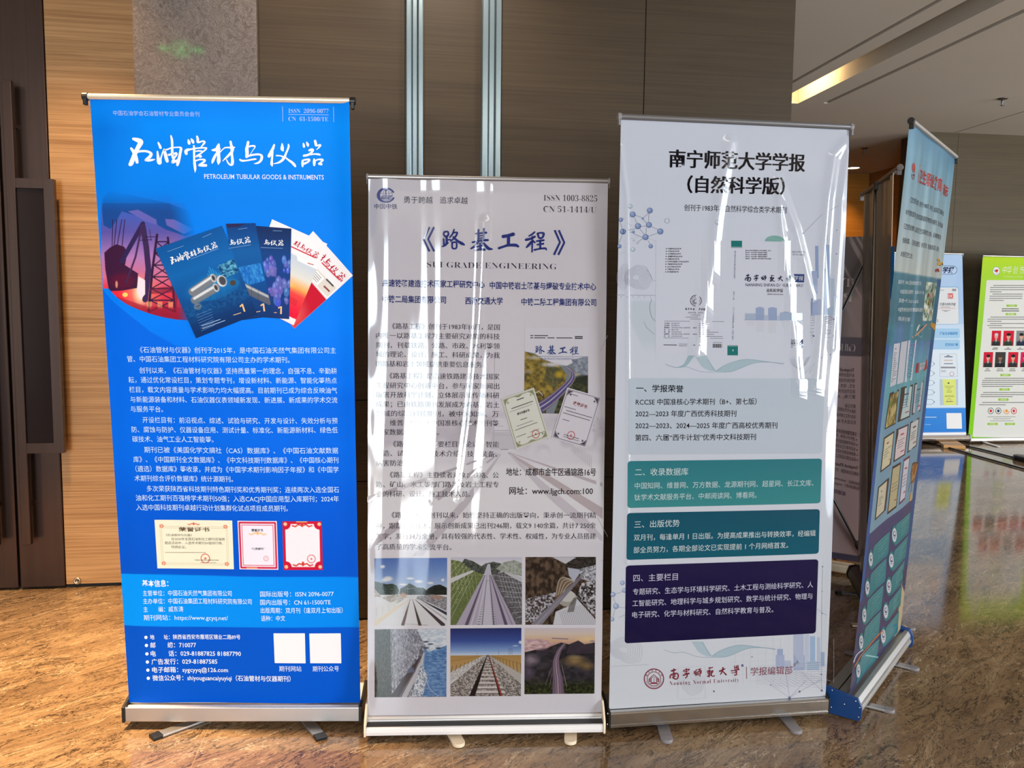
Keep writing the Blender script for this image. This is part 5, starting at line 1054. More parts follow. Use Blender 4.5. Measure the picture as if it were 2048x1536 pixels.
def wave(k, dx, dy, sc, al, lay=1):
    A = ext_poly([(1330, 735), (1350, 741), (1366, 735), (1376, 717)]); Bq = ext_poly([(1336, 738), (1352, 742), (1372, 738), (1388, 717)])
    def tr(P): return np.c_[dx+(P[:, 0]-1330)*sc, dy+(P[:, 1]-735)*sc]
    def band(a, b, col):
        n = min(len(a), len(b)); a, b = tr(a[:n]), tr(b[:n]); k.add(P3.uv(np.vstack([a, b])), [(i, i+1, n+i+1, n+i) for i in range(n-1)], col, lay)
    tone = lambda c: tuple(np.array(c)*al+np.array((226, 229, 238))*(1-al))
    if dy < 900: band(A, Bq, tone((160, 190, 204)))
    band(ext_poly([(1388, 717), (1394, 726), (1404, 740), (1420, 748)]), ext_poly([(1412, 717), (1418, 728), (1426, 740), (1432, 748)]), tone((180, 202, 216)))
    band(ext_poly([(1430, 748), (1445, 738), (1470, 728), (1495, 724), (1530, 728), (1566, 733)]), ext_poly([(1430, 749), (1460, 749), (1480, 742), (1505, 732), (1532, 730), (1566, 732)]), tone((172, 198, 212)))
    for P in ([(1330, 735), (1350, 741), (1372, 740), (1400, 749), (1430, 750), (1460, 749), (1480, 742), (1505, 732), (1532, 729), (1566, 732)], [(1410, 718), (1418, 730), (1430, 748), (1445, 738), (1470, 728), (1495, 724), (1530, 728), (1566, 733)]): k.line(tr(ext_poly(P)), 0.7, tone((128, 160, 178)), lay+0.4)
k = Ink(P3); wave(k, 1330, 735, 1.0, 0.9); k.build('ribbon_drawing', PM_GLOSS, S3)
k = Ink(P3); wave(k, 1330, 1303, 0.93, 0.85); k.build('ribbon_drawing', PM_GLOSS, S3)
def skyline(k, dx, dy, sx, sy, lay=1, x0=1618.5):
    f = lambda x, y: (dx+(x-1620)*sx, dy+(y-640)*sy)
    def tw(a, b, t, bt, c, win=0):
        k.poly([f(a, t), f(b, t), f(b, bt), f(a, bt)], c, lay)
        if win:
            for i in range(int((bt-t)/win)): k.line([f(a, t+i*win+2), f(b, t+i*win+2)], 0.35, tuple(np.array(c)*0.86), lay+0.3)
    tw(1630, 1636, 494, 560, (150, 170, 212)); tw(1650, 1659, 492, 620, (160, 182, 220), 6); tw(1622, 1634, 545, 634, (168, 184, 222), 4); tw(1647, 1656, 540, 634, (154, 176, 214), 4); tw(1661, 1668, 560, 634, (186, 202, 226), 4); tw(1667, 1673, 594, 634, (150, 170, 206)); tw(1633, 1640, 602, 634, (176, 190, 220), 3); tw(1639, 1648, 620, 636, (190, 202, 226)); tw(1655, 1664, 618, 634, (176, 196, 222), 3); tw(1621, 1624, 600, 635, (140, 160, 204)); k.line([f(1654, 470), f(1654, 494)], 0.6, (140, 160, 206), lay)
k = Ink(P3); skyline(k, 1620, 640, 1, 1)
for i in range(11):
    y = 634+i*i*0.42; k.line([(1620-i*0.2, y), (1673-i*0.3, y+3+(i % 3))], 0.5, (150, 156, 176), 1.5)
for i in range(9): k.line([(1620, 640+i*5), (1672, 636+i*7-(i % 4)*5)], 0.45, (160, 164, 184), 1.5); k.line([(1620, 645+i*6), (1671, 632+i*4)], 0.4, (160, 164, 184), 1.5)
for pts in ([(1584, 487), (1607, 468), (1643, 431), (1677, 412)], [(1626, 675), (1618, 667)], [(1672, 510), (1679, 517)], [(1666, 642), (1666, 676)], [(1617, 750), (1641, 719), (1660, 713)], [(1660, 713), (1659, 760)], [(1667, 640), (1645, 655)], [(1641, 719), (1600, 760)]): k.line(pts, 0.5, (150, 154, 178), 1.5)
for x, y, r in ((1606, 469, 1.8), (1672, 510, 1.1), (1626, 676, 1.8), (1666, 676, 1.7), (1666, 642, 1.4), (1660, 713, 1.3), (1641, 720, 1.0), (1655, 820, 0.9), (1653, 868, 0.9), (1673, 462, 0.9)): k.disc(x, y, r, r*1.1, (108, 118, 156), 2, 10)
k.line([(1655, 820), (1653, 868)], 0.4, (150, 154, 178), 1.5); k.line([(1620, 560), (1684, 556)], 0.3, (206, 208, 222), 1.2)
for i in range(5): k.line([(1640+i*9, 480), (1637+i*9, 640)], 0.3, (206, 208, 222), 1.2)
for i in range(5): k.line(ext_poly([(1577+i*2.5, 722), (1584+i*2, 735+i), (1596, 740+i*1.2), (1610-i, 734), (1620-i*2, 716+i)]), 0.35, (170, 176, 196), 1.5)
k.build('skyline_drawing', PM_GLOSS, S3)
# unfolded journal cover
k = Ink(P3); TEAL = (22, 122, 122)
k.rquad([(1311, 487), (1606, 484), (1604, 717), (1310, 716.5)], 0.5, (216, 221, 238), 1.6); a = np.radians(np.linspace(180, 360, 20)); k.poly(np.c_[1548+19.6*np.cos(a), 486+12*np.sin(a)], (130, 182, 178), 2)
k.poly([(1460.9, 485.1), (1482.8, 485.1), (1482.8, 499.4), (1460.9, 499.4)], TEAL); k.poly([(1453.6, 696.1), (1474.6, 696.1), (1474.6, 716.2), (1453.6, 716.2)], TEAL); k.line([(1461, 498), (1482.8, 498)], 0.6, (220, 230, 232), 3); k.line([(1453.6, 697.5), (1474.6, 697.5)], 0.6, (220, 230, 232), 3); k.text('4', 1462.6, 706, 1466, 706, 6, (236, 240, 240), layer=3)
k.build('cover_shapes', PM_GLOSS, S3)
k = Ink(P3)
for i, t in enumerate(('中国知网全文收录', '维普网全文收录', '万方数据全文收录', '龙源期刊网全文收录', '超星网全文收录', '钛学术文献服务平台全文收录', '中邮阅读网全文收录', '长江文库全文收录', '博看网全文收录', '超星网全文收录')[:9]+('学术期刊收录',)):
    y = 502.5+i*5.2; w = (27, 23, 26, 29, 23, 42, 29, 26, 23, 22)[i]; k.disc(1331.6-i*0.12, y, 1.0, 1.1, BLK, 3, 8); k.text(t, 1334.4-i*0.1, y, 1334.4+w, y, 3.3, BLK, 0.02)
for i, (t, w) in enumerate((('2022年中国准核心学术期刊（B+）', 51), ('2022—2023年度广西优秀科技期刊', 43), ('2022—2023年度广西高校优秀期刊', 43), ('2024—2025年度广西高校优秀期刊', 43), ('第四、六届“西牛计划”优秀中文科技期刊', 51))):
    y = 504.7+i*4.1; k.poly([(1490, y-1.2), (1491.6, y-1.2), (1491.6, y+1.2), (1490, y+1.2)], BLK, 3); k.text(t, 1492.4, y, 1490+w, y+0.1, 2.9, BLK, 0.015)
k.text('ISSN 2096-7330', 1583, 506.5, 1609, 506.8, 4, (96, 100, 120)); k.line([(1583, 509.2), (1609, 509.5)], 0.4, (120, 122, 140), 3); k.text('CN 45-1408/N', 1584, 512, 1607, 512.3, 4, (96, 100, 120))
k.vtext('南宁师范大学学报（自然科学版）', 1469, 505.5, 1467.5, 562, 3.6, (40, 90, 110)); k.vtext('第四十三卷', 1466.5, 587.5, 1466, 605, 3.4, (60, 100, 120)); k.vtext('二〇二六年第四期（总第一百四十期）', 1466, 618.5, 1464, 685.6, 3.6, (40, 90, 110))
k.text('NANNING SHIFAN DAXUE XUEBAO', 1489.8, 573.8, 1605, 574.3, 8.6, (44, 46, 76), 0.006); k.text('自然科学版', 1532.5, 585.1, 1565, 585.3, 7.6, BLK, 0.02); k.text('ZIRAN KEXUE BAN', 1533, 592.6, 1564.7, 592.8, 3.8, BLK, 0.01)
k.build('cover_text', PM_GLOSS, S3)
k = Ink(P3); k.callig('university', (26, 28, 66), remap(1341, 1358, 1477.5, 1344, 1488.5, 564.5, 1581, 562), 4, 1.1); k.rquad([(1585.5, 551.4), (1607, 551.8), (1606.8, 568.2), (1585.3, 567.8)], 0.4, (34, 62, 128), 3, nx=4, ny=4); k.text('学报', 1587.3, 559.7, 1605, 560, 10.5, (232, 236, 244), layer=4.5); k.build('cover_lettering', PM_GLOSS, S3)
k = Ink(P3); k.text('4', 1595, 691.6, 1605.8, 691.8, 24, (28, 44, 110), 0.03); k.text('2026', 1580, 685.6, 1593.6, 686, 7.2, BLK); k.text('双月刊', 1580, 691.2, 1593.4, 691.5, 4.8, BLK, 0.02); k.line([(1580, 695.5), (1591, 695.7)], 0.9, BLK, 3); k.line([(1580, 699), (1593, 699.2)], 0.9, BLK, 3); k.build('issue_number', PM_GLOSS, S3)
k = Ink(P3); BLU = (158, 176, 212)
T3 = lambda x, y: (1220+x/4.096, 400+y/4.096)
for a, b, t, bt, c in ((1100, 1190, 948, 1003, (176, 192, 218)), (1188, 1258, 902, 1003, BLU), (1205, 1240, 895, 905, BLU), (1290, 1362, 902, 1003, BLU), (1305, 1345, 896, 905, BLU), (1255, 1295, 962, 1003, (186, 200, 222)), (1362, 1395, 965, 1003, (190, 204, 226)), (1385, 1480, 940, 1003, (172, 190, 220)), (1478, 1572, 942, 1003, (166, 184, 216))): k.poly([T3(a, t), T3(b, t), T3(b, bt), T3(a, bt)], c, 2.4)
k.poly([T3(1400, 940), T3(1438, 928), T3(1470, 940)], BLU, 2.4); k.line([T3(1090, 1003), T3(1575, 1003)], 0.8, (140, 160, 200), 3)
for x in range(1110, 1570, 14): k.line([T3(x, 960), T3(x, 998)], 0.3, (136, 156, 196), 3)
for a, b, bt in ((1110, 1180, 1050), (1190, 1258, 1100), (1290, 1360, 1110), (1400, 1560, 1060)): k.poly([T3(a, 1010), T3(b, 1010), T3(b-6, bt), T3(a+6, bt)], (212, 216, 230), 2.2)
k.build('campus_drawing', PM_GLOSS, S3)
def crest(k, cx, cy, r, col, lay=3):
    k.ring(cx, cy, r, r*1.02, r*0.10, col, lay, 40); k.ring(cx, cy, r*0.70, r*0.72, r*0.06, col, lay, 36)
    for i, ch in enumerate('南宁师范大学'):
        t = math.radians(-155+26*i); k.text(ch, cx+r*0.85*math.cos(t)-r*0.09, cy+r*0.86*math.sin(t), cx+r*0.85*math.cos(t)+r*0.09, cy+r*0.86*math.sin(t), r*0.2, col, 0.01, layer=lay)
    for i in range(16): t = math.radians(20+i*9.3); k.disc(cx+r*0.85*math.cos(t), cy+r*0.86*math.sin(t), r*0.035, r*0.05, col, lay, 6)
    k.line([(cx-r*0.5, cy+r*0.02), (cx-r*0.02, cy-r*0.45), (cx+r*0.5, cy+r*0.02)], r*0.07, col, lay); k.line([(cx-r*0.36, cy+r*0.02), (cx-r*0.02, cy-r*0.27), (cx+r*0.36, cy+r*0.02)], r*0.05, col, lay)
    for s in (-1, 1): k.line([(cx+s*r*0.5, cy), (cx+s*r*0.5, cy+r*0.3), (cx+s*r*0.28, cy+r*0.3), (cx+s*r*0.28, cy)], r*0.08, col, lay); k.line([(cx+s*r*0.4, cy), (cx+s*r*0.4, cy+r*0.3)], r*0.06, col, lay)
    k.poly([(cx-r*0.3, cy+r*0.36), (cx+r*0.3, cy+r*0.36), (cx+r*0.42, cy+r*0.52), (cx-r*0.42, cy+r*0.52)], col, lay); k.line([(cx, cy-r*0.08), (cx, cy+r*0.34)], r*0.05, col, lay)
k = Ink(P3); crest(k, 1390.4, 606.8, 10.6, BLK); k.build('crest_print', PM_GLOSS, S3)
k = Ink(P3); DK = (50, 48, 64)
k.callig('university', BLK, remap(1341, 1358, 1477.5, 1344, 1369.4, 625, 1398.5, 624.4), 3, 1.3); k.text('学报', 1399.5, 624.4, 1409.2, 624.4, 5.2, BLK, 0.01); k.text('自然科学版（双月刊）', 1375.3, 631, 1404.8, 631, 3.6, DK); k.text('（1983年创刊）', 1380, 635.8, 1399, 635.8, 3.4, DK); k.line([(1370, 640), (1408, 640.2)], 0.8, (110, 108, 124), 3); k.line([(1379, 643.8), (1400, 643.9)], 0.8, (110, 108, 124), 3)
k.line([(1328, 648.4), (1447, 648.6)], 0.6, DK, 3); k.line([(1326.5, 682), (1446, 682.4)], 0.6, DK, 3)
for i, (a, b) in enumerate((('主管单位', '南宁师范大学'), ('主办单位', '南宁师范大学'), ('编辑单位', '《南宁师范大学学报（自然科学版）》编辑部'), ('地　　址', '南宁市'), ('邮　　编', ''), ('出版单位', '《南宁师范大学学报（自然科学版）》编辑部'), ('网　　址', ''))):
    y = 653+i*4.25; k.text(a, 1328-i*0.1, y, 1338.5, y, 3, DK, 0.02)
    if b: k.text(b, 1342, y, 1342+(16, 16, 50, 14, 0, 50, 0)[i], y, 3, DK)
    else: k.line([(1342, y), (1358+i, y)], 0.9, (100, 98, 112), 3)
    k.line([(1396, y), (1407, y)], 1.1, (90, 88, 102), 3); k.line([(1410, y), (1410+(8, 7, 0.5, 8, 26, 17, 34)[i], y+0.2)], 0.9, (100, 98, 112), 3)
k.line([(1326.5, 696.2), (1353, 696.4)], 1.4, DK, 3); k.line([(1357, 694.2), (1374, 694.4)], 0.8, DK, 3); k.line([(1357, 697.8), (1373, 698)], 0.8, DK, 3); k.line([(1385, 696.2), (1399, 696.4)], 1.3, DK, 3); k.build('back_cover_text', PM_GLOSS, S3)
k = Ink(P3); g = np.random.RandomState(2); x = 1424.0
while x < 1443.5:
    w = g.choice([0.35, 0.5, 0.8]); k.poly([(x, 693.2), (x+w, 693.2), (x+w, 701.2), (x, 701.2)], BLK, 3); x += w+g.choice([0.35, 0.5, 0.7])
k.line([(1425, 690.4), (1444, 690.6)], 0.7, DK, 3); k.build('barcode_print', PM_GLOSS, S3)
# four text boxes
for q, c1_, c2_ in ([[(1257.8, 763.2), (1648.5, 761.5), (1642.4, 912), (1257, 916.3)], (196, 210, 226), (200, 210, 226)], [[(1256, 929.2), (1642.4, 921.9), (1639.2, 1011), (1256, 1022.5)], (42, 128, 142), (58, 146, 152)], [[(1255.4, 1032.6), (1638, 1022.8), (1635.4, 1111.4), (1254.4, 1125.7)], (4, 86, 112), (4, 96, 120)], [[(1253.7, 1136.8), (1634.7, 1122.4), (1629.2, 1269), (1252, 1290.5)], (26, 22, 74), (20, 16, 66)]):
    k = Ink(P3); k.rquad(q, 6, c1_, 1.8, c2_); k.build('text_box', PM_GLOSS, S3)
BOXT = [[(15.5, BLK, 0.012, '一、学报荣誉', 1272.5, 783.7, 1366.5, 784.2), (13.8, BLK, 0.006, 'RCCSE 中国准核心学术期刊（B+、第七版）', 1271.8, 811.3, 1511.8, 808.4), (13.8, BLK, 0.006, '2022—2023 年度广西优秀科技期刊', 1271.5, 834.7, 1471.5, 832.8), (13.8, BLK, 0.006, '2022—2023、2024—2025 年度广西高校优秀期刊', 1271.3, 858.4, 1553.3, 856), (13.8, BLK, 0.006, '第四、六届“西牛计划”优秀中文科技期刊', 1270.8, 882.8, 1510.5, 879.2)],
 [(16, (220, 236, 240), 0, '二、收录数据库', 1270.8, 951.2, 1376.3, 949.5), (13.6, (210, 230, 234), 0, '中国知网、维普网、万方数据、龙源期刊网、超星网、长江文库、', 1270.5, 978.5, 1625.3, 970.7), (13.6, (210, 230, 234), 0, '钛学术文献服务平台、中邮阅读网、博看网。', 1269.8, 1001.7, 1511.8, 995.1)],
 [(15.5, (220, 236, 240), 0, '三、出版优势', 1270, 1055.4, 1359.6, 1052.1), (13.4, (222, 236, 240), 0, '双月刊，每逢单月 1 日出版。为提高成果推出与转换效率，经编辑', 1269, 1081.4, 1629.2, 1070.7), (13.4, (222, 236, 240), 0, '部全员努力，各期全部论文已实现提前 1 个月网络首发。', 1268.7, 1106.2, 1574.5, 1094.4)],
 [(15.5, (216, 214, 236), 0, '四、主要栏目', 1268.4, 1161.8, 1356.3, 1158.3), (13.4, (220, 220, 240), 0, '专题研究、生态学与环境科学研究、土木工程与测绘科学研究、人', 1267.7, 1188.9, 1624, 1172.6), (13.4, (220, 220, 240), 0, '工智能研究、地理科学与城乡规划研究、数学与统计研究、物理与', 1266.8, 1211.7, 1622.7, 1195.4), (13.4, (220, 220, 240), 0, '电子研究、化学与材料研究、自然科学教育与普及。', 1266.4, 1234.4, 1545.2, 1222)]]
for bt in BOXT:
    for part, nm in ((bt[:1], 'box_heading'), (bt[1:], 'box_text')):
        k = Ink(P3)
        for em, col, off, t, x0, y0, x1, y1 in part: k.text(t, x0, y0, x1, y1, em, col, off, layer=3.4)
        k.build(nm, PM_GLOSS, S3)
# lower drawing and sender line
k = Ink(P3)
for a, b in (((1226, 1195), (1252, 1187)), ((1229, 1200), (1235, 1215)), ((1235, 1218), (1254, 1221)), ((1233, 1222), (1228, 1242)), ((1240, 1240), (1252, 1234))): k.line([a, b], 0.6, LN, 1.5)
for x, y, r in ((1247, 1171, 4.6), (1251, 1186, 4.6), (1228.5, 1194, 5), (1234.5, 1217, 5.6), (1227.5, 1243, 4)): k.ball(x, y, r, (130, 146, 190), (172, 188, 218), 1.4)
for i in range(7): k.line(np.maximum(wob(1256-i, 1303, 31-3.6*i, 26-3.2*i, 7), (1224, 0)), 0.45, (176, 176, 194), 1.5)
for i in range(7): k.line(wob(1384, 1366, 25-3.2*i, 24-3.2*i, 9), 0.4, (186, 186, 202), 1.5)
k.line([(1357, 1338), (1411, 1335), (1411, 1398), (1357, 1400)], 0.4, (190, 190, 204), 1.5, True); k.line([(1224, 1336), (1300, 1332)], 0.5, (176, 178, 196), 1.5)
for i in range(14): x = 1470+i*15; k.line([(x, 1374-i*0.6), (x, 1280)], 0.3, (206, 208, 220), 1.2)
for i in range(8): k.line([(1460, 1378-i*13), (1560, 1374-i*13)], 0.3, (206, 208, 220), 1.2)
for i in range(12): k.line([(1500+i*6, 1338-i*0.4), (1560+i*9, 1380-i*1.5)], 0.4, (176, 178, 200), 1.5); k.line([(1510, 1334+i*3.2), (1650, 1326+i*4.6)], 0.35, (186, 188, 206), 1.5)
for pts in ([(1540, 1371), (1577, 1396), (1597, 1384), (1640, 1360)], [(1570, 1350), (1577, 1396)], [(1600, 1345), (1641, 1382)], [(1577, 1396), (1610, 1362)], [(1641, 1382), (1640, 1350), (1641, 1230), (1643, 1137)], [(1630, 1220), (1650, 1233)]): k.line(pts, 0.45, (150, 152, 178), 1.6)
for x, y, r in ((1597, 1384, 2), (1641, 1382, 2.2), (1640, 1350, 1.6), (1577, 1396, 2.4), (1540, 1371, 1.2), (1484, 1333, 2.6), (1428, 1384, 1.8), (1643, 1137, 1.4), (1642, 1186, 1.0), (1642, 1230, 1.0), (1503, 1316, 1.2)): k.disc(x, y, r, r*1.05, (112, 118, 156), 2, 10)
for a, b, t, bt_, c in ((1550, 1567, 1312, 1338, (176, 188, 220)), (1553, 1564, 1300, 1313, (166, 180, 214)), (1585, 1605, 1270, 1336, (186, 196, 224)), (1607, 1616, 1271, 1340, (200, 208, 230)), (1585, 1607, 1312, 1342, (172, 186, 218)), (1618, 1628, 1275, 1340, (166, 192, 224)), (1632, 1638, 1277, 1334, (190, 204, 228)), (1639, 1646, 1306, 1334, (164, 184, 214)), (1567, 1580, 1323, 1338, (190, 200, 224)), (1612, 1636, 1325, 1342, (176, 196, 222))): k.poly([(a, t), (b, t), (b, bt_), (a, bt_)], c, 1.2)
k.build('city_and_map_drawing', PM_GLOSS, S3)
RED = (142, 38, 62)
k = Ink(P3); crest(k, 1310, 1360, 19, RED); k.build('crest_print', PM_GLOSS, S3)
k = Ink(P3); k.callig('university', RED); k.build('university_lettering', PM_GLOSS, S3)
k = Ink(P3); k.text(serif('Nanning Normal University'), 1340.8, 1368.6, 1477.3, 1360.8, 11.5, RED, -0.016, space=1.25); k.build('english_lettering', PM_GLOSS, S3)
k = Ink(P3); k.line([(1492, 1335.4), (1492.4, 1359)], 1.0, RED, 3); k.text('学报编辑部', 1500.2, 1345.2, 1582.6, 1341.9, 17.5, RED, -0.004); k.build('sender_text', PM_GLOSS, S3)
zt, yt = Z3+H3*math.cos(L3), -H3*math.sin(L3)
top_rail(B3, 0.80, zt+0.005, yt, M_GREYA, M_GREYP, 0.011, 0.012); pole(B3, 0.07, zt, yt)
c = cassette(B3, 0.80, [(-0.026, 0.026), (-0.026, 0.036), (-0.022, 0.038), (-0.026, 0.040), (-0.026, 0.075), (-0.020, 0.080), (-0.004, 0.080), (-0.004, 0.066), (0.012, 0.066), (0.012, 0.083), (0.075, 0.10), (0.075, 0.026)], M_ALU_B, [(-0.025, 0.024), (-0.027, 0.081), (0.08, 0.11), (0.08, 0.024)], M_BLACK, 0.006, 0.001)
for x in (-0.407, 0.401):
    for y, z in ((-0.016, 0.036), (-0.016, 0.074), (0.05, 0.092)):
        bm = bmesh.new(); lathe(bm, [(0.004, 0), (0.004, 0.003), (0.002, 0.004)], 10); obj('screw', bm, M_ALU_B, c, True, loc=(x, y, z), rot=(0, -math.pi/2 if x < 0 else math.pi/2, 0))
foot(B3, (0.945, 2.80), (0.908, 2.595), 0.042, M_GREYP, M_GREYP); foot(B3, (1.392, 2.81), (1.378, 2.600), 0.042, M_GREYP, M_GREYP)

# ================================================================== 4: blue medical-education banner, turned 45 degrees
Z4, L4, H4 = 0.08, 0.0528, 2.0027
B4 = empty('rollup_banner', (1.8968, 2.9769, 0), 0.7853)
tag(B4, 'sky blue to navy roll-up banner turned sideways, red heading and framed certificates, blue end plates', 'banner', 'roll-up banners in the foyer')
def d4(u, v):
    g = np.clip((v-0.9)/0.5, 0, 1)
    g = g*np.clip((2.0-v)/0.12, 0, 1)
    return 0.0022*np.sin(2*np.pi*u/0.21+1.1*v)*g+0.0007*np.sin(2*np.pi*u/0.093+2*v)*g+0.002*np.sin(2*np.pi*u/0.5)-0.008*np.exp(-((u+0.4)/0.05)**2)*np.clip((v-0.4), 0, 1)
P4 = Panel(0.8, H4, [(1824, 246), (1909.7, 314.5), (1697, 1391), (1802, 1262)], 0.62, d4)
V4 = lambda x, y: float(P4.uv([(x, y)])[0, 1])
VA, VB, VC, VD = V4(1840, 541.4), V4(1836, 646), V4(1806, 753), V4(1782, 1023.7)
def base4(x, y, u, v):
    c = np.zeros((len(u), 3)); w = 0.004
    c[:] = stops(v, [(0, (62, 62, 104)), (VD, (72, 74, 118)), (VD+0.002, (128, 162, 186)), (VC-0.15, (118, 158, 184)), (VC-0.002, (104, 164, 178)), (VC+0.002, (104, 170, 184)), (VC+0.10, (96, 150, 184)), (VB-0.06, (84, 128, 172)), (VB, (84, 128, 172)), (VB+0.02, (74, 118, 150)), (VA-0.14, (56, 110, 132)), (VA-0.002, (70, 124, 146)), (VA+0.002, (186, 194, 192)), (VA+0.12, (172, 190, 198)), (VA+0.3, (140, 178, 198)), (H4-0.08, (120, 172, 200)), (H4, (88, 148, 186))])
    inn = (np.abs(v-(VD+VC)/2) < 5)*(v < VA-0.01)
    c = mixc(c, (44, 84, 142), np.clip((u-0.335)/0.004, 0, 1)*np.clip((VA-v)/0.003, 0, 1)*(v > 0.30)); c = mixc(c, (52, 92, 156), np.clip((-0.36-u)/0.004, 0, 1)*(v < VB)*(v > 0.35))
    wv = 0.20+0.10*np.sin(u*7+0.6); c = mixc(c, (206, 190, 156), np.clip((wv-v)/0.01, 0, 1)*np.clip((u-0.30)/0.02+np.clip((-0.28-u)/0.02, 0, 1)+np.clip((0.07-v)/0.01, 0, 1), 0, 1))
    n = noise_uv(u, v, 14, 10, 5); c = mixc(c, (40, 124, 116), np.clip((n-0.35)*2, 0, 1)*(v < VA-0.03)*(v > VA-0.25)*0.55)
    return c
S4 = sheet(P4, 200, 420, base4, PM_SEMI, B4, Z4, L4)
TA = lambda x, y: (1790+x/7.315, 310+y/7.315)
k = Ink(P4)
for sh, cc in (((-0.045, -0.03, 0.03, 0.045), (236, 230, 232)), ((-0.008, 0.008), (176, 30, 44))):
    k.text('卫生职业教育', *TA(365, 277), *TA(660, 418), 29, cc, 0.02, sh, layer=3 if len(sh) > 2 else 4); k.text('杂志', *TA(690, 468), *TA(778, 510), 24, cc, 0.02, sh, layer=3 if len(sh) > 2 else 4)
for cc, w, l_ in (((236, 230, 232), 2.6, 3), ((176, 60, 70), 1.2, 4)): k.line([TA(372, 140), TA(345, 230), TA(340, 380)], w, cc, l_); k.line([TA(682, 395), TA(668, 440), TA(655, 560)], w, cc, l_)
k.build('title_lettering', PM_SEMI, S4)
k = Ink(P4); k.disc(*TA(278, 165), 2.8, 9.5, (190, 66, 66)); k.ring(*TA(270, 250), 2.4, 10.5, 0.9, (150, 60, 60), 3, 20, 0, 180); k.poly([TA(262, 258), TA(288, 250), TA(272, 285)], (60, 50, 60)); k.build('emblem_print', PM_SEMI, S4)
k = Ink(P4); TX = (44, 50, 66)
for t, a, b in (('《卫生职业教育》创刊于1983年，半月刊，由国家卫生健康委员会', (230, 610), (725, 822)), ('中华预防医学会主管的国家级医学教育类学术期刊，面向全国各级', (175, 785), (710, 995)), ('《卫生职业教育》以医药卫生院校师生为对象，反映教育教学改革', (150, 980), (685, 1165)), ('创新成果，《卫生职业教育》办刊宗旨：理论联系实际，服务广大', (130, 1180), (660, 1335)), ('大医药卫生工作者。', (105, 1372), (275, 1422))): k.text(t, *TA(*a), *TA(*b), 11.5, TX, 0.002)
k.build('paragraph_text', PM_SEMI, S4)
TBB = lambda x, y: (1770+x/7.315, 500+y/7.315)
k = Ink(P4)
for t, a, b in (('邮发代号：54-86　全国各地邮局均可订阅', (215, 385), (520, 422)), ('中国标准连续出版物号：ISSN 1671-1246', (230, 525), (570, 552)), ('国内统一刊号：CN 62-1167/R', (215, 650), (480, 680)), ('中国学术期刊综合评价数据库来源期刊', (200, 785), (560, 803)), ('中国核心期刊（遴选）数据库', (200, 912), (385, 936))): k.text(t, *TBB(*a), *TBB(*b), 9, (220, 230, 236), 0.004)
k.build('index_text', PM_SEMI, S4)
p = Pic(46, 80, 46, 80, (176, 186, 172)); p.speckle(np.ones_like(p.X), (96, 130, 110), (222, 226, 214), 7, 10, 3, 3, 1, 2.4); g = np.random.RandomState(3)
for i in range(34): p.ell(g.rand()*46, 16+g.rand()*62, 0.8+g.rand()*1.4, 2+g.rand()*3, [(20, 24, 30), (40, 70, 60), (200, 170, 60), (150, 60, 50)][g.randint(4)])
p.poly([(22, 2), (29, 24), (26, 30), (18, 28)], (60, 40, 50)); p.ell(23, 26, 4, 7, (206, 150, 120)); p.ell(40, 40, 4, 9, (24, 24, 30))
p.build('group_photo', P4, [TBB(608, 400), TBB(772, 420), TBB(700, 965), TBB(552, 960)], PM_SEMI, S4, 2)
k = Ink(P4); k.poly([TBB(410, 1010), TBB(512, 1012), TBB(472, 1110)], (214, 216, 224)); k.line([TBB(600, 1010), TBB(470, 1150), TBB(400, 1190)], 3.2, (206, 150, 122), 2.5); k.line([TBB(400, 1015), TBB(455, 1130), TBB(520, 1200), TBB(650, 1070)], 1.6, (150, 180, 200), 2.3); k.poly([TBB(690, 990), TBB(752, 1020), TBB(735, 1110), TBB(680, 1040)], (196, 140, 50)); k.build('triangle_shapes', PM_SEMI, S4)
k = Ink(P4)
for x, y in ((782, 235), (745, 240), (800, 150), (830, 140), (790, 90)): k.disc(*TBB(x, y), 2.6, 3.2, (170, 34, 50) if y > 200 else (206, 160, 60), 3, 9); k.disc(*TBB(x+10, y+14), 1.4, 2.0, (40, 44, 60), 3, 8)
k.build('flower_print', PM_SEMI, S4)
def page4(q, paper, name, lines, frame=None, extra=None, ins=0.05):
    k = Ink(P4)
    if frame is not None: k.poly(q, frame, 2)
    TL, TR, BR_, BL = [np.array(z) for z in q]; f = lambda x, yy: (TL+(TR-TL)*x)*(1-yy)+(BL+(BR_-BL)*x)*yy; i = ins if frame is not None else 0
    k.poly([f(i*1.6, i), f(1-i*1.6, i), f(1-i*1.6, 1-i), f(i*1.6, 1-i)], paper, 2.5)
    for a, y, b, w, c in lines: k.line([f(a, y), f(b, y)], w, c, 3)
    if extra: extra(k, f)
    return k.build(name, PM_SEMI, S4)
GR, RD = (90, 90, 100), (176, 70, 80)
for q, sd in (([(1789.1, 674.3), (1800.8, 672.9), (1792.6, 755), (1781, 760)], 1), ([(1803, 671.4), (1817.8, 669.5), (1809, 752), (1794.5, 755.5)], 2), ([(1819.2, 669), (1832.8, 668.7), (1823.4, 748.8), (1811, 752)], 3)):
    g = np.random.RandomState(sd); L = [(0.3, 0.12, 0.8, 2.0, RD)]+[(0.15+0.1*g.rand(), 0.22+0.045*i, 0.6+0.3*g.rand(), 0.9, GR) for i in range(16)]; page4(q, (206, 208, 222), 'document_print', L)
DKF = (66, 58, 58)
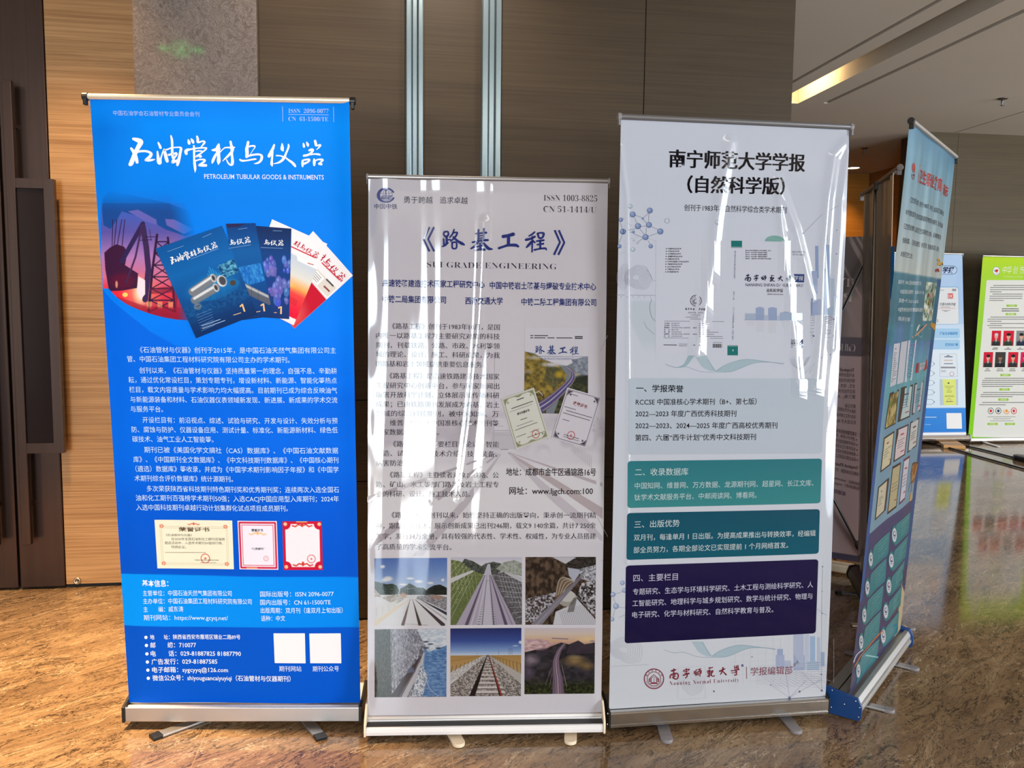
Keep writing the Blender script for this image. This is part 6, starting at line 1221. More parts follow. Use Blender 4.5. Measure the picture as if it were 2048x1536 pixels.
FR = [([(1781, 772), (1800.8, 765.2), (1793.3, 835), (1770, 844.5)], None), ([(1805, 762.5), (1826.1, 757), (1819.3, 822.6), (1797.4, 832.2)], (186, 204, 206)), ([(1829.6, 755.6), (1848.7, 750.2), (1841.9, 811.7), (1823.4, 819.2)], (198, 192, 204)),
  ([(1768.7, 860.9), (1791.3, 848.6), (1783.6, 916.9), (1761, 931.3)], (214, 206, 176)), ([(1795.4, 845.9), (1817.3, 836.3), (1809.6, 899.1), (1789, 912.8)], (216, 200, 206)), ([(1820.7, 832.9), (1839.8, 824.7), (1833.5, 882.7), (1814.6, 895.7)], (206, 206, 206)),
  ([(1756.9, 960), (1780.8, 942.9), (1773.3, 1009.2), (1749.8, 1028.3)], (208, 202, 180)), ([(1787, 921.7), (1802.7, 912.8), (1793.1, 1005.1), (1776.3, 1018.8)], (186, 176, 140)), ([(1807.5, 908), (1819.8, 900.5), (1809.6, 989.4), (1797.9, 1001)], (206, 206, 222))]
for i, (q, paper) in enumerate(FR):
    if paper is None:
        k = Ink(P4); k.poly(q, DKF, 2); k.build('certificate_frame', PM_SEMI, S4); p = Pic(30, 60, 30, 60, (150, 130, 70)); p.speckle(np.ones_like(p.X), (84, 70, 34), (206, 186, 124), 6, 16, 4, 3, 1, 2.4); p.ell(8, 18, 7, 9, (90, 120, 40), 0.8, 0.6)
        for a in (4, 12, 22): p.line([(a+8, 2), (14, 36), (a-2, 58)], 1.2, (210, 190, 130), 0.7)
        TL, TR, BR_, BL = [np.array(z) for z in q]; f = lambda x, yy: (TL+(TR-TL)*x)*(1-yy)+(BL+(BR_-BL)*x)*yy; p.build('gold_certificate', P4, [f(0.06, 0.05), f(0.94, 0.05), f(0.94, 0.96), f(0.06, 0.96)], PM_SEMI, S4, 3); continue
    g = np.random.RandomState(20+i); pink = i in (2, 4, 8)
    L = [(0.34, 0.24, 0.68, 2.6, RD if i in (3, 4, 8) else GR)]+[(0.16+0.06*g.rand(), 0.4+0.075*j, 0.6+0.25*g.rand(), 0.8, GR) for j in range(4)]+[(0.55, 0.80, 0.86, 1.8, RD)]
    page4(q, paper, 'framed_certificate', L, DKF if i != 8 else (110, 60, 80))
k = Ink(P4); TD = lambda x, y: (1720+x/7.314, 880+y/7.314); BZ = (146, 92, 48)
k.poly([TD(772, 290), TD(860, 262), TD(835, 440), TD(790, 570), TD(752, 580), TD(745, 430)], BZ, 3); k.line([TD(770, 290), TD(810, 262), TD(866, 285)], 2.0, (96, 58, 30), 3.5)
for a in range(4): k.line([TD(780+a*22, 310-a*4), TD(762+a*14, 540-a*16)], 0.8, (214, 176, 120), 3.6)
k.line([TD(765, 580), TD(760, 700)], 1.6, (170, 140, 110), 3); k.poly([TD(740, 740), TD(765, 700), TD(775, 780), TD(765, 830), TD(722, 848)], (206, 168, 110), 3); k.line([TD(740, 560), TD(705, 700)], 0.6, (120, 100, 90), 3); k.build('trophy_print', PM_SEMI, S4)
k = Ink(P4); TC = lambda x, y: (1740+x/7.314, 690+y/7.314); k.poly([TC(680, 190), TC(850, 140), TC(848, 270), TC(800, 300), TC(665, 330)], (170, 36, 50), 3); k.text('优秀', *TC(725, 210), *TC(800, 195), 7, (236, 214, 216), 0.01, layer=3.5); k.text('期刊', *TC(720, 265), *TC(795, 250), 7, (236, 214, 216), 0.01, layer=3.5); k.build('ribbon_print', PM_SEMI, S4)
T4b = lambda x, y: (1640+x/3.071, 1000+y/3.071)
LB = [((330, 250), (432, 165), (420, 312), (315, 400), (312, 330)), ((312, 425), (412, 333), (402, 480), (296, 575), (290, 510)), ((292, 592), (394, 503), (378, 655), (275, 750), (270, 685)), ((274, 770), (376, 668), (360, 828), (255, 925), (250, 855)), ((250, 950), (366, 845), (345, 985), (215, 1130), (232, 1040)),
      ((468, 122), (560, 52), (548, 185), (458, 262), (457, 190)), ((455, 288), (545, 202), (531, 340), (442, 424), (438, 352)), ((440, 455), (524, 356), (512, 500), (425, 580), (422, 515)), ((422, 615), (508, 518), (498, 650), (405, 742), (403, 675)), ((403, 775), (490, 680), (480, 822), (384, 908), (387, 835))]
for bxx_ in LB:
    k = Ink(P4); q = [T4b(*z) for z in bxx_[:4]]; k.rquad(q, 3, (70, 140, 150), 2, (44, 130, 142), 8, 8); cx, cy = T4b(*bxx_[4]); k.disc(cx, cy, 5.6, 20, (44, 126, 138), 2.6); k.disc(cx, cy, 4.2, 14.5, (216, 216, 226), 3)
    k.disc(cx, cy-3, 2.6, 5.5, (70, 90, 130), 3.4, 12); k.disc(cx+0.2, cy-3.6, 1.8, 3.6, (216, 216, 226), 3.7, 12); k.line([(cx-2.2, cy+3), (cx+2.4, cy+2)], 1.2, (70, 90, 130), 3.4); k.line([(cx-1.6, cy+6.5), (cx+1.6, cy+5.8)], 1.2, (70, 90, 130), 3.4)
    TL, TR, BR_, BL = [np.array(z) for z in q]; f = lambda x, yy: (TL+(TR-TL)*x)*(1-yy)+(BL+(BR_-BL)*x)*yy
    for j in range(5): k.line([f(0.36, 0.22+j*0.14), f(0.9-0.1*(j % 3), 0.2+j*0.14)], 0.8, (120, 180, 186), 3)
    k.build('topic_box', PM_SEMI, S4)
k = Ink(P4); k.line([T4b(*z) for z in ext_poly([(205, 1010), (245, 945), (300, 890), (365, 815), (388, 800)])], 2.6, (196, 116, 76), 4); k.line([T4b(*z) for z in ext_poly([(200, 980), (222, 930), (262, 905)])], 2.2, (206, 206, 226), 4); k.line([T4b(*z) for z in ((280, 945), (355, 968))], 3, (150, 206, 206), 4); k.line([T4b(*z) for z in ((485, 505), (520, 480), (512, 420))], 1.2, (90, 50, 60), 4); k.line([T4b(*z) for z in ((430, 720), (480, 655))], 1.4, (140, 50, 70), 4); k.build('ribbon_line_print', PM_SEMI, S4)
zt, yt = Z4+H4*math.cos(L4), -H4*math.sin(L4)
top_rail(B4, 0.79, zt+0.004, yt, M_ALU, M_BLACK, 0.010, 0.014); pole(B4, 0.07, zt, yt)
c = cassette(B4, 0.815, [(-0.038, 0.022), (-0.044, 0.03), (-0.044, 0.040), (-0.040, 0.042), (-0.040, 0.062), (-0.030, 0.080), (-0.014, 0.082), (-0.014, 0.070), (0.008, 0.070), (0.008, 0.086), (0.075, 0.10), (0.075, 0.022)], M_ALU, [(-0.040, 0.006), (-0.05, 0.02), (-0.05, 0.06), (-0.036, 0.088), (0.082, 0.108), (0.082, 0.10), (0.072, 0.07), (0.076, 0.02), (0.06, 0.006)], M_BLUEP, 0.010)
obj('groove', bx(-0.407, 0.407, 0.036, 0.039, 0.0915, 0.0945), M_GAP, c)
pl = [ch for ch in c.children if ch.name.startswith('end_plate')][0]
for y, z in ((0.055, 0.094), (-0.028, 0.078), (-0.042, 0.058), (-0.040, 0.022), (0.055, 0.03), (0.01, 0.055)):
    bm = bmesh.new(); lathe(bm, [(0.003, 0), (0.003, 0.0015), (0.0015, 0.002)], 10); obj('screw', bm, M_ALU_B, pl, True, loc=(-0.4175, y, z), rot=(0, -math.pi/2, 0))
foot(B4, (1.60, 2.875), (1.806, 2.708), 0.036, M_ALU, M_GREYP); foot(B4, (1.905, 3.226), (2.117, 3.027), 0.036, M_ALU, M_GREYP); foot(B4, (2.102, 3.517), (2.372, 3.437), 0.036, M_CREAM, M_GREYP)

# ================================================================== 5: grey-backed banner seen from behind
bl, br, tlx, trx = np.array([2.46, 4.08]), np.array([2.19, 3.38]), np.array([2.435, 4.173]), np.array([2.127, 3.363])
cen = (bl+br)/2; yaw5 = math.atan2(*(br-bl)[::-1]); w5 = float(np.linalg.norm(br-bl)); B5 = empty('rollup_banner', (cen[0], cen[1], 0), yaw5)
tag(B5, 'roll-up banner seen from its plain grey back, silver pole up the middle', 'banner', 'roll-up banners in the foyer')
PM_BACK = print_mat('banner_back_film', 0.2, 0.5)
ct = (tlx+trx)/2; ud = (br-bl)/w5; nn = np.array([math.sin(yaw5), -math.cos(yaw5)]); shift5 = float((ct-cen)@ud); lean5 = math.atan2(float((ct-cen)@nn), 1.98); wt5 = float(np.linalg.norm(trx-tlx))
H5 = 1.98/math.cos(lean5)
def d5(u, v): return 0.006*np.sin(16*u+1.3*v)+0.003*np.sin(41*u+2*v)+0.03*np.clip((u-0.30)/0.1, 0, 1)**2
def world_quad(root, w, h, z0, lean, sh=(0, 0), wt=None):
    wt = wt or w; c, s = math.cos(root.rotation_euler.z), math.sin(root.rotation_euler.z); o = []
    for u, v in ((-wt/2+sh[1], h), (wt/2+sh[1], h), (-w/2+sh[0], 0), (w/2+sh[0], 0)):
        y = -v*math.sin(lean); o.append(project((root.location.x+c*u-s*y, root.location.y+s*u+c*y, z0+v*math.cos(lean))))
    return o
P5 = Panel(w5, H5, world_quad(B5, w5, H5, 0.08, lean5, (0, shift5)), 0.8, d5, (0, shift5))
S5 = sheet(P5, 90, 160, lambda x, y, u, v: np.tile(np.array([206.0, 192, 176]), (len(u), 1)), PM_BACK, B5, 0.08, lean5)
# its printed face turns into view along the curled right edge
n = 60; vv = np.linspace(0.35, 1.66, n); cols = np.where((vv > 1.42)[:, None], (20, 112, 176), (196, 196, 204)); uu = shift5*vv/H5+w5/2
co = np.vstack([np.c_[uu, -d5(uu-0, vv)-0.001, vv], np.c_[uu+0.004-0.02*np.clip((1.42-vv)*2, 0, 1)*0, -d5(uu, vv)+0.012+0.02*np.clip((1.5-vv)*3, 0, 1), vv]])
mesh_from('curled_edge', co, [(i, i+1, n+i+1, n+i) for i in range(n-1)], np.vstack([lin(cols)*0.8, lin(cols)*0.8]), PM_SEMI, S5)
zt, yt = 0.08+1.98, -H5*math.sin(lean5)
top_rail(B5, wt5, zt+0.005, yt, M_GREYA, M_GREYP, 0.012, 0.014, shift5)
bm = bmesh.new(); tube(bm, [(0.02, -0.02, 0.10), (shift5*0.5-0.0, yt/2-0.02, 1.05), (shift5-0.02, yt-0.013, zt)], 0.008, 12); obj('support_pole', bm, M_ALU_B, B5, True)
bm = bmesh.new(); box(bm, shift5-0.04, shift5+0.0, yt-0.02, yt-0.004, zt-0.03, zt+0.012); obj('pole_hook', bm, M_BLACK, B5, bevel=0.003)
cassette(B5, w5, [(-0.045, 0.022), (-0.052, 0.05), (-0.04, 0.085), (-0.01, 0.096), (0.03, 0.09), (0.045, 0.06), (0.045, 0.022)], plain('dark_grey_base', (92, 84, 78), 0.4, 0.5), [(-0.048, 0.02), (-0.056, 0.05), (-0.043, 0.09), (-0.01, 0.10), (0.034, 0.094), (0.05, 0.062), (0.05, 0.02)], plain('dark_grey_cap', (52, 46, 42), 0.4), 0.02)
foot(B5, (2.46, 3.86), (2.258, 3.947), 0.034, M_GREYA, M_BLACK)

# ================================================================== 6: X-frame banner seen from behind, print showing through mirrored
B6 = empty('x_frame_banner', (2.565, 4.197, 0), math.radians(-38))
tag(B6, 'X-frame banner seen from behind, mirrored English lettering showing through, black crossed poles', 'banner', 'roll-up banners in the foyer')
W6, H6, Z6, L6 = 0.8, 1.78, 0.07, 0.055
PM_THRU = print_mat('translucent_print', 0.35, 0.4)
P6 = Panel(W6, H6, [project(p) for p in ()] or [(0, 0), (1, 0), (0, 1), (1, 1)], 0.8)
B6.location = (2.565-0.4*math.cos(math.radians(-38)), 4.197-0.4*math.sin(math.radians(-38)), 0)
P6 = Panel(W6, H6, world_quad(B6, W6, H6, Z6, L6), 0.95)
TE, TFF = (lambda x, y: (1640+x/6.98, 640+y/6.98)), (lambda x, y: (1640+x/6.98, 850+y/6.98))
v61, v62, v63 = [float(P6.uv([z])[0, 1]) for z in (TE(568, 250), TE(570, 520), (1722, 1113))]
def base6(x, y, u, v):
    n = noise_uv(u+v*0.55, v-u*0.3, 70, 5, 3); a = np.tile(np.array([86.0, 74, 72]), (len(u), 1)); a = mixc(a, (150, 134, 128), np.clip((n-0.6)*4, 0, 1)*0.8); a = mixc(a, (150, 130, 128), np.clip((u-0.18)/0.1, 0, 1)*np.clip((v61+0.3-v)/0.1, 0, 1)*0.9)
    a[v < v61] = (90, 80, 88); a[v < v62] = (168, 144, 146); a[v < v63] = (70, 64, 84); return a
S6 = sheet(P6, 120, 260, base6, PM_THRU, B6, Z6, L6)
k = Ink(P6); LT, DT = (196, 178, 176), (84, 62, 66)
def mt(t, x0, y0, x1, y1, em, col, fn=TE, off=0.0): k.text(t, *fn(x0, y0), *fn(x1, y1), em, col, off, mirror=True)
TG = lambda x, y: (1220+x/4.096, 400+y/4.096)
mt(serif('Tropical'), 1685-120-60, 655, 1992, 676, 25, LT, TG, -0.014); mt(serif('Plants'), 1685-60, 778, 1990, 798, 25, LT, TG, -0.014); mt(serif('Call for Papers'), -40, 352, 493, 388, 21, LT, TE, -0.014)
k.build('title_lettering', PM_THRU, S6)
k = Ink(P6)
mt(serif('Tropical Plants'), 120, 680, 480, 700, 10, DT); 
for i, t in enumerate(('本刊是热带植物领域的国际学术', '期刊科学出版，收录高质量论文', '论文，综述，观点，数据论文等', '英文刊由热带作物学会主办，现', '第三卷，Agriculture ISSN')): mt(t, -60, 757+i*75-14+i*2, 484+i*3, 775+i*75, 8.6, DT)
mt('期刊主编', 352, 1195, 498, 1210, 8.6, DT)
for i, t in enumerate(('海南大学杰出教授主编', '海南大学正文稿件编辑部', '佐治亚大学 Robert')): mt(t, 190-i*12, 1232+i*75-4+i*10, 500+i*2, 1278+i*75+4, 8.6, DT)
k.build('mirrored_text', PM_THRU, S6)
k = Ink(P6)
mt('主题范围包括但不限于热带', 130, 62, 512, 130, 8.6, DT, TFF, 0.012)
for i, t in enumerate(('遗传学与育种，种质资源', '热带作物基因组生物学研究', '生态环境与生长发育生理学', '植物病虫害综合防治与管理', '采后生理与品质加工研究学')):
    mt(t, 120, 118+i*71, 490+i*3, 200+i*71, 8.4, DT, TFF); k.disc(*TFF(512+i*3, 207+i*71), 1.2, 1.4, DT, 3, 8)
mt(serif('Tropical Plants'), 190, 530, 535, 600, 9.4, DT, TFF); mt('收稿至发表周期：平均仅12周', 100, 595, 540, 690, 8.4, DT, TFF); mt('期刊网址：www.maxapress.com', 60, 690, 545, 830, 7.6, DT, TFF); mt('投稿系统：tropicalplants', 60, 770, 548, 890, 7.6, DT, TFF); mt('我们期待您的来稿', 90, 890, 360, 965, 9, (84, 62, 86), TFF, 0.012)
k.build('mirrored_text', PM_THRU, S6)
k = Ink(P6); cx, cy = 1630+652/7.68, 1060+235/7.68; k.poly([(cx-5, cy-10), (cx+6, cy-9), (cx+6, cy+4), (cx, cy+10), (cx-5, cy+3)], (70, 58, 66), 3); k.text('IVI', cx-3.4, cy-1, cx+4.4, cy, 7, (150, 130, 134), 0.01, layer=3.6, mirror=True); k.build('shield_emblem', PM_THRU, S6)
yb = -0.03
for sx in (-1, 1):
    for sv in (0, 1):
        bm = bmesh.new(); v = H6 if sv else 0.03; ze = Z6+v*math.cos(L6); ye = -v*math.sin(L6)-0.006; pts = [(0.0, yb-0.05, 0.86), (sx*0.2, (ye+yb-0.05)/2-0.004, (ze+0.86)/2), (sx*0.392, ye, ze-0.012*(1 if sv else -1))]
        tube(bm, pts, 0.0075, 10, 0.006); o = obj('cross_pole', bm, M_BLACK, B6, True)
bm = bmesh.new(); box(bm, -0.035, 0.035, yb-0.075, yb-0.03, 0.82, 0.90); obj('hub', bm, M_BLACK, B6, bevel=0.006)
for sx in (-1, 1):
    bm = bmesh.new(); tube(bm, [(sx*0.03, yb-0.05, 0.84), (sx*0.22, 0.20, 0.012)], 0.009, 10); obj('leg', bm, M_BLACK, B6, True)
obj('bottom_rail', bx(-0.4, 0.4, -0.06, 0.02, 0.012, 0.055), M_CREAM, B6, bevel=0.008)

# ================================================================== 7 and 8: two banners by the far wall
B7 = empty('rollup_banner', (5.835, 8.35, 0), 0.0)
tag(B7, 'pale blue roll-up banner by the far wall, partly hidden behind the turned blue banner', 'banner', 'roll-up banners in the foyer')
H7 = 1.965; P7 = Panel(0.8, H7, world_quad(B7, 0.8, H7, 0.1, 0.0, (0.0, -0.178)), 0.80, None, (0.0, -0.178))
TGG, TH = (lambda x, y: (1850+x/7.68, 500+y/7.68)), (lambda x, y: (1850+x/6.98, 690+y/6.98))
v71 = float(P7.uv([TH(300, 874)])[0, 1])
def base7(x, y, u, v):
    c = stops(v, [(0, (50, 130, 220)), (v71, (62, 142, 230)), (v71+0.003, (214, 232, 250)), (0.9, (222, 236, 250)), (1.5, (176, 204, 240)), (H7, (176, 206, 240))]); m = (v > 1.22)*np.clip((u-0.14)/0.2, 0, 1)*(v < 1.85); c = mixc(c, (150, 190, 238), m*0.6); c[v < 0.035] = (240, 242, 248); return c
S7 = sheet(P7, 60, 160, base7, PM_SATIN, B7, 0.1, 0.0)
k = Ink(P7); k.rquad([TGG(-200, 240), TGG(492, 240), TGG(492, 375), TGG(-200, 375)], 8.6, (24, 44, 100), 1.5); k.rquad([TGG(-200, 246), TGG(486, 246), TGG(486, 369), TGG(-200, 369)], 8, (188, 212, 244), 2); k.text('学报', *TGG(268, 308), *TGG(445, 308), 13.5, (22, 34, 84), 0.03, layer=3, shear=0.15); k.build('title_badge', PM_SATIN, S7)
k = Ink(P7); k.rquad([TGG(-200, 560), TGG(516, 560), TGG(528, 1145), TGG(-200, 1145)], 6, (140, 184, 226), 1.5); k.rquad([TGG(-200, 575), TGG(508, 575), TGG(520, 1137), TGG(-200, 1137)], 5, (222, 226, 232), 2)
k.poly([TGG(348, 668), TGG(430, 668), TGG(430, 745), TGG(348, 745)], (204, 62, 62), 3); k.text('DX', *TGG(355, 707), *TGG(424, 707), 9, (236, 226, 226), 0.03, layer=3.6); k.text('交通与材料学报', *TGG(222, 832), *TGG(468, 836), 6.6, (60, 60, 70), 0.01, layer=3, shear=0.15)
for x0, y, x1, w, c_ in ((415, 603, 478, 1.0, GR), (415, 614, 478, 1.0, GR), (415, 625, 478, 1.0, GR), (240, 876, 388, 0.8, GR), (205, 896, 465, 0.7, (214, 90, 90)), (255, 928, 385, 0.8, GR), (290, 942, 345, 0.8, GR), (235, 617, 290, 1.2, (150, 160, 180))): k.line([TGG(x0, y), TGG(x1, y)], w, c_, 3)
k.text('5', *TGG(178, 1085), *TGG(205, 1085), 8, (110, 96, 80), layer=3); k.build('journal_cover', PM_SATIN, S7)
for y0, y1, t, x0, x1, yy in ((1205, 1358, '理论与试验研究', 225, 502, 1283), (1374, 1528, '防灾与环境', 312, 505, 1455)):
    k = Ink(P7); k.rquad([TGG(-200, y0), TGG(534, y0), TGG(536, y1), TGG(-200, y1)], 3.5, (166, 206, 240), 2); k.text(t, *TGG(x0, yy), *TGG(x1, yy), 6.4, (60, 140, 206), 0.03, layer=3); k.build('topic_button', PM_SATIN, S7)
k = Ink(P7)
for i in range(5): y = 262+i*133; k.line([TH(20, y-36), TH(90, y-36), TH(118, y-18), TH(132, y), TH(118, y+18), TH(90, y+36), TH(20, y+36)], 0.7, (120, 140, 170), 2); k.poly([TH(122, y-14), TH(136, y), TH(122, y+14)], (60, 90, 120), 3)
k.build('arrow_tabs', PM_SATIN, S7)
k = Ink(P7); k.poly([TH(203, 122), TH(446, 118), TH(462, 445), TH(203, 445)], (200, 208, 222), 2); k.poly([TH(212, 130), TH(438, 128), TH(450, 436), TH(212, 436)], (222, 232, 244), 2.4)
for x0, y, x1, w, c_ in ((300, 148, 345, 1.4, GR), (270, 164, 385, 1.6, (60, 80, 110)), (265, 214, 385, 1.6, (206, 176, 150)), (265, 260, 390, 1.4, GR), (220, 308, 425, 1.2, GR), (220, 320, 425, 1.2, GR), (220, 358, 290, 1.0, (150, 160, 176)), (220, 372, 290, 1.0, (150, 160, 176))): k.line([TH(x0, y), TH(x1, y)], w, c_, 3)
k.ring(*TH(374, 404), 4.2, 4, 0.8, (190, 110, 130), 3); k.build('certificate_print', PM_SATIN, S7)
k = Ink(P7); k.poly([TH(205, 478), TH(462, 478), TH(462, 840), TH(210, 840)], (186, 202, 220), 2); k.poly([TH(242, 478), TH(425, 478), TH(436, 840), TH(262, 840)], (222, 232, 130), 2.4); k.poly([TH(318, 522), TH(342, 522), TH(338, 542), TH(314, 542)], (70, 80, 70), 3)
for x0, y, x1 in ((270, 575, 400), (285, 597, 380), (312, 616, 355), (300, 640, 375), (295, 660, 375), (275, 708, 410), (275, 722, 405)): k.line([TH(x0, y), TH(x1, y)], 0.9, (150, 156, 90), 3)
k.ring(*TH(336, 770), 3.6, 3, 0.7, (170, 120, 110), 3); k.line([TH(290, 790), TH(392, 788)], 1.2, (150, 110, 90), 3); k.build('certificate_print', PM_SATIN, S7)
k = Ink(P7); k.rquad([TH(298, 950), TH(508, 950), TH(517, 1168), TH(303, 1168)], 1.0, (240, 242, 246), 2, nx=4, ny=4); k.build('white_label', PM_SATIN, S7)
k = Ink(P7); k.line([TH(0, 1008), TH(160, 1008)], 1.4, (200, 222, 246), 3); k.line([TH(0, 1110), TH(80, 1110)], 1.0, (160, 200, 244), 3); k.build('contact_text', PM_SATIN, S7)
top_rail(B7, 0.80, 0.1+H7+0.005, 0, M_ALU, M_ALU, 0.010, 0.01, -0.178); pole(B7, 0.06, 0.1+H7, 0)
cassette(B7, 0.84, [(-0.04, 0.045), (-0.045, 0.07), (-0.03, 0.10), (-0.005, 0.105), (0.03, 0.11), (0.07, 0.09), (0.07, 0.045)], M_ALU_B, [(-0.045, 0.04), (-0.05, 0.07), (-0.034, 0.106), (0.034, 0.116), (0.075, 0.094), (0.075, 0.04)], M_ALU, 0.012)
foot(B7, (6.06, 8.46), (5.885, 8.05), 0.21, plain('tan_foot', (206, 156, 96), 0.5), h=0.036, rounded=False)
B8 = empty('rollup_banner', (6.755, 8.42, 0), 0.0)
tag(B8, 'bright green bordered roll-up banner with rows of small portraits by the far wall', 'banner', 'roll-up banners in the foyer')
W8, H8 = 0.86, 2.0; P8 = Panel(W8, H8, world_quad(B8, W8, H8, 0.055, 0.0, (-0.012, 0.028)), 0.80, None, (-0.012, 0.028))
TI, TJ = (lambda x, y: (1940+x/9.907, 505+y/9.907)), (lambda x, y: (1940+x/6.148, 650+y/6.148))
S8 = sheet(P8, 30, 60, lambda x, y, u, v: stops(v, [(0, (132, 208, 26)), (1.0, (140, 204, 48)), (1.75, (166, 214, 60)), (2.0, (182, 220, 44))]), PM_SATIN, B8, 0.055, 0.0)
k = Ink(P8); k.rquad([TI(328, 546), (2085, 505+548/9.907), (2082, 650+1385/6.148), TJ(30, 1376)], 3, (222, 224, 222), 1.5); k.build('white_panel', PM_SATIN, S8)
k = Ink(P8)
for x, t in ((642, '中'), (735, '华'), (855, '创'), (985, '伤'), (1110, '杂'), (1230, '志')): k.text(t, *TI(x, 345), *TI(x+90, 345), 17, (240, 246, 226), -0.006, shear=0.15)
k.text('CHINESE JOURNAL OF TRAUMA', *TI(655, 478), *TI(1330, 480), 5, (216, 232, 150)); k.build('title_lettering', PM_SATIN, S8)
k = Ink(P8); k.disc(*TI(520, 368), 7.2, 8.8, (90, 120, 160), 2); k.disc(*TI(520, 368), 6.7, 8.2, (236, 236, 240), 2.5); k.disc(*TI(525, 365), 2.6, 3.2, (206, 70, 40), 3); k.disc(*TI(492, 362), 1.4, 1.8, (120, 130, 200), 3); k.disc(*TI(548, 352), 1.4, 1.8, (226, 130, 60), 3); k.ring(*TI(520, 385), 4.4, 4.6, 0.8, (90, 110, 170), 3, 16, 20, 160); k.build('emblem_print', PM_SATIN, S8)
k = Ink(P8); g = np.random.RandomState(9)
def dash(f, x0, y, x1, w=1.6, col=(120, 122, 124), sc=9.9):
    x = x0
    while x < x1-6: e = min(x1, x+sc*(0.5+g.rand()*2.4)); k.line([f(x, y), f(e, y)], w, col, 2); x = e+sc*0.22
for x0, y, x1 in ((460, 654, 1200), (400, 694, 1200), (395, 738, 1200), (395, 780, 625), (445, 824, 1045), (390, 866, 1040), (385, 910, 1035), (378, 950, 675)): dash(TI, x0, y, x1)
for x0, y, x1 in ((632, 1116, 970), (626, 1158, 972)): dash(TI, x0, y, x1, 1.9, (84, 84, 84))
for x0, y, x1 in ((405, 1280, 1250), (350, 1322, 1250), (345, 1364, 625), (395, 1408, 1250), (340, 1448, 630), (385, 1492, 1250)): dash(TI, x0, y, x1)
for x0, y, x1 in ((180, 655, 800), (150, 680, 800), (146, 704, 800), (142, 729, 800), (150, 754, 525), (160, 830, 800), (132, 856, 800), (126, 881, 525), (150, 953, 800), (112, 981, 440)): dash(TJ, x0, y, x1, 1.7, (124, 124, 124), 6.1)
for x0, y, x1 in ((215, 1128, 565), (285, 1152, 500), (245, 1178, 540)): dash(TJ, x0, y, x1, 1.3, (150, 152, 150), 6.1)
k.build('body_text', PM_SATIN, S8)
for f, x0, y0, x1, y1, t in ((TI, 722, 1032, 930, 1076, '办刊宗旨'), (TI, 705, 1200, 912, 1242, '期刊荣誉'), (TJ, 372, 602, 498, 630, '收录情况'), (TJ, 360, 778, 486, 806, '主要栏目'), (TJ, 347, 902, 473, 931, '征稿范围'), (TJ, 215, 1203, 340, 1230, '官方网站'), (TJ, 427, 1203, 552, 1230, '公众号')):
    k = Ink(P8); k.rquad([f(x0, y0), f(x1, y0), f(x1, y1), f(x0, y1)], 0.6, (146, 192, 60), 2, nx=4, ny=4); xm = (x1-x0)*0.2; k.text(t, *f(x0+xm, (y0+y1)/2), *f(x1-xm, (y0+y1)/2), 3.4, (226, 238, 190), 0.01, layer=3); k.build('green_heading', PM_SATIN, S8)
def portrait(q, bg, coat, hair, skin, seed):
    p = Pic(34, 54, 34, 54, bg); p.poly([(3, 54), (3, 40), (8, 35), (14, 33), (20, 33), (26, 35), (31, 40), (31, 54)], coat); p.poly([(13, 33), (21, 33), (17, 44)], (222, 222, 222)); p.poly([(16, 36), (18, 36), (18.6, 46), (15.4, 46)], (50, 60, 90)); p.poly([(14, 26), (20, 26), (20.5, 34), (17, 37), (13.5, 34)], tuple(np.array(skin)*0.88)); p.ell(17, 20, 6.3, 8.4, skin)
    p.ell(17, 13.5, 6.8, 5.0, hair); p.poly([(11, 16), (10.4, 20), (11.6, 20), (12.4, 16)], hair); p.poly([(23, 16), (23.6, 20), (22.4, 20), (21.6, 16)], hair); p.ell(14.4, 19.6, 1.1, 0.6, (40, 30, 28)); p.ell(19.6, 19.6, 1.1, 0.6, (40, 30, 28)); p.line([(15.2, 25), (18.8, 25)], 0.8, (150, 80, 74)); p.line([(17, 20), (17, 22.6)], 0.6, tuple(np.array(skin)*0.8))
    p.line([(7, 38), (11, 37)], 1.2, (190, 170, 90), 0.8); p.line([(23, 37), (27, 38)], 1.2, (190, 170, 90), 0.8); p.build('portrait_print', P8, q, PM_SATIN, S8, 2)
DKG, NV, HR = (34, 46, 46), (32, 42, 66), (24, 22, 24); RB, SK = (206, 22, 54), (222, 178, 154)
for i, (x0, y0, x1, y1, bg, coat, hair, skin) in enumerate(((270, 70, 384, 256, RB, DKG, (200, 200, 204), SK), (414, 70, 543, 256, RB, (40, 58, 44), HR, SK), (572, 70, 700, 256, (130, 136, 140), NV, HR, SK), (730, 70, 850, 256, RB, DKG, HR, SK), (170, 333, 285, 520, RB, DKG, HR, SK), (313, 333, 440, 520, (58, 56, 58), (30, 32, 36), (70, 50, 40), (150, 110, 90)), (472, 333, 595, 520, RB, DKG, HR, SK), (625, 333, 740, 520, (206, 30, 90), DKG, HR, SK), (770, 333, 880, 520, RB, DKG, HR, SK))):
    portrait([TJ(x0, y0), TJ(x1, y0), TJ(x1-10, y1), TJ(x0-12, y1)], bg, coat, hair, skin, i)
k = Ink(P8)
for x, y, w in ((313, 282, 60), (308, 298, 76), (470, 282, 36), (466, 298, 90), (620, 282, 30), (620, 298, 80), (215, 541, 44), (212, 563, 72), (366, 541, 70), (366, 563, 84), (522, 541, 66), (520, 563, 80), (668, 541, 50), (668, 563, 70)): dash(TJ, x-w/2, y, x+w/2, 1.5, (90, 88, 88), 6)
k.build('name_captions', PM_SATIN, S8)
k = Ink(P8)
for x, c_ in ((255, (206, 60, 60)), (348, (60, 66, 90)), (448, (226, 150, 50)), (538, (206, 50, 60))): k.ring(*TJ(x, 1056), 5.4, 6, 1.3, (110, 110, 120) if x < 400 else c_, 2, 20, 0, 360 if x != 448 else 200); k.disc(*TJ(x, 1056), 2.6, 3, c_, 2.5)
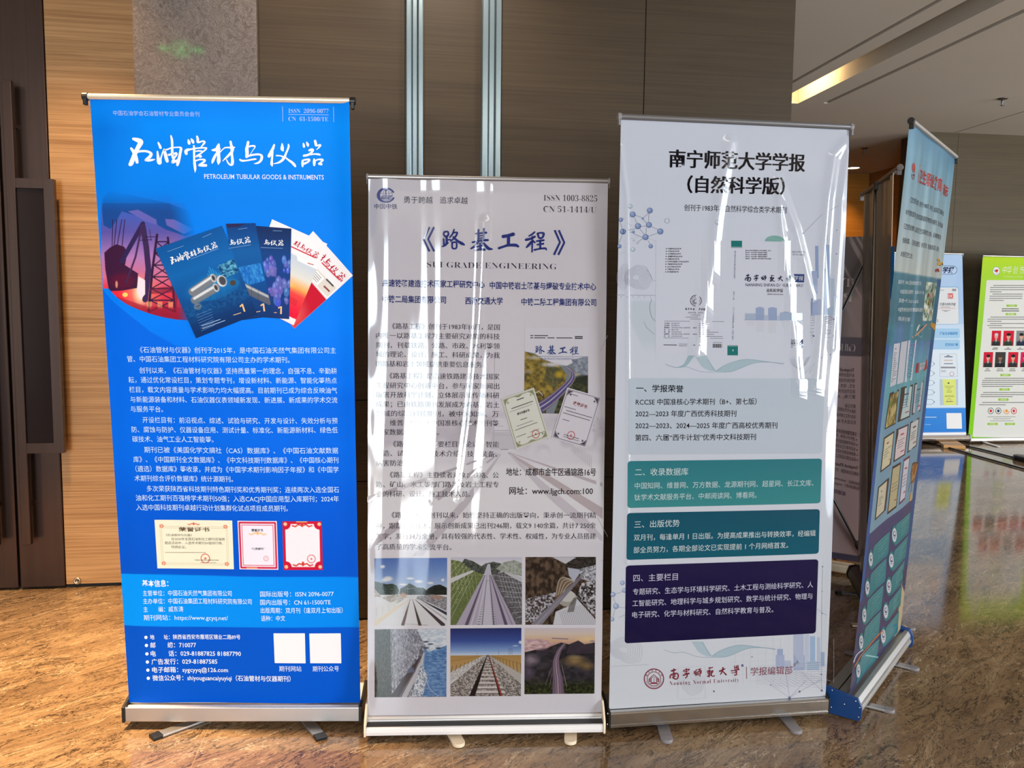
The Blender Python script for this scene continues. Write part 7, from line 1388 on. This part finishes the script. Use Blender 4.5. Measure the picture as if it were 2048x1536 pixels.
k.build('round_emblems', PM_SATIN, S8)
top_rail(B8, W8, 0.055+H8+0.005, 0, M_ALU, M_GREYP, 0.011, 0.01, 0.028); pole(B8, 0.05, 0.05+H8, 0)
cassette(B8, W8+0.03, [(-0.045, 0.012), (-0.05, 0.03), (-0.045, 0.055), (-0.004, 0.058), (0.05, 0.07), (0.06, 0.012)], M_ALU_B, [(-0.05, 0.01), (-0.055, 0.03), (-0.05, 0.058), (0.06, 0.075), (0.065, 0.01)], M_ALU, 0.01)
foot(B8, (6.50, 8.4), (6.46, 8.12), 0.05, M_WHITEP)

# ------------------------------------------------------------------ small things on the floor and ceiling
def cable(name, pts, r, label):
    bm = bmesh.new(); P = ext_poly(np.array(pts, float)[:, :2], 8); tube(bm, [(x, y, r+0.001) for x, y in P], r, 8); return tag(obj(name, bm, M_BLACK, None, True), label, 'cable', 'black cables on the polished floor')
cable('floor_cable', [(5.60, 8.72), (5.83, 8.30), (5.80, 7.6), (5.772, 6.92), (5.75, 6.3)], 0.009, 'black cable running out from under the pale blue banner, nearer one')
cable('floor_cable', [(6.15, 8.70), (6.118, 8.19), (6.125, 7.8), (6.113, 7.47)], 0.009, 'black cable ending in the black plug block at the right edge')
bm = bmesh.new(); prism_z(bm, [(-0.05, -0.17), (0.05, -0.17), (0.06, -0.12), (0.06, 0.10), (0.03, 0.16), (-0.03, 0.16), (-0.06, 0.10), (-0.06, -0.12)], 0.0, 0.05)
o = obj('plug_block', bm, M_BLACK, None, bevel=0.015, loc=(6.118, 7.30, 0)); tag(o, 'black rounded plug block lying on the polished floor at the right edge', 'plug')
def sprinkler(x, y, label):
    bm = bmesh.new(); lathe(bm, [(0.045, 0), (0.045, -0.004), (0.03, -0.012), (0.012, -0.014)], 20, (0, 0, 0)); o = obj('ceiling_sprinkler', bm, plain('sprinkler_chrome', (120, 112, 104), 0.3, 0.9), None, True, loc=(x, y, CEIL)); tag(o, label, 'sprinkler', 'ceiling sprinklers')
    bm = bmesh.new(); lathe(bm, [(0.011, -0.012), (0.011, -0.03), (0.008, -0.034), (0.005, -0.055), (0.005, -0.06)], 12); 
    for s in (-1, 1): tube(bm, [(s*0.010, 0, -0.03), (s*0.017, 0, -0.045), (s*0.004, 0, -0.062)], 0.0025, 6)
    obj('nozzle', bm, M_GREYA, o, True); bm = bmesh.new(); lathe(bm, [(0.004, -0.061), (0.02, -0.063), (0.02, -0.0655), (0.004, -0.066)], 16); obj('deflector', bm, M_GREYA, o); return o
sprinkler(5.632, 7.33, 'small chrome sprinkler head on the open ceiling at the upper right'); sprinkler(5.73, 9.83, 'small chrome sprinkler head on the ceiling by the dark corridor')
M_LAMP = emit('lamp_glow', (1.0, 0.72, 0.38), 14)
bm = bmesh.new(); lathe(bm, [(0.10, 0.0), (0.10, -0.006), (0.085, -0.008), (0.08, 0.0)], 28); dl = obj('downlight', bm, M_WHITEP, None, True, loc=(6.38, 11.2, CEIL)); tag(dl, 'round glowing downlight in the corridor ceiling', 'downlight')
bm = bmesh.new(); lathe(bm, [(0.078, -0.002), (0.03, -0.010), (0.004, -0.012)], 24); obj('lamp_lens', bm, M_LAMP, dl, True)
spot('downlight_beam', (6.38, 11.2, CEIL-0.03), (6.36, 11.5, 1.2), 60, (1.0, 0.55, 0.16), 95, 0.8)
# lamp glowing at the end of the ceiling slot
sl = obj('slot_lamp', bx(-0.012, 0.0, -0.32, 0.32, -0.02, 0.02), M_WHITEP, None, loc=(3.6425, 7.46, CEIL+0.12)); tag(sl, 'linear lamp hidden inside the end of the ceiling slot, washing it with warm light', 'lamp')
obj('lamp_tube', bx(0.0005, 0.006, -0.30, 0.30, -0.012, 0.012), emit('slot_glow', (1.0, 0.70, 0.34), 30), sl)
area('slot_lamp_light', (3.652, 7.46, CEIL+0.12), (3.87, 7.46, CEIL+0.03), 0.6, 0.03, 5, (1.0, 0.64, 0.28))
# green exit sign hanging above the viewer's left, mirrored in the polished pillar
ex = obj('exit_sign', bx(-0.17, 0.17, -0.012, 0.012, -0.07, 0.07), M_BLACK, None, bevel=0.003, loc=(-1.45, 1.36, 3.20)); tag(ex, 'green glowing exit sign hanging from the ceiling, mirrored in the stone pillar', 'sign')
ME = emit('exit_green', (0.10, 1.0, 0.22), 7)
bm = bmesh.new()
def plate(pts):
    vs = [bm.verts.new((x, 0.0135, z)) for x, z in pts]; bm.faces.new(vs)
for s in (-1, 1): plate([(s*0.15, 0), (s*0.115, 0.025), (s*0.115, 0.009), (s*0.065, 0.009), (s*0.065, -0.009), (s*0.115, -0.009), (s*0.115, -0.025)])
plate([(-0.05, 0.05), (0.05, 0.05), (0.05, 0.042), (-0.05, 0.042)]); plate([(-0.05, -0.042), (0.05, -0.042), (0.05, -0.05), (-0.05, -0.05)]); plate([(-0.05, -0.042), (-0.042, -0.042), (-0.042, 0.042), (-0.05, 0.042)]); plate([(0.042, -0.042), (0.05, -0.042), (0.05, 0.042), (0.042, 0.042)])
plate([(-0.012, 0.03), (0.008, 0.034), (0.01, 0.02), (-0.006, 0.018)]); plate([(-0.02, 0.012), (0.016, 0.016), (0.02, -0.004), (-0.006, -0.01)]); plate([(-0.01, -0.008), (0.008, -0.006), (0.026, -0.034), (0.014, -0.036)]); plate([(-0.012, -0.004), (0.0, -0.012), (-0.024, -0.036), (-0.034, -0.03)])
obj('exit_symbol', bm, ME, ex)
bm = bmesh.new()
for s in (-1, 1): tube(bm, [(s*0.12, 0, 0.07), (s*0.12, 0, CEIL-3.20)], 0.003, 6)
obj('hanger', bm, M_GREYA, ex)
